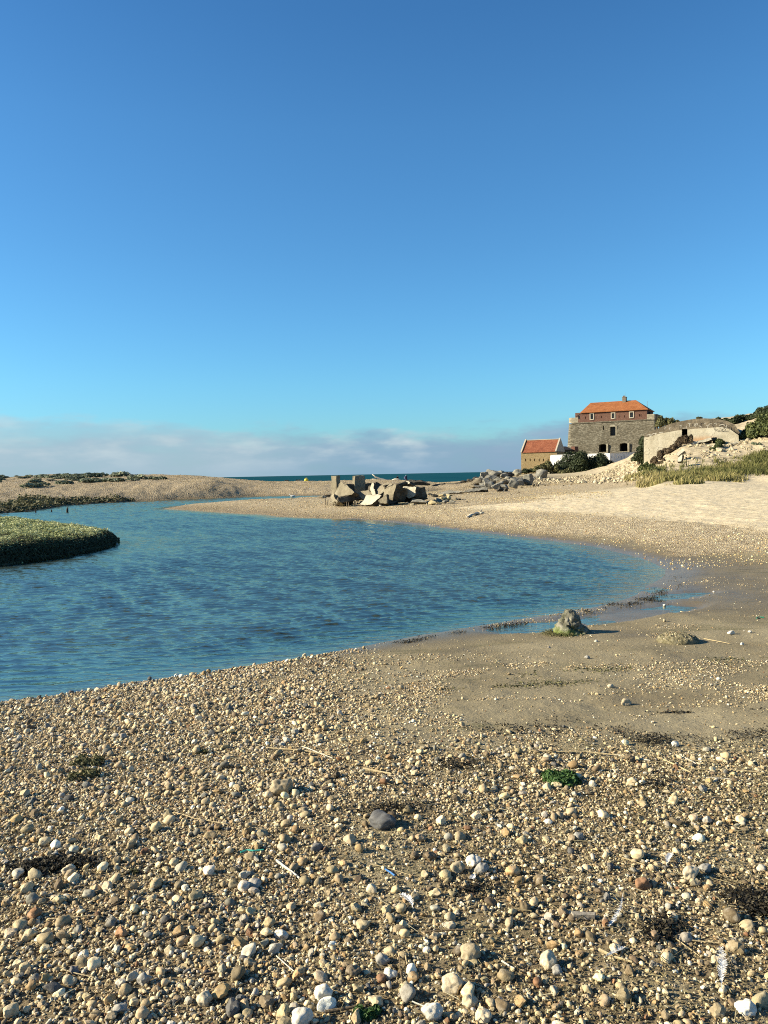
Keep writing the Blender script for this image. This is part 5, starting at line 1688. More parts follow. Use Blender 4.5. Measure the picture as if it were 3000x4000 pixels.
BL = [
    ('concrete_slab', [(1331, 1881), (1337, 1884), (1362, 1904), (1384, 1924), (1374, 1932), (1356, 1936), (1342, 1940), (1306, 1942), (1307, 1926), (1318, 1905)], 47.0, (-.62, -.7, .35), .55, m_conc, m_conc_shade, 'pointed concrete slab leaning on the left post of the ruin'),
    ('concrete_block', [(1318, 1942), (1335, 1934), (1352, 1937), (1380, 1925), (1386, 1935), (1386, 1956), (1350, 1962), (1325, 1960)], 46.6, (.3, -.9, .3), 1.0, m_conc_shade, m_conc_shade, 'black jagged rubble lump under the pointed slab'),
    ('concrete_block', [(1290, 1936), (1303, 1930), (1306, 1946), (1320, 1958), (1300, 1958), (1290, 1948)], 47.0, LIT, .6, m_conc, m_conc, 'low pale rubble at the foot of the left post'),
    ('concrete_slab', [(1393, 1929), (1404, 1924), (1421, 1917), (1437, 1915), (1456, 1930), (1440, 1934), (1428, 1944), (1420, 1951), (1404, 1941)], 46.8, (-.5, -.8, .3), .6, m_conc, m_conc_shade, 'grey tilted slab with a notched edge in the middle of the ruin'),
    ('concrete_slab', [(1407, 1972), (1420, 1955), (1431, 1936), (1440, 1932), (1456, 1931), (1478, 1931), (1486, 1934), (1479, 1946), (1466, 1960), (1450, 1970)], 45.6, (-.6, -.5, .62), .35, m_conc_p, m_conc_shade, 'bright pale slab sloping down onto the gravel'),
    ('concrete_slab', [(1446, 1903), (1450, 1888), (1458, 1883), (1462, 1890), (1459, 1907), (1464, 1912), (1468, 1930), (1452, 1930), (1448, 1915)], 46.6, LIT, .55, m_conc_p, m_conc_shade, 'curved upright pale slab edge beside a dark hollow'),
    ('concrete_block', [(1460, 1886), (1470, 1882), (1486, 1893), (1495, 1893), (1478, 1906), (1461, 1911)], 47.2, (.5, -.8, .2), .8, m_conc_shade, m_conc_shade, 'dark crumbling concrete chunk at the top of the ruin'),
    ('concrete_slab', [(1459, 1911), (1480, 1900), (1505, 1888), (1524, 1887), (1531, 1893), (1519, 1900), (1503, 1907), (1499, 1917), (1485, 1929), (1462, 1931)], 46.3, LITUP, .6, m_conc, m_conc_shade, 'long slanting slab rising to the right across the ruin'),
    ('concrete_slab', [(1502, 1898), (1528, 1888), (1533, 1895), (1505, 1908)], 46.2, (.3, -.9, .0), .5, m_conc_shade, m_conc_shade, 'dark broken end of the long slanting slab'),
    ('concrete_block', [(1498, 1938), (1499, 1915), (1512, 1905), (1528, 1898), (1540, 1893), (1548, 1897), (1545, 1915), (1538, 1930), (1530, 1950), (1515, 1962), (1500, 1955)], 45.6, (-.72, -.62, .2), 1.0, m_conc, m_conc_shade, 'big upright rounded block with a pale left face'),
    ('concrete_block', [(1536, 1900), (1548, 1894), (1560, 1897), (1566, 1905), (1564, 1926), (1556, 1945), (1545, 1962), (1522, 1970), (1516, 1966), (1528, 1945), (1538, 1925)], 45.7, (.55, -.8, .1), .9, m_conc_shade, m_conc_shade, 'shadowed rough half of the big upright block'),
    ('concrete_slab', [(1480, 1955), (1490, 1944), (1511, 1927), (1513, 1968), (1498, 1968), (1483, 1967)], 45.0, (-.45, -.86, .2), .35, m_conc, m_conc_shade, 'small pointed wedge standing in front of the upright block'),
    ('concrete_block', [(1570, 1941), (1574, 1903), (1588, 1900), (1616, 1900), (1623, 1906), (1623, 1930), (1612, 1940), (1598, 1947), (1584, 1946)], 46.0, (-.55, -.82, .1), 1.0, m_conc_p, m_conc_shade, 'large pale squared block at the right end of the ruin'),
    ('concrete_block', [(1620, 1902), (1640, 1901), (1664, 1904), (1667, 1928), (1664, 1946), (1640, 1946), (1606, 1946), (1624, 1930)], 46.4, (.5, -.86, .05), .8, m_conc_shade, m_conc_shade, 'dark pitted shaded side of the large pale squared block'),  # shaded side of the squared block, its shade set by the darker concrete
    ('concrete_beam', [(1548, 1894), (1566, 1889), (1584, 1882), (1591, 1891), (1572, 1897), (1566, 1903)], 48.5, (.2, -.97, .0), .7, m_conc_shade, m_conc_shade, 'dark tilted beam at the top of the ruin'),
    ('concrete_slab', [(1585, 1881), (1597, 1880), (1601, 1887), (1592, 1892)], 48.6, LIT, .5, m_conc_p, m_conc_shade, 'small pale end face between two dark beams'),
    ('concrete_beam', [(1598, 1880.5), (1630, 1882), (1676, 1886), (1681, 1893), (1655, 1896), (1620, 1898), (1568, 1904), (1565, 1901)], 48.8, (.15, -.98, -.1), 1.2, m_conc_shade, m_conc_shade, 'long flat dark slab overhanging the back of the ruin'),
    ('concrete_slab', [(1572, 1945), (1600, 1944), (1664, 1942), (1672, 1950), (1650, 1958), (1560, 1966), (1560, 1950)], 46.8, (.3, -.94, .1), .8, m_conc_shade, m_conc_shade, 'black shadowed footing under the large pale squared block'),
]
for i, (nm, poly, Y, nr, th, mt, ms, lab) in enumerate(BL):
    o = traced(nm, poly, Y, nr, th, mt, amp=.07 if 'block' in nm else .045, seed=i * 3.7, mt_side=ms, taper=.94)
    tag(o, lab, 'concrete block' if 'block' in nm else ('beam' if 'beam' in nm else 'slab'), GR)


def boulder(name, px, py, wpx, hpx, mt, label, cat, group, Y=None, seed=None, cuts=18, depth=.9, rot=None, sub=3, sink=.12):
    """px,py = centre of the base"""
    if Y is not None: Y = min(Y, ground(px, py, 3, 200)[1] + 1.5)
    p = ground(px, py, 3, 200) if Y is None else atd(px, py, Y)
    s = -((p - EYE) @ CM)[2] / FPX
    seed = random.randrange(10000) if seed is None else seed
    V = stone(ICO[sub + 1][0], seed, cuts, .16, .40, .86)
    V /= np.abs(V).max(0)
    a = random.uniform(-.3, .3)
    w_, h_ = wpx * s * .5, hpx * s
    V = V * np.array((w_, w_ * depth, h_ * .5 * (1 + sink)))
    me = fast_mesh(name, V, ICO[sub + 1][1], smooth=False)
    try:
        me.polygons.foreach_set('use_smooth', [True] * len(me.polygons))
        me.set_sharp_from_angle(angle=R(15))
    except Exception:
        pass
    o = link(name, me, mt, loc=(p[0], p[1] + w_ * depth * .45, p[2] + h_ * .5 * (1 - sink)))
    tag(o, label, cat, group)
    return o


# low rocks around the ruin
for px, py, w_, h_, mt, lab in (
        (1640, 1970, 72, 24, m_rgrey, 'flat grey boulder in front of the large pale squared block'), (1616, 1966, 26, 22, m_rgrey, 'narrow grey stone leaning left of a flat grey boulder'), (1668, 1969, 26, 16, m_rgrey, 'small grey boulder touching a flat grey boulder'),
        (1690, 1972, 34, 18, m_ryel, 'yellow sandstone lump at the right foot of the ruin'), (1716, 1960, 30, 14, m_rgrey, 'blue grey flat stone between yellow sandstones'), (1738, 1968, 34, 16, m_rgrey, 'dark grey stone below the split yellow sandstone'),
        (1748, 1960, 32, 26, m_ryel, 'tall yellow sandstone with a split down its face'), (1730, 1958, 24, 18, m_ryel, 'yellow sandstone left of the split one'), (1768, 1968, 26, 14, m_rgrey, 'last grey stone at the right end of the ruin rubble'),
        (1712, 1970, 22, 12, m_ryel, 'small yellow stone low in the ruin rubble'), (1700, 1942, 30, 12, m_rdark, 'black weedy stone behind the yellow sandstones'), (1680, 1936, 24, 12, m_rdark, 'black weedy stone nearest the pitted block'), (1728, 1940, 40, 10, m_ryel, 'row end yellow stone behind the rubble'),
        (1755, 1938, 26, 9, m_ryel, 'low yellow stone at the back of the ruin rubble'), (1796, 1954, 16, 8, m_rdark, 'lone dark lump on the sand right of the ruin'), (1826, 1963, 9, 5, m_rdark, 'tiny dark lump on the pale sand right of the ruin'),
        (1588, 1962, 18, 10, m_conc, 'little rubble stone in the shadow under the squared block'), (1566, 1972, 40, 10, m_ryel, 'low sandy slab stone between the upright and squared blocks'), (1470, 1974, 20, 8, m_conc_p, 'flat pale fragment at the foot of the bright slab'), (1488, 1978, 14, 6, m_conc_p, 'smallest pale fragment on the gravel below the bright slab'),
        (1398, 1960, 20, 18, m_conc, 'pale rubble stone behind the stakes'), (1344, 1968, 18, 16, m_conc, 'pale stone between the leaning stakes at the left'), (1412, 1955, 14, 18, m_ryel, 'yellowish upright stone left of the bright slab'), (1260, 1946, 40, 12, m_conc, 'flat pale slab left of the ruin by the channel'), (1280, 1940, 40, 8, m_conc_shade, 'thin dark slab lying left of the ruin')):
    boulder('boulder', px, py, w_, h_, mt, lab, 'boulder', 'rocks at the foot of the concrete ruin')
n = 420
px_ = rng.uniform(1290, 1790, n); py_ = 1966 + rng.normal(0, 5, n) - 14 * sstep(1640, 1790, px_)
Pq = np.array([ground(round(a, 0), round(b, 0), 30, 80) for a, b in zip(px_, py_)])
tag(link('rubble', stones_mesh('rubble', Pq + np.array((0, 0, .02)), np.clip(rng.lognormal(math.log(.06), .5, n), .02, .2), 1, np.array([(.22, .19, .125)]) * rng.uniform(.4, 1.5, (n, 1)), (.5, .9), .5), m_grit),
    'small concrete crumbs and stones round the foot of the ruin', 'rubble', kind='stuff')
# wooden stakes at the ruin's foot
m_wood = rock_mat('weathered timber', [(.3, (.06, .048, .032)), (.5, (.14, .115, .08)), (.7, (.26, .22, .16))], 6, .9, .01)
m_wood_p = rock_mat('bleached driftwood', [(.3, (.33, .285, .21)), (.5, (.48, .43, .34)), (.7, (.58, .54, .45))], 5, .85, .01)
for i, (px, top_, bot, w_) in enumerate([(1273, 1944, 1966, 3), (1279, 1950, 1966, 3), (1303, 1958, 1970, 3), (1312, 1955, 1968, 3), (1320, 1950, 1970, 4), (1330, 1954, 1970, 3), (1337, 1957, 1970, 3), (1348, 1941, 1970, 3), (1356, 1957, 1971, 3.5), (1362, 1959, 1970, 3),
                                         (1373, 1955, 1968, 4), (1378, 1949, 1968, 3), (1383, 1953, 1969, 3), (1388, 1957, 1970, 3), (1296, 1955, 1966, 2.5)]):
    b_ = np.array(ground(px, bot + 1, 30, 70)); b_[:2] *= (b_[1] - 2.6) / b_[1]; b_[2] = gz(b_[0], b_[1]); s = b_[1] / FPX
    bm = bmesh.new(); hgt_ = (bot - top_) * s * 1.5; ln = random.uniform(-.06, .06)
    add_tube(bm, [(0, 0, -.3), (ln * .4, 0, hgt_ * .5), (ln, 0, hgt_)], [w_ * s * .55, w_ * s * .5, w_ * s * .38], 7)
    o = from_bm('stake', bm, m_wood, loc=tuple(b_))
    tag(o, 'tallest thin grey stake in front of the dark ruin' if i == 7 else ('stake at the open sand end left of the ruin' if i == 0 else 'rotten wooden stake in the row at the foot of the ruin'), 'stake', 'wooden stakes at the foot of the ruin')

# sea side slabs running out to the rocks
for poly, Y, nr, th, mt, lab in (
        ([(1706, 1930), (1735, 1921), (1762, 1915.5), (1800, 1917), (1806, 1922), (1780, 1925), (1745, 1928)], 80, (-.35, -.5, .8), .45, m_rgrey, 'long flat grey slab on the sand nearest the ruin'),
        ([(1804, 1924), (1830, 1914), (1862, 1906), (1905, 1904), (1904, 1913), (1870, 1918), (1830, 1923)], 84, (-.2, -.75, .6), .6, m_rgrey, 'long flat grey slab at the toe of the boulder heap')):
    Y = min(Y, ground(poly[len(poly) // 2 + 1][0], max(q_[1] for q_ in poly), 40, 120)[1] + 1)
    tag(traced('flat_slab', poly, Y, nr, th, mt, amp=.06, mt_side=m_conc_shade), lab, 'slab', 'flat slabs below the boulder heap')

# ---- boulder heap below the fort
GB = 'boulders heaped at the river mouth'
RB = [  # px, base y, w, h, depth Y or None, mat, label
    (1926, 1862, 48, 26, 112, m_rgrey, 'largest grey boulder crowning the heap'), (1958, 1860, 34, 20, 113, m_rpale, 'pale flat topped boulder on top of the heap'), (1893, 1866, 26, 22, 110, m_rpale, 'pale tilted boulder on the sea side shoulder of the heap'),
    (1882, 1870, 18, 14, 109, m_rgrey, 'small grey boulder on the sea side shoulder'), (1873, 1878, 22, 16, 107, m_rpale, 'whitish boulder low on the sea side edge'), (1922, 1878, 36, 22, 107, m_rgrey, 'rounded grey boulder beneath the crown boulder'),
    (1947, 1882, 32, 22, 105, m_rpale, 'pale speckled boulder in the middle of the heap'), (1972, 1864, 28, 16, 111, m_rgrey, 'grey boulder with a dark hollow to its right'), (1988, 1862, 34, 18, 113, m_rdark, 'black shadowed boulder behind the heap'),  # last boulder's shadow is put into its near-black rock colour
    (1937, 1870, 26, 14, 110, m_rbrown, 'brown boulder wedged under the pale flat topped one'), (1900, 1888, 30, 20, 103, m_rpale, 'whitish boulder in the lower middle of the heap'), (1866, 1896, 40, 24, 101, m_rbrown, 'brown boulder at the sea side foot of the heap'),
    (1852, 1902, 40, 14, 99, m_rbrown, 'long low brown boulder by the flat slab'), (1880, 1905, 40, 14, 97, m_rgrey, 'low grey boulder under the brown ones'), (1912, 1904, 36, 30, 96, m_rgrey, 'upright grey boulder in the front of the heap'),
    (1972, 1889, 46, 22, 101, m_rbrown, 'big tan brown boulder in the heap'), (1944, 1908, 38, 24, 95, m_rgrey, 'speckled dark grey boulder at the front foot'), (1972, 1908, 26, 20, 95, m_rgrey, 'small round grey boulder at the front foot'),
    (1953, 1916, 22, 16, 91, m_rdark, 'dark knobbly boulder lowest at the front'), (1978, 1915, 16, 12, 91, m_rdark, 'little black boulder beside the dark knobbly one'), (2004, 1903, 32, 24, 96, m_rgrey, 'dark egg shaped boulder at the right front'),
    (2022, 1893, 42, 26, 100, m_rgrey, 'grey boulder behind the dark egg shaped one'), (2059, 1892, 40, 34, 99, m_rgrey, 'tall grey boulder standing at the land side of the heap'), (2086, 1871, 16, 12, 110, m_rgrey, 'small grey boulder perched behind the tall one'),
    (2120, 1862, 42, 26, None, m_rgrey, 'lone grey pyramid shaped boulder on the sand below the thicket'), (2000, 1852, 24, 14, 120, m_rgrey, 'grey boulder on the skyline toward the small house'), (2025, 1857, 30, 22, 118, m_rpale, 'pale boulder half hidden by the low dark bush'),
    (1986, 1874, 26, 14, 107, m_rpale, 'pale boulder wedged right of the middle'), (1998, 1884, 26, 14, 103, m_rgrey, 'grey boulder above the dark egg shaped one'), (1910, 1868, 24, 14, 109, m_rbrown, 'brownish boulder on the sea side slope'),
    (1930, 1892, 22, 16, 101, m_rdark, 'dark gap filling boulder in the centre'), (1888, 1896, 24, 14, 100, m_rgrey, 'grey boulder squeezed between brown and white ones'),
    (1862, 1872, 26, 12, 128, m_rdark, 'black sea rock where the heap meets the water'), (1838, 1877, 28, 10, 130, m_rdark, 'second black sea rock from the heap'), (1815, 1881, 26, 8, 132, m_rdark, 'third black sea rock from the heap'), (1796, 1885, 18, 6, 133, m_rdark, 'fourth black sea rock from the heap'), (1772, 1887, 18, 4, 134, m_rdark, 'farthest out black sea rock'),
]
for px, py, w_, h_, Y, mt, lab in RB:
    boulder('boulder', px, py + 6, w_ * 1.42, h_ * 1.42, mt, lab, 'boulder', GB, Y=Y)
p_ = [ground(px, py, 60, 140) for px, py in ((1690, 1898), (1705, 1895), (1735, 1891), (1788, 1890))]
# long dark wrack strip on the far bar
bm = bmesh.new(); add_tube(bm, [Vector(p) + Vector((0, 0, .02)) for p in p_], [.1, .16, .14, .05], 6)
tag(from_bm('seaweed_strip', bm, m_rdark), 'long black strip of seaweed on the far bar left of the sea rocks', 'seaweed')

# ---- pieces on the dune
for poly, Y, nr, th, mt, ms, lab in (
        ([(2697, 1727), (2708, 1723), (2730, 1721), (2758, 1713), (2776, 1710), (2779, 1719), (2758, 1724), (2728, 1731), (2706, 1735), (2699, 1732)], 80.5, (-.4, -.85, .35), .8, m_conc_p, m_conc_shade, 'long white concrete beam jutting from the dune below the graffiti'),
        ([(2779, 1710), (2800, 1707), (2797, 1717), (2781, 1720)], 80.8, (.3, -.9, .3), .8, m_conc_shade, m_conc_shade, 'dark broken end of the long white beam'),
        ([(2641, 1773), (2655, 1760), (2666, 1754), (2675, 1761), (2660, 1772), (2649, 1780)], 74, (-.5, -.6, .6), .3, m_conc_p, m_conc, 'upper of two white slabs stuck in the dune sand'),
        ([(2644, 1803), (2650, 1788), (2660, 1776), (2667, 1775), (2664, 1788), (2660, 1802)], 71, (-.6, -.7, .3), .4, m_conc_p, m_conc_shade, 'lower upright white slab above the dune grass'),
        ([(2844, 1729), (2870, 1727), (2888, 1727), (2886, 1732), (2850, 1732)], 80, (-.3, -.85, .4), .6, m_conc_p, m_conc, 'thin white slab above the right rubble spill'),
        ([(2945, 1744), (2962, 1738), (2985, 1722), (2993, 1730), (2996, 1744), (2975, 1746)], 77, (-.4, -.6, .7), .5, m_conc, m_conc_shade, 'grey broken plate on the sand at the right edge'),
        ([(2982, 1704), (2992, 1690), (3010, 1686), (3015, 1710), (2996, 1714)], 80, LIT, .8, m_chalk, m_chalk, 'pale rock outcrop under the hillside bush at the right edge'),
        ([(2412, 1890), (2416, 1886), (2478, 1875), (2492, 1872.5), (2496, 1884), (2476, 1891), (2430, 1900), (2416, 1899)], 76, (-.1, -.95, .3), .8, m_conc_shade, m_conc, 'heavy dark beam lying at the foot of the rubble slope'),
        ([(2446, 1878), (2480, 1858), (2512, 1840), (2524, 1848), (2532, 1866), (2520, 1872), (2490, 1872)], 77.5, (-.35, -.45, .82), .35, m_chalk, m_conc_shade, 'large tilted grey plate above the heavy dark beam')):
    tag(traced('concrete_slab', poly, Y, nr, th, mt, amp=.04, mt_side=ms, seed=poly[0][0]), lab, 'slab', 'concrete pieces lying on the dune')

# ---- rubble slopes: the larger stones one by one, the rest as a mass
def rubble(n, region, dens, rmed, seed):
    r_ = np.random.default_rng(seed)
    out = []
    while len(out) < n:
        px = r_.uniform(region[0], region[2]); py = r_.uniform(region[1], region[3])
        if r_.random() < dens(px, py): out.append((px, py))
    P = np.array([ground(round(a, 1), round(b, 1), 50, 160) for a, b in out])
    R_ = np.clip(r_.lognormal(math.log(rmed), .45, n), rmed * .4, rmed * 3)
    return P, R_
def d_main(px, py):
    top_ = np.interp(px, [2090, 2200, 2330, 2400, 2470, 2520], [1874, 1864, 1850, 1824, 1792, 1790]); bot = np.interp(px, [2060, 2200, 2400, 2520], [1894, 1888, 1892, 1870])
    q_ = float(fbm(np.array([px / 26.0]), np.array([py / 9.0]), 631, 3)[0])
    return float(np.clip((py - top_) / 6, 0, 1) * np.clip((bot - py) / 4, 0, 1)) * float(np.clip(.7 + 1.4 * q_, .1, 1))
def d_right(px, py):
    c = 1722 + (2900 - px) * .24
    return math.exp(-((py - c) / 11) ** 2) * .9
P1, R1 = rubble(2600, (2060, 1795, 2530, 1896), d_main, .115, 5)
P2, R2 = rubble(260, (2780, 1715, 2930, 1765), d_right, .12, 6)
P3, R3 = rubble(420, (2540, 1690, 3000, 1815), lambda px, py: float(np.clip((py - np.interp(px, [2540, 2700, 2850, 3000], [1790, 1730, 1708, 1712])) / 8, 0, 1) * np.clip(.15 + 2.2 * fbm(np.array([px / 34.0]), np.array([py / 13.0]), 641, 3)[0], 0, 1)), .10, 8)
P2 = np.concatenate((P2, P3)); R2 = np.concatenate((R2, R3))
Pr = np.concatenate((P1, P2)); Rr_ = np.concatenate((R1, R2))
colr = np.where(rng.random((len(Pr), 1)) < .8, np.array([(.37, .31, .205)]), np.array([(.19, .155, .10)])) * rng.uniform(.75, 1.2, (len(Pr), 1))
sel = np.argsort(-Rr_ / Pr[:, 1])[:90]
mk_ = np.ones(len(Pr), bool); mk_[sel] = False
tag(link('rubble', stones_mesh('rubble', Pr[mk_] + np.array((0, 0, .04)), Rr_[mk_], 1, colr[mk_], (.5, .9), .5), m_grit), 'small chalky rubble strewn over the slope below the fort and on the dune', 'rubble', kind='stuff')
for i in sel:
    o = bpy.data.objects.new('rubble_stone', PME[int(rng.integers(18, len(PME)))].copy()); C.objects.link(o)
    o.data.materials.clear(); o.data.materials.append(m_chalk)
    s_ = Rr_[i]
    o.location = Pr[i] + np.array((0, 0, s_ * .25)); o.scale = (s_ * 1.15, s_, s_ * rng.uniform(.5, .85)); o.rotation_euler = (rng.normal(0, .3), rng.normal(0, .3), rng.uniform(0, 6))
    right_ = i >= len(P1)
    tag(o, 'chalky block among the loose rubble on the dune sand above the grass' if right_ else ('pale block high on the rubble slope by the ivy' if Pr[i, 2] > 1.9 else 'pale block low on the rubble slope below the fort'), 'rubble stone', 'rubble spill on the dune' if right_ else 'rubble slope below the fort')
for px, py, w_, h_ in ((2085, 1902, 18, 12), (2096, 1902, 10, 18), (2104, 1900, 14, 9), (2130, 1898, 10, 6), (2028, 1926, 9, 7), (2040, 1906, 16, 6), (2200, 1899, 10, 4), (1996, 1934, 8, 3), (2232, 1894, 10, 5)):
    boulder('weed_lump', px, py, w_, h_, m_rbrown, 'small dark brown lump on the flat gravel behind the pale sand', 'lump', 'dark lumps on the gravel flat', sub=2)

# ---- mossy boulder by the pool
mm, g = mat('mossy boulder')
o = g.obj(); x, y, z = g.sep(o)[:3]
n = g.noise(o, 9, 6, .7); n2 = g.noise(o, 30, 4, .7)
c = g.ramp(n, [(.32, (.030, .028, .018)), (.46, (.10, .094, .066)), (.58, (.19, .178, .135)), (.7, (.33, .31, .25))])
ms = g.math('MULTIPLY', g.rng(g.math('ADD', z, g.math('MULTIPLY', g.math('SUBTRACT', n, .5), .22)), .13, .02, 0, 1), g.rng(x, .18, .0, 0, 1))
c = g.mix(g.math('MULTIPLY', ms, .85), c, g.ramp(n2, [(.3, (.06, .09, .012)), (.7, (.17, .21, .035))]))
c = g.mix(g.math('MULTIPLY', g.rng(g.noise(o, 6, 4, .6), .5, .62), .45), c, (.075, .080, .040))
g.out(g.pbsdf(c, .85, g.bump(g.math('ADD', n, g.math('MULTIPLY', n2, .5)), .9, .03), .25))
pb = ground(2250, 2484)
s = pb[1] / FPX
bm = bmesh.new()
bmesh.ops.create_icosphere(bm, subdivisions=6, radius=1)
TT = [-.25, 0, .2, .4, .6, .75, .88, .96, 1.0]
XL = [-74, -72, -70, -66, -58, -50, -36, -20, -6]
XR = [104, 94, 72, 52, 36, 26, 15, 6, -2]
YD = [62, 60, 58, 52, 44, 36, 26, 15, 4]
for v in bm.verts:
    q = v.co.copy(); t = max(q.z, -.25)
    rh = math.hypot(q.x, q.y) + 1e-9
    ful = min(1, rh / math.sqrt(max(1 - q.z * q.z, 1e-6)))
    cph, sph = q.x / rh, q.y / rh
    t2 = 1 - (1 - t) ** 1.0
    xl_, xr_, yd_ = np.interp(t2, TT, XL), np.interp(t2, TT, XR), np.interp(t2, TT, YD)
    X_ = (xl_ + xr_) / 2 + (xr_ - xl_) / 2 * cph; Y_ = yd_ * sph * 1.15; Z_ = t2 * 97
    # shelf on the front: the lower front mass stands proud below a groove falling to the right
    gl = t2 - (.52 - .0042 * (X_ + 60))
    if sph < .35:
        f_ = (.35 - sph) / 1.35
        Y_ += (-9 * f_ if gl < -.03 else 8 * f_)
        Y_ += 9 * math.exp(-(gl / .05) ** 2) * f_
    P_ = Vector((X_, Y_, Z_)) * s
    dd = Vector((cph, sph, .3)).normalized()
    n1 = mnoise.noise(P_ * 6); n2_ = mnoise.noise(P_ * 15 + Vector((4, 0, 0))); n3_ = mnoise.noise(P_ * 38)
    rid = abs(mnoise.noise(P_ * 9 + Vector((0, 5, 0))))
    P_ += dd * (n1 * .045 + n2_ * .03 + n3_ * .016 - rid * .06)
    v.co = P_
for n_, off_ in (((.75, -.35, .55), .19), ((.1, -.95, .3), .175), ((.6, -.75, .1), .20), ((-.45, -.75, .45), .215), ((-.9, -.2, .3), .225), ((.9, -.1, .3), .32)):
    nv = Vector(n_).normalized()
    for v in bm.verts:
        t = v.co.dot(nv) - off_
        if t > 0: v.co -= nv * t * .8
o = from_bm('mossy_boulder', bm, mm, smooth=True, loc=(pb[0], pb[1] + .2, gz(pb[0], pb[1] + .2) - .0))
o.data.set_sharp_from_angle(angle=R(24))
tag(o, 'mossy grey boulder standing alone at the edge of the shallow pool', 'boulder')
# skirt of green weed round its left foot is its own low clump
skirt = []
for i in range(1300):
    a_ = random.uniform(2.4, 4.6); rr_ = random.uniform(.26, .27 + .16 * random.random())
    skirt.append((pb[0] + rr_ * math.cos(a_) * 1.1, pb[1] + .2 + rr_ * math.sin(a_) * .75, random.uniform(0, .045)))
skirt = np.array(skirt); skirt[:, 2] += terrain(skirt[:, 0], skirt[:, 1])
V, F, c = leaves(skirt, np.tile((0, 0, 1.), (len(skirt), 1)), .010, .62 + rng.normal(0, .25, len(skirt)))
tag(link('seaweed_patch', fast_mesh('seaweed_patch', V, F, cols=c), m_olive), 'yellow green weed at the foot of the mossy boulder', 'seaweed', kind='stuff')

# ---- weedy mound of gravel
pm = ground(2668, 2515)
s = pm[1] / FPX
bm = bmesh.new(); bmesh.ops.create_icosphere(bm, subdivisions=5, radius=1)
for v in bm.verts:
    q = v.co; rxy = math.hypot(q.x, q.y)
    v.co = Vector((q.x * 82 * s, q.y * .22, max(q.z, -.3) * 36 * s))
    d_ = mnoise.noise(v.co * 14) * .02 + mnoise.noise(v.co * 40) * .012
    v.co.z += d_ * (1 if q.z > 0 else 0)
m_mound = rock_mat('weed crusted gravel', [(.34, (.045, .040, .020)), (.48, (.125, .108, .06)), (.6, (.23, .20, .125)), (.72, (.36, .32, .23))], 26, .95, .02)
tag(from_bm('gravel_mound', bm, m_mound, smooth=False, loc=(pm[0], pm[1] + .16, gz(pm[0], pm[1] + .16))), 'low lumpy mound crusted with weed and gravel on the bare sand', 'mound')
n = 260
a_ = rng.uniform(0, 6.28, n); q_ = np.sqrt(rng.random(n))
mx_, my_ = pm[0] + np.cos(a_) * q_ * 80 * s, pm[1] + .16 + np.sin(a_) * q_ * .21
mz_ = gz(pm[0], pm[1] + .16) + 36 * s * np.sqrt(np.clip(1 - q_ ** 2, 0, 1))
_, cl_ = pick(n)
tag(link('gravel', stones_mesh('gravel', np.stack((mx_, my_, mz_), -1), rng.uniform(.005, .013, n), 1, cl_ * .8), m_grit), 'stones stuck in the weedy mound', 'gravel', kind='stuff')

# ---- wrack: dark weed along the water's edge and in the reed line
def strip_points(px_line, n, wpx):
    L = np.array(px_line, float)
    t = rng.random(n) * (len(L) - 1); i = np.floor(t).astype(int).clip(0, len(L) - 2); f = (t - i)[:, None]
    q = L[i] + (L[i + 1] - L[i]) * f
    q = q + rng.normal(0, 1, (n, 2)) * np.array((wpx[0], wpx[1]))
    W_ = np.array([onz(a, b, .08)[:2] for a, b in q])
    return W_[:, 0], W_[:, 1]
m_wrack = leaf_mat('dry dark seaweed', [(0, (.010, .008, .006)), (.5, (.035, .028, .018)), (1, (.12, .10, .06))])
def wrack(line, n, wpx, size, label, m=None, lift=.012, gate=True):
    x, y = strip_points(line, n, wpx)
    keep_ = rng.random(len(x)) < (.55 * sstep(-.15, .35, fbm(x * 2.2, y * 2.2, 601, 3)) if gate else 1.0)
    x, y = x[keep_], y[keep_]
    z = np.maximum(terrain(x, y), 0) + rng.random(len(x)) * lift
    V, F, c = leaves(np.stack((x, y, z), -1), np.stack((rng.normal(0, .25, len(x)), rng.normal(0, .25, len(x)), np.ones(len(x))), -1), size, .45 + rng.normal(0, .28, len(x)), 2.2)
    return tag(link('seaweed_wrack', fast_mesh('seaweed_wrack', V, F, cols=c), m or m_wrack), label, 'seaweed', kind='stuff')
wrack([(1560, 2500), (1700, 2474), (1850, 2448), (2000, 2422), (2150, 2398), (2250, 2384)], 4200, (25, 3.0), .013, 'thin dark line of weed at the water edge left of the mossy boulder', lift=.03)
wrack([(2270, 2380), (2330, 2366), (2400, 2350), (2440, 2344), (2520, 2334), (2570, 2326), (2600, 2310)], 7000, (24, 6.5), .014, 'thick dark weed bank between the river and the shallow pool', lift=.03)
wrack([(2560, 2300), (2620, 2290), (2640, 2270), (2630, 2246)], 1200, (16, 6), .014, 'sparse weed at the tip of the bend', lift=.02)
wrack([(1700, 2905), (2050, 2935), (2300, 2955), (2600, 2985), (2900, 3000), (3150, 3010)], 5200, (60, 26), .011, 'dark crumbly weed in the line of dry reeds', lift=.02)
wrack([(1500, 2720), (1900, 2695), (2200, 2672), (2500, 2660), (2800, 2632), (3050, 2600)], 2600, (60, 8), .014, 'thin green black weed streak across the sand', m_olive, .006)
wrack([(1750, 2740), (2000, 2735), (2300, 2712)], 1300, (50, 8), .013, 'second weed streak across the sand', m_olive, .006)
wrack([(2550, 2868), (2900, 2872)], 500, (40, 3), .016, 'short dark weed streak above the reed line', lift=.01)
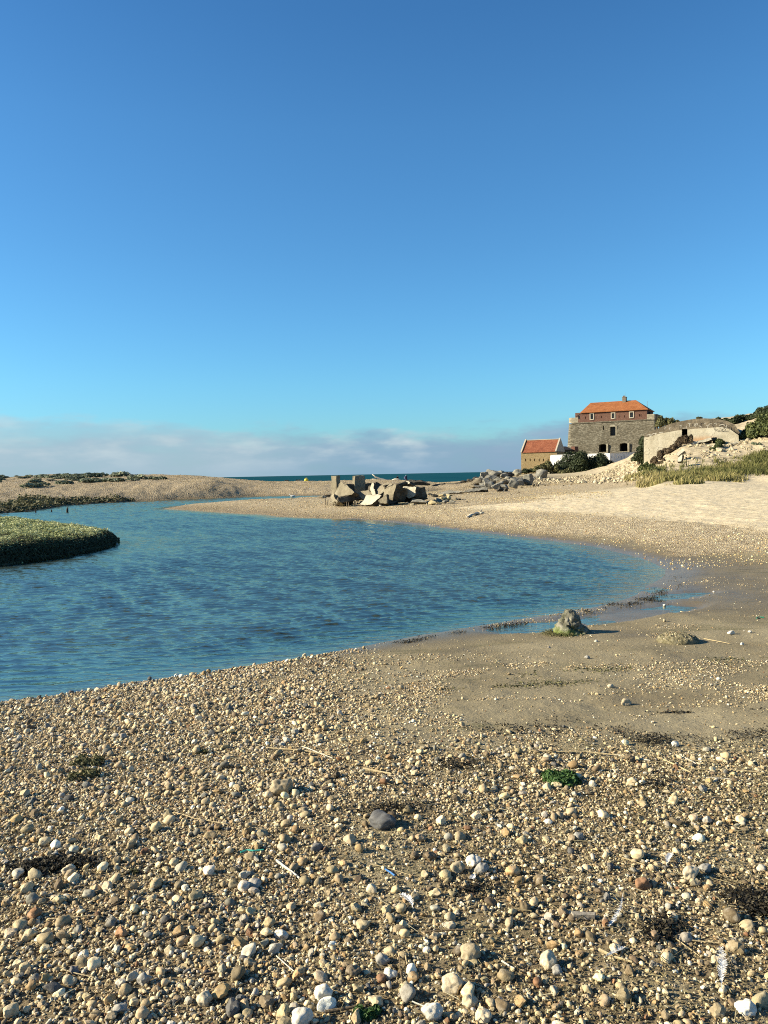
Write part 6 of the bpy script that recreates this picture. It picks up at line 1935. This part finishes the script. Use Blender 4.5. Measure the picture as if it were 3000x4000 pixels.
for line, n_, sz, lab in (([(120, 3600), (220, 3570), (330, 3560)], 1700, .011, 'black tangle of dry seaweed on the gritty ground at the left'), ([(1640, 3350), (1420, 3352)], 900, .010, 'dark seaweed scrap among pebbles below the slate wedge'), ([(2580, 3230), (2560, 3255)], 420, .010, 'dark seaweed scrap on the gritty ground at the right'),
                          ([(2620, 3880), (2560, 3990)], 900, .010, 'dark seaweed scrap near the bottom right'), ([(2900, 3760), (2990, 3850)], 1500, .010, 'dark seaweed patch at the lower right edge'), ([(1740, 3130), (1830, 3145)], 620, .010, 'dark scrap of weed right of the slate wedge'), ([(1790, 3740), (1905, 3735)], 500, .009, 'black scrap of weed behind the round tan cobble'), ([(2520, 3020), (2600, 3030)], 520, .011, 'dark scrap of weed right of the small green plant')):
    wrack(line, int(n_ * (1.5 if n_ >= 1500 else .55)), (40, 13), sz * 1.05, lab, lift=.034, gate=False)

# dry weed crumbs: a tan litter of tiny flakes on the gritty ground
m_flake = leaf_mat('dry weed crumbs', [(0, (.045, .035, .018)), (.45, (.165, .135, .07)), (.8, (.33, .27, .155)), (1, (.47, .42, .29))])
def d_fl(px, py, x, y):
    return np.clip(.25 + .5 * sstep(1300, 2600, px) + .7 * fbm(x * 1.6, y * 1.6, 611, 3), .03, 1) * sstep(2860, 3000, py)
x, y, r = near_field(9000, .006, .3, .003, .011, ymax=7.5, dfun=d_fl)
z = terrain(x, y) + rng.random(len(x)) * .014
V, F, c = leaves(np.stack((x, y, z), -1), np.stack((rng.normal(0, .7, len(x)), rng.normal(0, .7, len(x)), np.ones(len(x))), -1), r * 1.05, .62 + .45 * fbm(x * 3, y * 3, 621, 2) + rng.normal(0, .2, len(x)), 1.8)
tag(link('weed_crumbs', fast_mesh('weed_crumbs', V, F, cols=c), m_flake), 'dry crumbled weed littering the gritty ground', 'litter', kind='stuff')

# ---- reeds, twigs, feathers
m_reed = plain('dry reed', (.40, .32, .18), .7, .3, .3, 30); m_reed_d = plain('brown twig', (.17, .125, .075), .85, .2, .3, 30); m_reed_p = plain('bleached reed', (.56, .52, .42), .7, .25, .2, 30)
def stick(name, pts_px, wpx, mt, label, cat, lift=.012, group=None, taper=.6):
    P = []
    for px, py in pts_px:
        p = ground(px, py); P.append(p)
    P = np.array(P); s = P[:, 1].mean() / FPX
    T_ = np.linspace(0, 1, 7); src = np.linspace(0, 1, len(P))
    q = np.stack([np.interp(T_, src, P[:, k]) for k in range(3)], -1)
    zz = terrain(q[:, 0], q[:, 1]) + lift
    c0 = q[0].copy(); c0[2] = zz[0]
    q[:, 2] = np.maximum(zz, np.linspace(zz[0], zz[-1], 7))
    bm = bmesh.new(); add_tube(bm, q - c0, np.linspace(1, taper, 7) * wpx * s * .5, 6)
    return tag(from_bm(name, bm, mt, loc=tuple(c0)), label, cat, group)
GS = 'loose dry reeds and twigs on the beach'
for pts, w_, mt, lab in (
        ([(1030, 2925), (1160, 2935), (1290, 2955)], 6, m_reed, 'long dry reed lying across the upper middle shingle'), ([(1180, 2922), (1240, 2945), (1300, 2968)], 4, m_reed_p, 'short pale reed crossing a long dry reed'), ([(1290, 2995), (1380, 2955), (1480, 2915)], 5, m_reed_d, 'dark curved twig on the upper middle shingle'),
        ([(1420, 3010), (1470, 3020), (1530, 3030)], 12, m_reed, 'flat grey brown driftwood strip among pebbles'), ([(2060, 2938), (2200, 2945), (2290, 2948), (2420, 2958)], 7, m_reed, 'long reed in the wrack line left part'), ([(2380, 2955), (2480, 2966), (2540, 2978)], 8, m_reed_p, 'broad pale reed in the middle of the wrack line'),
        ([(2570, 2965), (2640, 2995), (2700, 3025)], 8, m_reed, 'thick reed slanting down right of the wrack line'), ([(2660, 2960), (2720, 2990)], 5, m_reed_p, 'pale thin reed in the right wrack'), ([(2540, 2985), (2700, 2975), (2800, 2985)], 5, m_reed, 'reed lying flat across the right wrack'), ([(2700, 3012), (2850, 3015), (2990, 3028)], 7, m_reed, 'long reed running out at the right edge'),
        ([(2760, 3045), (2830, 3050), (2900, 3058)], 4, m_reed_p, 'thin bleached reed below the long edge reed'), ([(1080, 3370), (1120, 3400), (1170, 3440)], 12, m_reed_p, 'stout pale reed stub beside white pebbles'), ([(1000, 3550), (1025, 3520), (1045, 3500)], 7, m_reed, 'short dry reed standing out of the shingle at the middle left'), ([(1450, 3385), (1530, 3405), (1610, 3430)], 4, m_reed, 'thin straw above the blue plastic piece'),
        ([(680, 3180), (760, 3205), (890, 3228)], 5, m_reed, 'straw lying over the left shingle'), ([(190, 3600), (290, 3593), (405, 3590)], 6, m_reed, 'pale straight reed beside the black seaweed tangle'), ([(390, 3570), (470, 3535), (545, 3500)], 6, m_reed_d, 'dark curved twig above the pale straight reed'),
        ([(610, 3695), (660, 3675), (720, 3655)], 12, m_reed_d, 'bent brown driftwood stick at the left'), ([(250, 3800), (300, 3815), (370, 3830)], 6, m_reed, 'dry reed across the lower left pebbles'), ([(760, 3835), (800, 3820), (850, 3810)], 8, m_reed_d, 'twisted brown twig in the lower left shingle'),
        ([(1560, 3720), (1562, 3790), (1575, 3870)], 7, m_reed_d, 'upright looking brown twig below the middle'), ([(1582, 3730), (1590, 3780)], 7, m_reed, 'short tan twig beside the brown one'), ([(1080, 3745), (1130, 3790), (1185, 3840)], 5, m_reed_p, 'thin curved straw in the lower middle'), ([(1270, 3965), (1360, 3950), (1440, 3935)], 12, m_reed_d, 'dark driftwood stick by the green ferny weed'),
        ([(1660, 3652), (1760, 3645), (1850, 3640)], 8, m_reed_d, 'brown stick lying behind the round tan cobble'), ([(1610, 3925), (1650, 3942), (1680, 3955)], 7, m_reed_p, 'bleached twig over a white flint'), ([(2480, 3540), (2560, 3570), (2650, 3605), (2800, 3680)], 6, m_reed_d, 'longest brown reed running down the right side'), ([(2600, 3560), (2680, 3600), (2780, 3640)], 4, m_reed, 'yellow straw parallel to the longest brown reed'),
        ([(2610, 3655), (2670, 3700), (2730, 3745)], 6, m_reed, 'golden reed slanting on the right gritty ground'), ([(2660, 3680), (2740, 3690), (2830, 3698)], 7, m_reed, 'flat tan reed crossing the golden one'), ([(2340, 3720), (2400, 3750), (2470, 3770)], 14, m_reed, 'flat tan wood strip near a broken feather'), ([(2430, 3360), (2480, 3375), (2520, 3390)], 6, m_reed, 'short yellow reed on the gritty ground'),
        ([(2020, 3470), (2120, 3450), (2200, 3425)], 6, m_reed_d, 'dark twig across the right middle shingle'), ([(2270, 3630), (2340, 3633), (2410, 3635)], 4, m_reed, 'fine straw below the grey driftwood block'), ([(1960, 3765), (1990, 3785), (2010, 3795)], 8, m_reed_p, 'bleached stub of reed near the middle right')):
    stick('reed' if mt is not m_reed_d else 'twig', pts, w_, mt, lab, 'reed' if mt is not m_reed_d else 'twig', group=GS)
# litter of short straws as a mass
bmv = []
x, y, r = near_field(120, .01, .3, .01, .02, ymax=8, dfun=lambda px, py, x, y: np.clip(.3 + .8 * sstep(1200, 2600, px) + .8 * np.exp(-((py - 2950 - (px - 2000) * .05) / 45) ** 2), 0, 1) * sstep(2850, 2930, py))
n = len(x); a_ = rng.normal(.2, .6, n) + np.where(rng.random(n) < .3, 1.5, 0); L_ = rng.uniform(.02, .10, n); wv_ = rng.uniform(.0008, .0022, n)
z = terrain(x, y) + rng.uniform(.006, .022, n)
dx, dy = np.cos(a_) * L_ / 2, np.sin(a_) * L_ / 2; nx_, ny_ = -np.sin(a_) * wv_, np.cos(a_) * wv_
dz = rng.normal(0, .006, n)
V = np.stack([np.stack((x + sx_ * dx + t_ * nx_, y + sx_ * dy + t_ * ny_, z + sx_ * dz + (wv_ * 1.4 if t_ == 0 else 0)), -1) for sx_ in (-1, 1) for t_ in (-1, 0, 1)], 1).reshape(-1, 3)
o_ = np.arange(n)[:, None] * 6
F = np.concatenate([o_ + np.array(q) for q in ((0, 3, 4, 1), (1, 4, 5, 2), (0, 2, 5, 3))])
tn = np.repeat(np.clip(.65 + rng.normal(0, .25, n), 0, 1), 6)[:, None].repeat(3, 1)
tag(link('straw_litter', fast_mesh('straw_litter', V, F, cols=tn), m_flake), 'short dry straws littering the gritty ground', 'litter', kind='stuff')

m_feath = plain('white feather', (.62, .61, .58), .8, .2, .1, 20)
def feather(pts_px, wpx, label):
    P = np.array([ground(a, b) for a, b in pts_px]); s = P[:, 1].mean() / FPX
    T_ = np.linspace(0, 1, 22); q = np.stack([np.interp(T_, np.linspace(0, 1, len(P)), P[:, k]) for k in range(3)], -1)
    q[:, 2] = terrain(q[:, 0], q[:, 1]) + .022
    c0 = q[0].copy(); q = q - c0
    t = thing('feather', label, 'feather', tuple(c0))
    bm = bmesh.new(); add_tube(bm, q, np.linspace(1.0, .3, 22) * .0012, 6); from_bm('quill', bm, m_feath, t)
    bm = bmesh.new(); d_ = np.gradient(q, axis=0); d_ /= np.linalg.norm(d_, axis=1, keepdims=True)
    for i in range(3, 21):
        nn = np.array((-d_[i][1], d_[i][0], 0)); w2 = wpx * s * .5 * math.sin(math.pi * (i - 2) / 20) ** .6
        for sd in (-1, 1):
            for j in range(2):
                b0 = q[i] + d_[i] * j * .5 * np.linalg.norm(q[i] - q[i - 1]); L2 = w2 * random.uniform(.7, 1.1)
                e_ = b0 + nn * sd * L2 + d_[i] * L2 * 1.0 + np.array((0, 0, random.uniform(-.002, .006)))
                wd = d_[i] * .0028
                vs4 = [bm.verts.new(p) for p in (b0 - wd, b0 + wd, e_ + wd * .5, e_ - wd * .5)]
                bm.faces.new(vs4)
    from_bm('vane', bm, m_feath, t)
feather([(1615, 3568), (1606, 3540), (1590, 3522), (1568, 3510)], 34, 'curled white feather on the shingle in the middle')
feather([(2434, 3508), (2425, 3560), (2400, 3610), (2378, 3640)], 20, 'long grey white feather curving down the gritty ground')
feather([(2818, 3885), (2818, 3830), (2822, 3780), (2816, 3720)], 40, 'tattered grey feather at the lower right')
feather([(2360, 3760), (2395, 3742), (2440, 3722)], 18, 'broken white feather lying beside a flat tan strip')
feather([(2604, 3395), (2610, 3370), (2622, 3350)], 26, 'small downy white feather on the gritty ground at the right')
feather([(1855, 3430), (1845, 3450)], 24, 'little white down feather near the chalk white flint')
# driftwood block, plastic bits
p = ground(2280, 3592); bm = bmesh.new(); add_box(bm, (-.048, -.012, -.004), (.048, .012, .018)); bmesh.ops.subdivide_edges(bm, edges=bm.edges, cuts=5, use_grid_fill=True)
for v in bm.verts: v.co += Vector([mnoise.noise(v.co * 60 + Vector((k * 5, 0, 0))) for k in range(3)]) * .003; v.co.x *= 1 + .1 * v.co.y / .012
o = from_bm('driftwood', bm, rock_mat('grey driftwood', [(.3, (.15, .13, .10)), (.5, (.24, .21, .165)), (.7, (.32, .29, .23))], 60, .9, .003), loc=(p[0], p[1], p[2] + .01)); o.rotation_euler = (0, 0, -.08)
tag(o, 'grey weathered block of driftwood lying on dry weed', 'driftwood')
stick('plastic_straw', [(1505, 3405), (1525, 3418), (1542, 3430)], 7, plain('blue plastic', (.05, .17, .42), .4, .5, .1), 'small blue plastic straw among the pebbles', 'plastic straw', taper=1)
stick('string', [(940, 3338), (965, 3330), (990, 3332), (1030, 3328)], 8, plain('turquoise twine', (.05, .34, .27), .7, .2, .1), 'scrap of turquoise twine on the shingle', 'twine', taper=.8)
stick('string', [(2955, 2418), (2965, 2413), (2985, 2415)], 5, plain('green twine', (.02, .16, .10), .7, .2, .1), 'scrap of dark green twine on the bare sand at the right', 'twine', taper=.8)
stick('reed', [(2750, 2498), (2800, 2508), (2850, 2518)], 4, m_reed, 'pale reed stretching right from the weedy mound', 'reed', group=GS)

# ---- driftwood on the far beach
bm = bmesh.new(); b0 = ground(1850, 2016, 20, 50); s = b0[1] / FPX
q = [Vector(ground(a, b, 20, 50)) - Vector(b0) + Vector((0, 0, .05)) for a, b in ((1824, 2024), (1838, 2016), (1860, 2010), (1878, 2008))]
add_tube(bm, q, [.03, .06, .06, .05], 8); from_q = q[-1]
add_tube(bm, [from_q - Vector((.1, 0, 0)), from_q + Vector((.03, 0, .1)), from_q + Vector((.05, 0, .20))], [.05, .035, .015], 7)
add_tube(bm, [from_q - Vector((.05, 0, .0)), from_q + Vector((.16, 0, .02))], [.07, .03], 7)
tag(from_bm('driftwood_log', bm, m_wood_p, loc=tuple(b0), smooth=True), 'pale driftwood log with an upturned stump on the far gravel shore', 'driftwood')
# trunk on the crest of the bar
b0 = atd(1490, 1876, 131); s = 131 / FPX
bm = bmesh.new()
def cr(px, py): return Vector(atd(px, py, 131)) - Vector(b0)
add_tube(bm, [cr(1520, 1877), cr(1500, 1874.5), cr(1484, 1870), cr(1465, 1861), cr(1454, 1853)], [.16, .17, .15, .11, .06], 7)
add_tube(bm, [cr(1472, 1864), cr(1464, 1864.5)], [.08, .03], 6); add_tube(bm, [cr(1486, 1873), cr(1470, 1873), cr(1452, 1871)], [.12, .1, .04], 6)
tag(from_bm('driftwood_log', bm, m_wood_p, loc=tuple(b0), smooth=True), 'bleached tree trunk raised against the sea on the bar crest', 'driftwood')
b0 = atd(1547, 1877, 130); bm = bmesh.new()
add_tube(bm, [Vector(atd(a, b, 130)) - Vector(b0) for a, b in ((1530, 1876), (1542, 1873.5), (1556, 1874), (1566, 1876.5))], [.1, .2, .2, .12], 7)
tag(from_bm('driftwood_log', bm, m_wood_p, loc=tuple(b0), smooth=True), 'pale log on the bar crest beside the sitting person', 'driftwood')
for px, py, w_, lab in ((1120, 1879, 22, 'flat black debris on the bar crest left of the yellow buoy'), (1165, 1877, 26, 'dark brushwood on the bar crest beside the yellow buoy')):
    b0 = ground(px, py, 80, 140); bm = bmesh.new()
    for k in range(9): add_tube(bm, [(random.uniform(-.5, .5), random.uniform(-.1, .1), 0), (random.uniform(-.5, .5), random.uniform(-.1, .1), random.uniform(.08, .25))], [.05, .02], 5)
    tag(from_bm('driftwood_scrap', bm, m_rdark, loc=tuple(b0)), lab, 'driftwood')
# yellow buoy: body, top and base rings
b0 = atd(1197, 1881, 131); bu = thing('buoy', 'yellow washed up buoy on the bar crest', 'buoy', tuple(b0))
m_yb = plain('yellow plastic', (.62, .50, .03), .45, .4, .1)
bm = bmesh.new(); prof = [(.0, .0), (.22, .0), (.34, .08), (.36, .25), (.34, .42), (.24, .50), (.0, .52)]
rings = [[bm.verts.new((r_ * math.cos(a), r_ * math.sin(a), z_)) for a in np.linspace(0, 2 * math.pi, 17)[:-1]] for r_, z_ in prof[1:-1]]
for a_, b_ in zip(rings, rings[1:]):
    for k in range(16): bm.faces.new((a_[k], a_[(k + 1) % 16], b_[(k + 1) % 16], b_[k]))
bm.faces.new(rings[0][::-1]); bm.faces.new(rings[-1]); from_bm('float', bm, m_yb, bu, True)
bm = bmesh.new(); add_tube(bm, [(-.1, 0, .48), (-.1, 0, .62), (.1, 0, .62), (.1, 0, .48)], .03, 6); from_bm('handle', bm, m_yb, bu)
# gull on the channel
b0 = onz(1143, 1942.5, 0); bm = bmesh.new()
prof = [(-.24, .02, .11), (-.15, .07, .10), (-.02, .10, .09), (.12, .085, .10), (.17, .05, .15), (.19, .04, .20), (.23, .045, .235), (.27, .03, .23), (.31, .008, .215)]
rings = []
for x_, r_, z_ in prof: rings.append([bm.verts.new((x_, r_ * .8 * math.cos(a), z_ + r_ * math.sin(a))) for a in np.linspace(0, 2 * math.pi, 11)[:-1]])
for a_, b_ in zip(rings, rings[1:]):
    for k in range(10): bm.faces.new((a_[k], a_[(k + 1) % 10], b_[(k + 1) % 10], b_[k]))
bm.faces.new(rings[0]); bm.faces.new(rings[-1][::-1])
gl_ = from_bm('gull', bm, plain('white plumage', (.62, .60, .54), .8, .2, .1), smooth=True, loc=tuple(b0)); gl_.scale = (1.3,) * 3; gl_.rotation_euler = (0, 0, math.pi)
tag(gl_, 'white gull floating in the narrow channel', 'gull')
# mooring stumps in the water
for px, top_, bot, w_, lab in ((139, 1981, 2001, 5, 'thinnest mooring stump near the bank'), (201, 1990, 2000, 5, 'short middle mooring stump in the river'), (263, 1986, 2001, 9, 'widest split mooring stump in the river')):
    b0 = onz(px, bot, 0); s = b0[1] / FPX; t = thing('mooring_stump', lab, 'stump', tuple(b0), group='mooring stumps in the river')
    h_ = (bot - top_) * s; bm = bmesh.new()
    add_tube(bm, [(0, 0, -.4), (0, 0, h_ * .5), (.02, 0, h_)], [w_ * s * .5, w_ * s * .5, w_ * s * .42], 8); from_bm('stump', bm, m_rdark, t)
    if w_ > 6:
        bm = bmesh.new(); add_tube(bm, [(.02, 0, h_ * .9), (.06, 0, h_ + .14)], [.06, .02], 6); from_bm('splinter', bm, m_rdark, t)
    else:
        bm = bmesh.new(); add_tube(bm, [(w_ * s * .5, 0, -.2), (w_ * s * .55, 0, h_ * .35)], [w_ * s * .22, w_ * s * .15], 6); from_bm('splinter', bm, m_rdark, t)

# ---- two people behind the crest of the bar
def person(px, top_, Y, height, rz, skin, coat, trousers, hair, label, bag=None, hat=None):
    base_ = atd(px, top_, Y); zb = base_[2] - height
    J = [  # point, radius
        ((0, 0, .52), .125), ((0, 0, .62), .13), ((0, .01, .74), .15), ((0, .01, .82), .085), ((0, 0, .86), .05), ((0, -.01, .93), .066), ((0, -.01, .97), .055),
        ((.10, 0, .50), .09), ((.11, -.06, .27), .062), ((.11, .03, .04), .042), ((.11, -.10, .015), .03),
        ((-.10, 0, .50), .09), ((-.11, .05, .27), .062), ((-.12, .12, .05), .042), ((-.12, -.0, .015), .03),
        ((.19, .0, .80), .062), ((.23, .03, .62), .046), ((.21, -.06, .47), .034), ((.20, -.09, .42), .028),
        ((-.19, .0, .80), .062), ((-.23, .02, .62), .046), ((-.21, -.07, .48), .034), ((-.20, -.10, .43), .028)]
    E = [(0, 1), (1, 2), (2, 3), (3, 4), (4, 5), (5, 6), (0, 7), (7, 8), (8, 9), (9, 10), (0, 11), (11, 12), (12, 13), (13, 14), (3, 15), (15, 16), (16, 17), (17, 18), (3, 19), (19, 20), (20, 21), (21, 22)]
    me = bpy.data.meshes.new('person'); me.from_pydata([tuple(c * height for c in p) for p, _ in J], E, []); me.update()
    o = link('person', me, None)
    md = o.modifiers.new('skin', 'SKIN'); md.use_smooth_shade = True
    for i, (_, r_) in enumerate(J): me.skin_vertices[0].data[i].radius = (r_ * height * .82,) * 2
    me.skin_vertices[0].data[0].use_root = True
    o.modifiers.new('sub', 'SUBSURF').levels = 1
    bpy.context.view_layer.update()
    full = bpy.data.meshes.new_from_object(o.evaluated_get(bpy.context.evaluated_depsgraph_get()))
    o.modifiers.clear(); o.data = full; o.name = 'person'
    full.materials.clear(); full.materials.append(skin)
    def shell(nm, test, mt, grow):
        bm = bmesh.new(); bm.from_mesh(full); bm.normal_update()
        bmesh.ops.delete(bm, geom=[f for f in bm.faces if not test(f.calc_center_median() / height)], context='FACES')
        for v in bm.verts: v.co += v.normal * grow
        m2 = bpy.data.meshes.new(nm); bm.to_mesh(m2); bm.free()
        return link(nm, m2, mt, o)
    shell('coat', lambda c: .42 < c.z < .855 and not (c.z < .49 and abs(c.x) > .16) or (c.z >= .49 and abs(c.x) > .15 and c.z < .84), coat, .022)
    shell('trousers', lambda c: .05 < c.z <= .52 and abs(c.x) < .165, trousers, .012)
    shell('shoe', lambda c: c.z <= .05, hair, .014)
    shell('hat' if hat else 'hair', lambda c: c.z > .945 or (c.z > .885 and c.y > .0), hat or hair, .014)
    if bag:
        bm = bmesh.new(); add_box(bm, (-.13 * height, .085 * height, .55 * height), (.13 * height, .20 * height, .80 * height)); bmesh.ops.bevel(bm, geom=bm.edges, offset=.04, segments=2, affect='EDGES'); from_bm('backpack', bm, bag, o)
    o.location = (base_[0], base_[1], zb); o.rotation_euler = (0, 0, rz)
    return tag(o, label, 'person')
m_skin = plain('skin', (.36, .22, .15), .6, .3, .05)
person(1552.5, 1857.5, 141, 1.62, R(60), m_skin, plain('black coat', (.012, .013, .014)), plain('brown trousers', (.14, .09, .06)), plain('dark hair', (.012, .010, .008)), 'person in a black coat behind a pale log on the bar crest')
person(1586, 1854, 141, 1.74, R(70), m_skin, plain('navy coat', (.03, .035, .075)), plain('dusky trousers', (.16, .10, .11)), plain('dark shoes', (.02, .02, .02)), 'person walking in a navy coat and pale blue cap with a lilac backpack', plain('lilac backpack', (.17, .17, .30)), plain('pale blue cap', (.22, .33, .42)))

for o in bpy.data.objects:
    if o.parent is None and o.get('category') and not o.get('kind'):
        o['kind'] = 'thing'
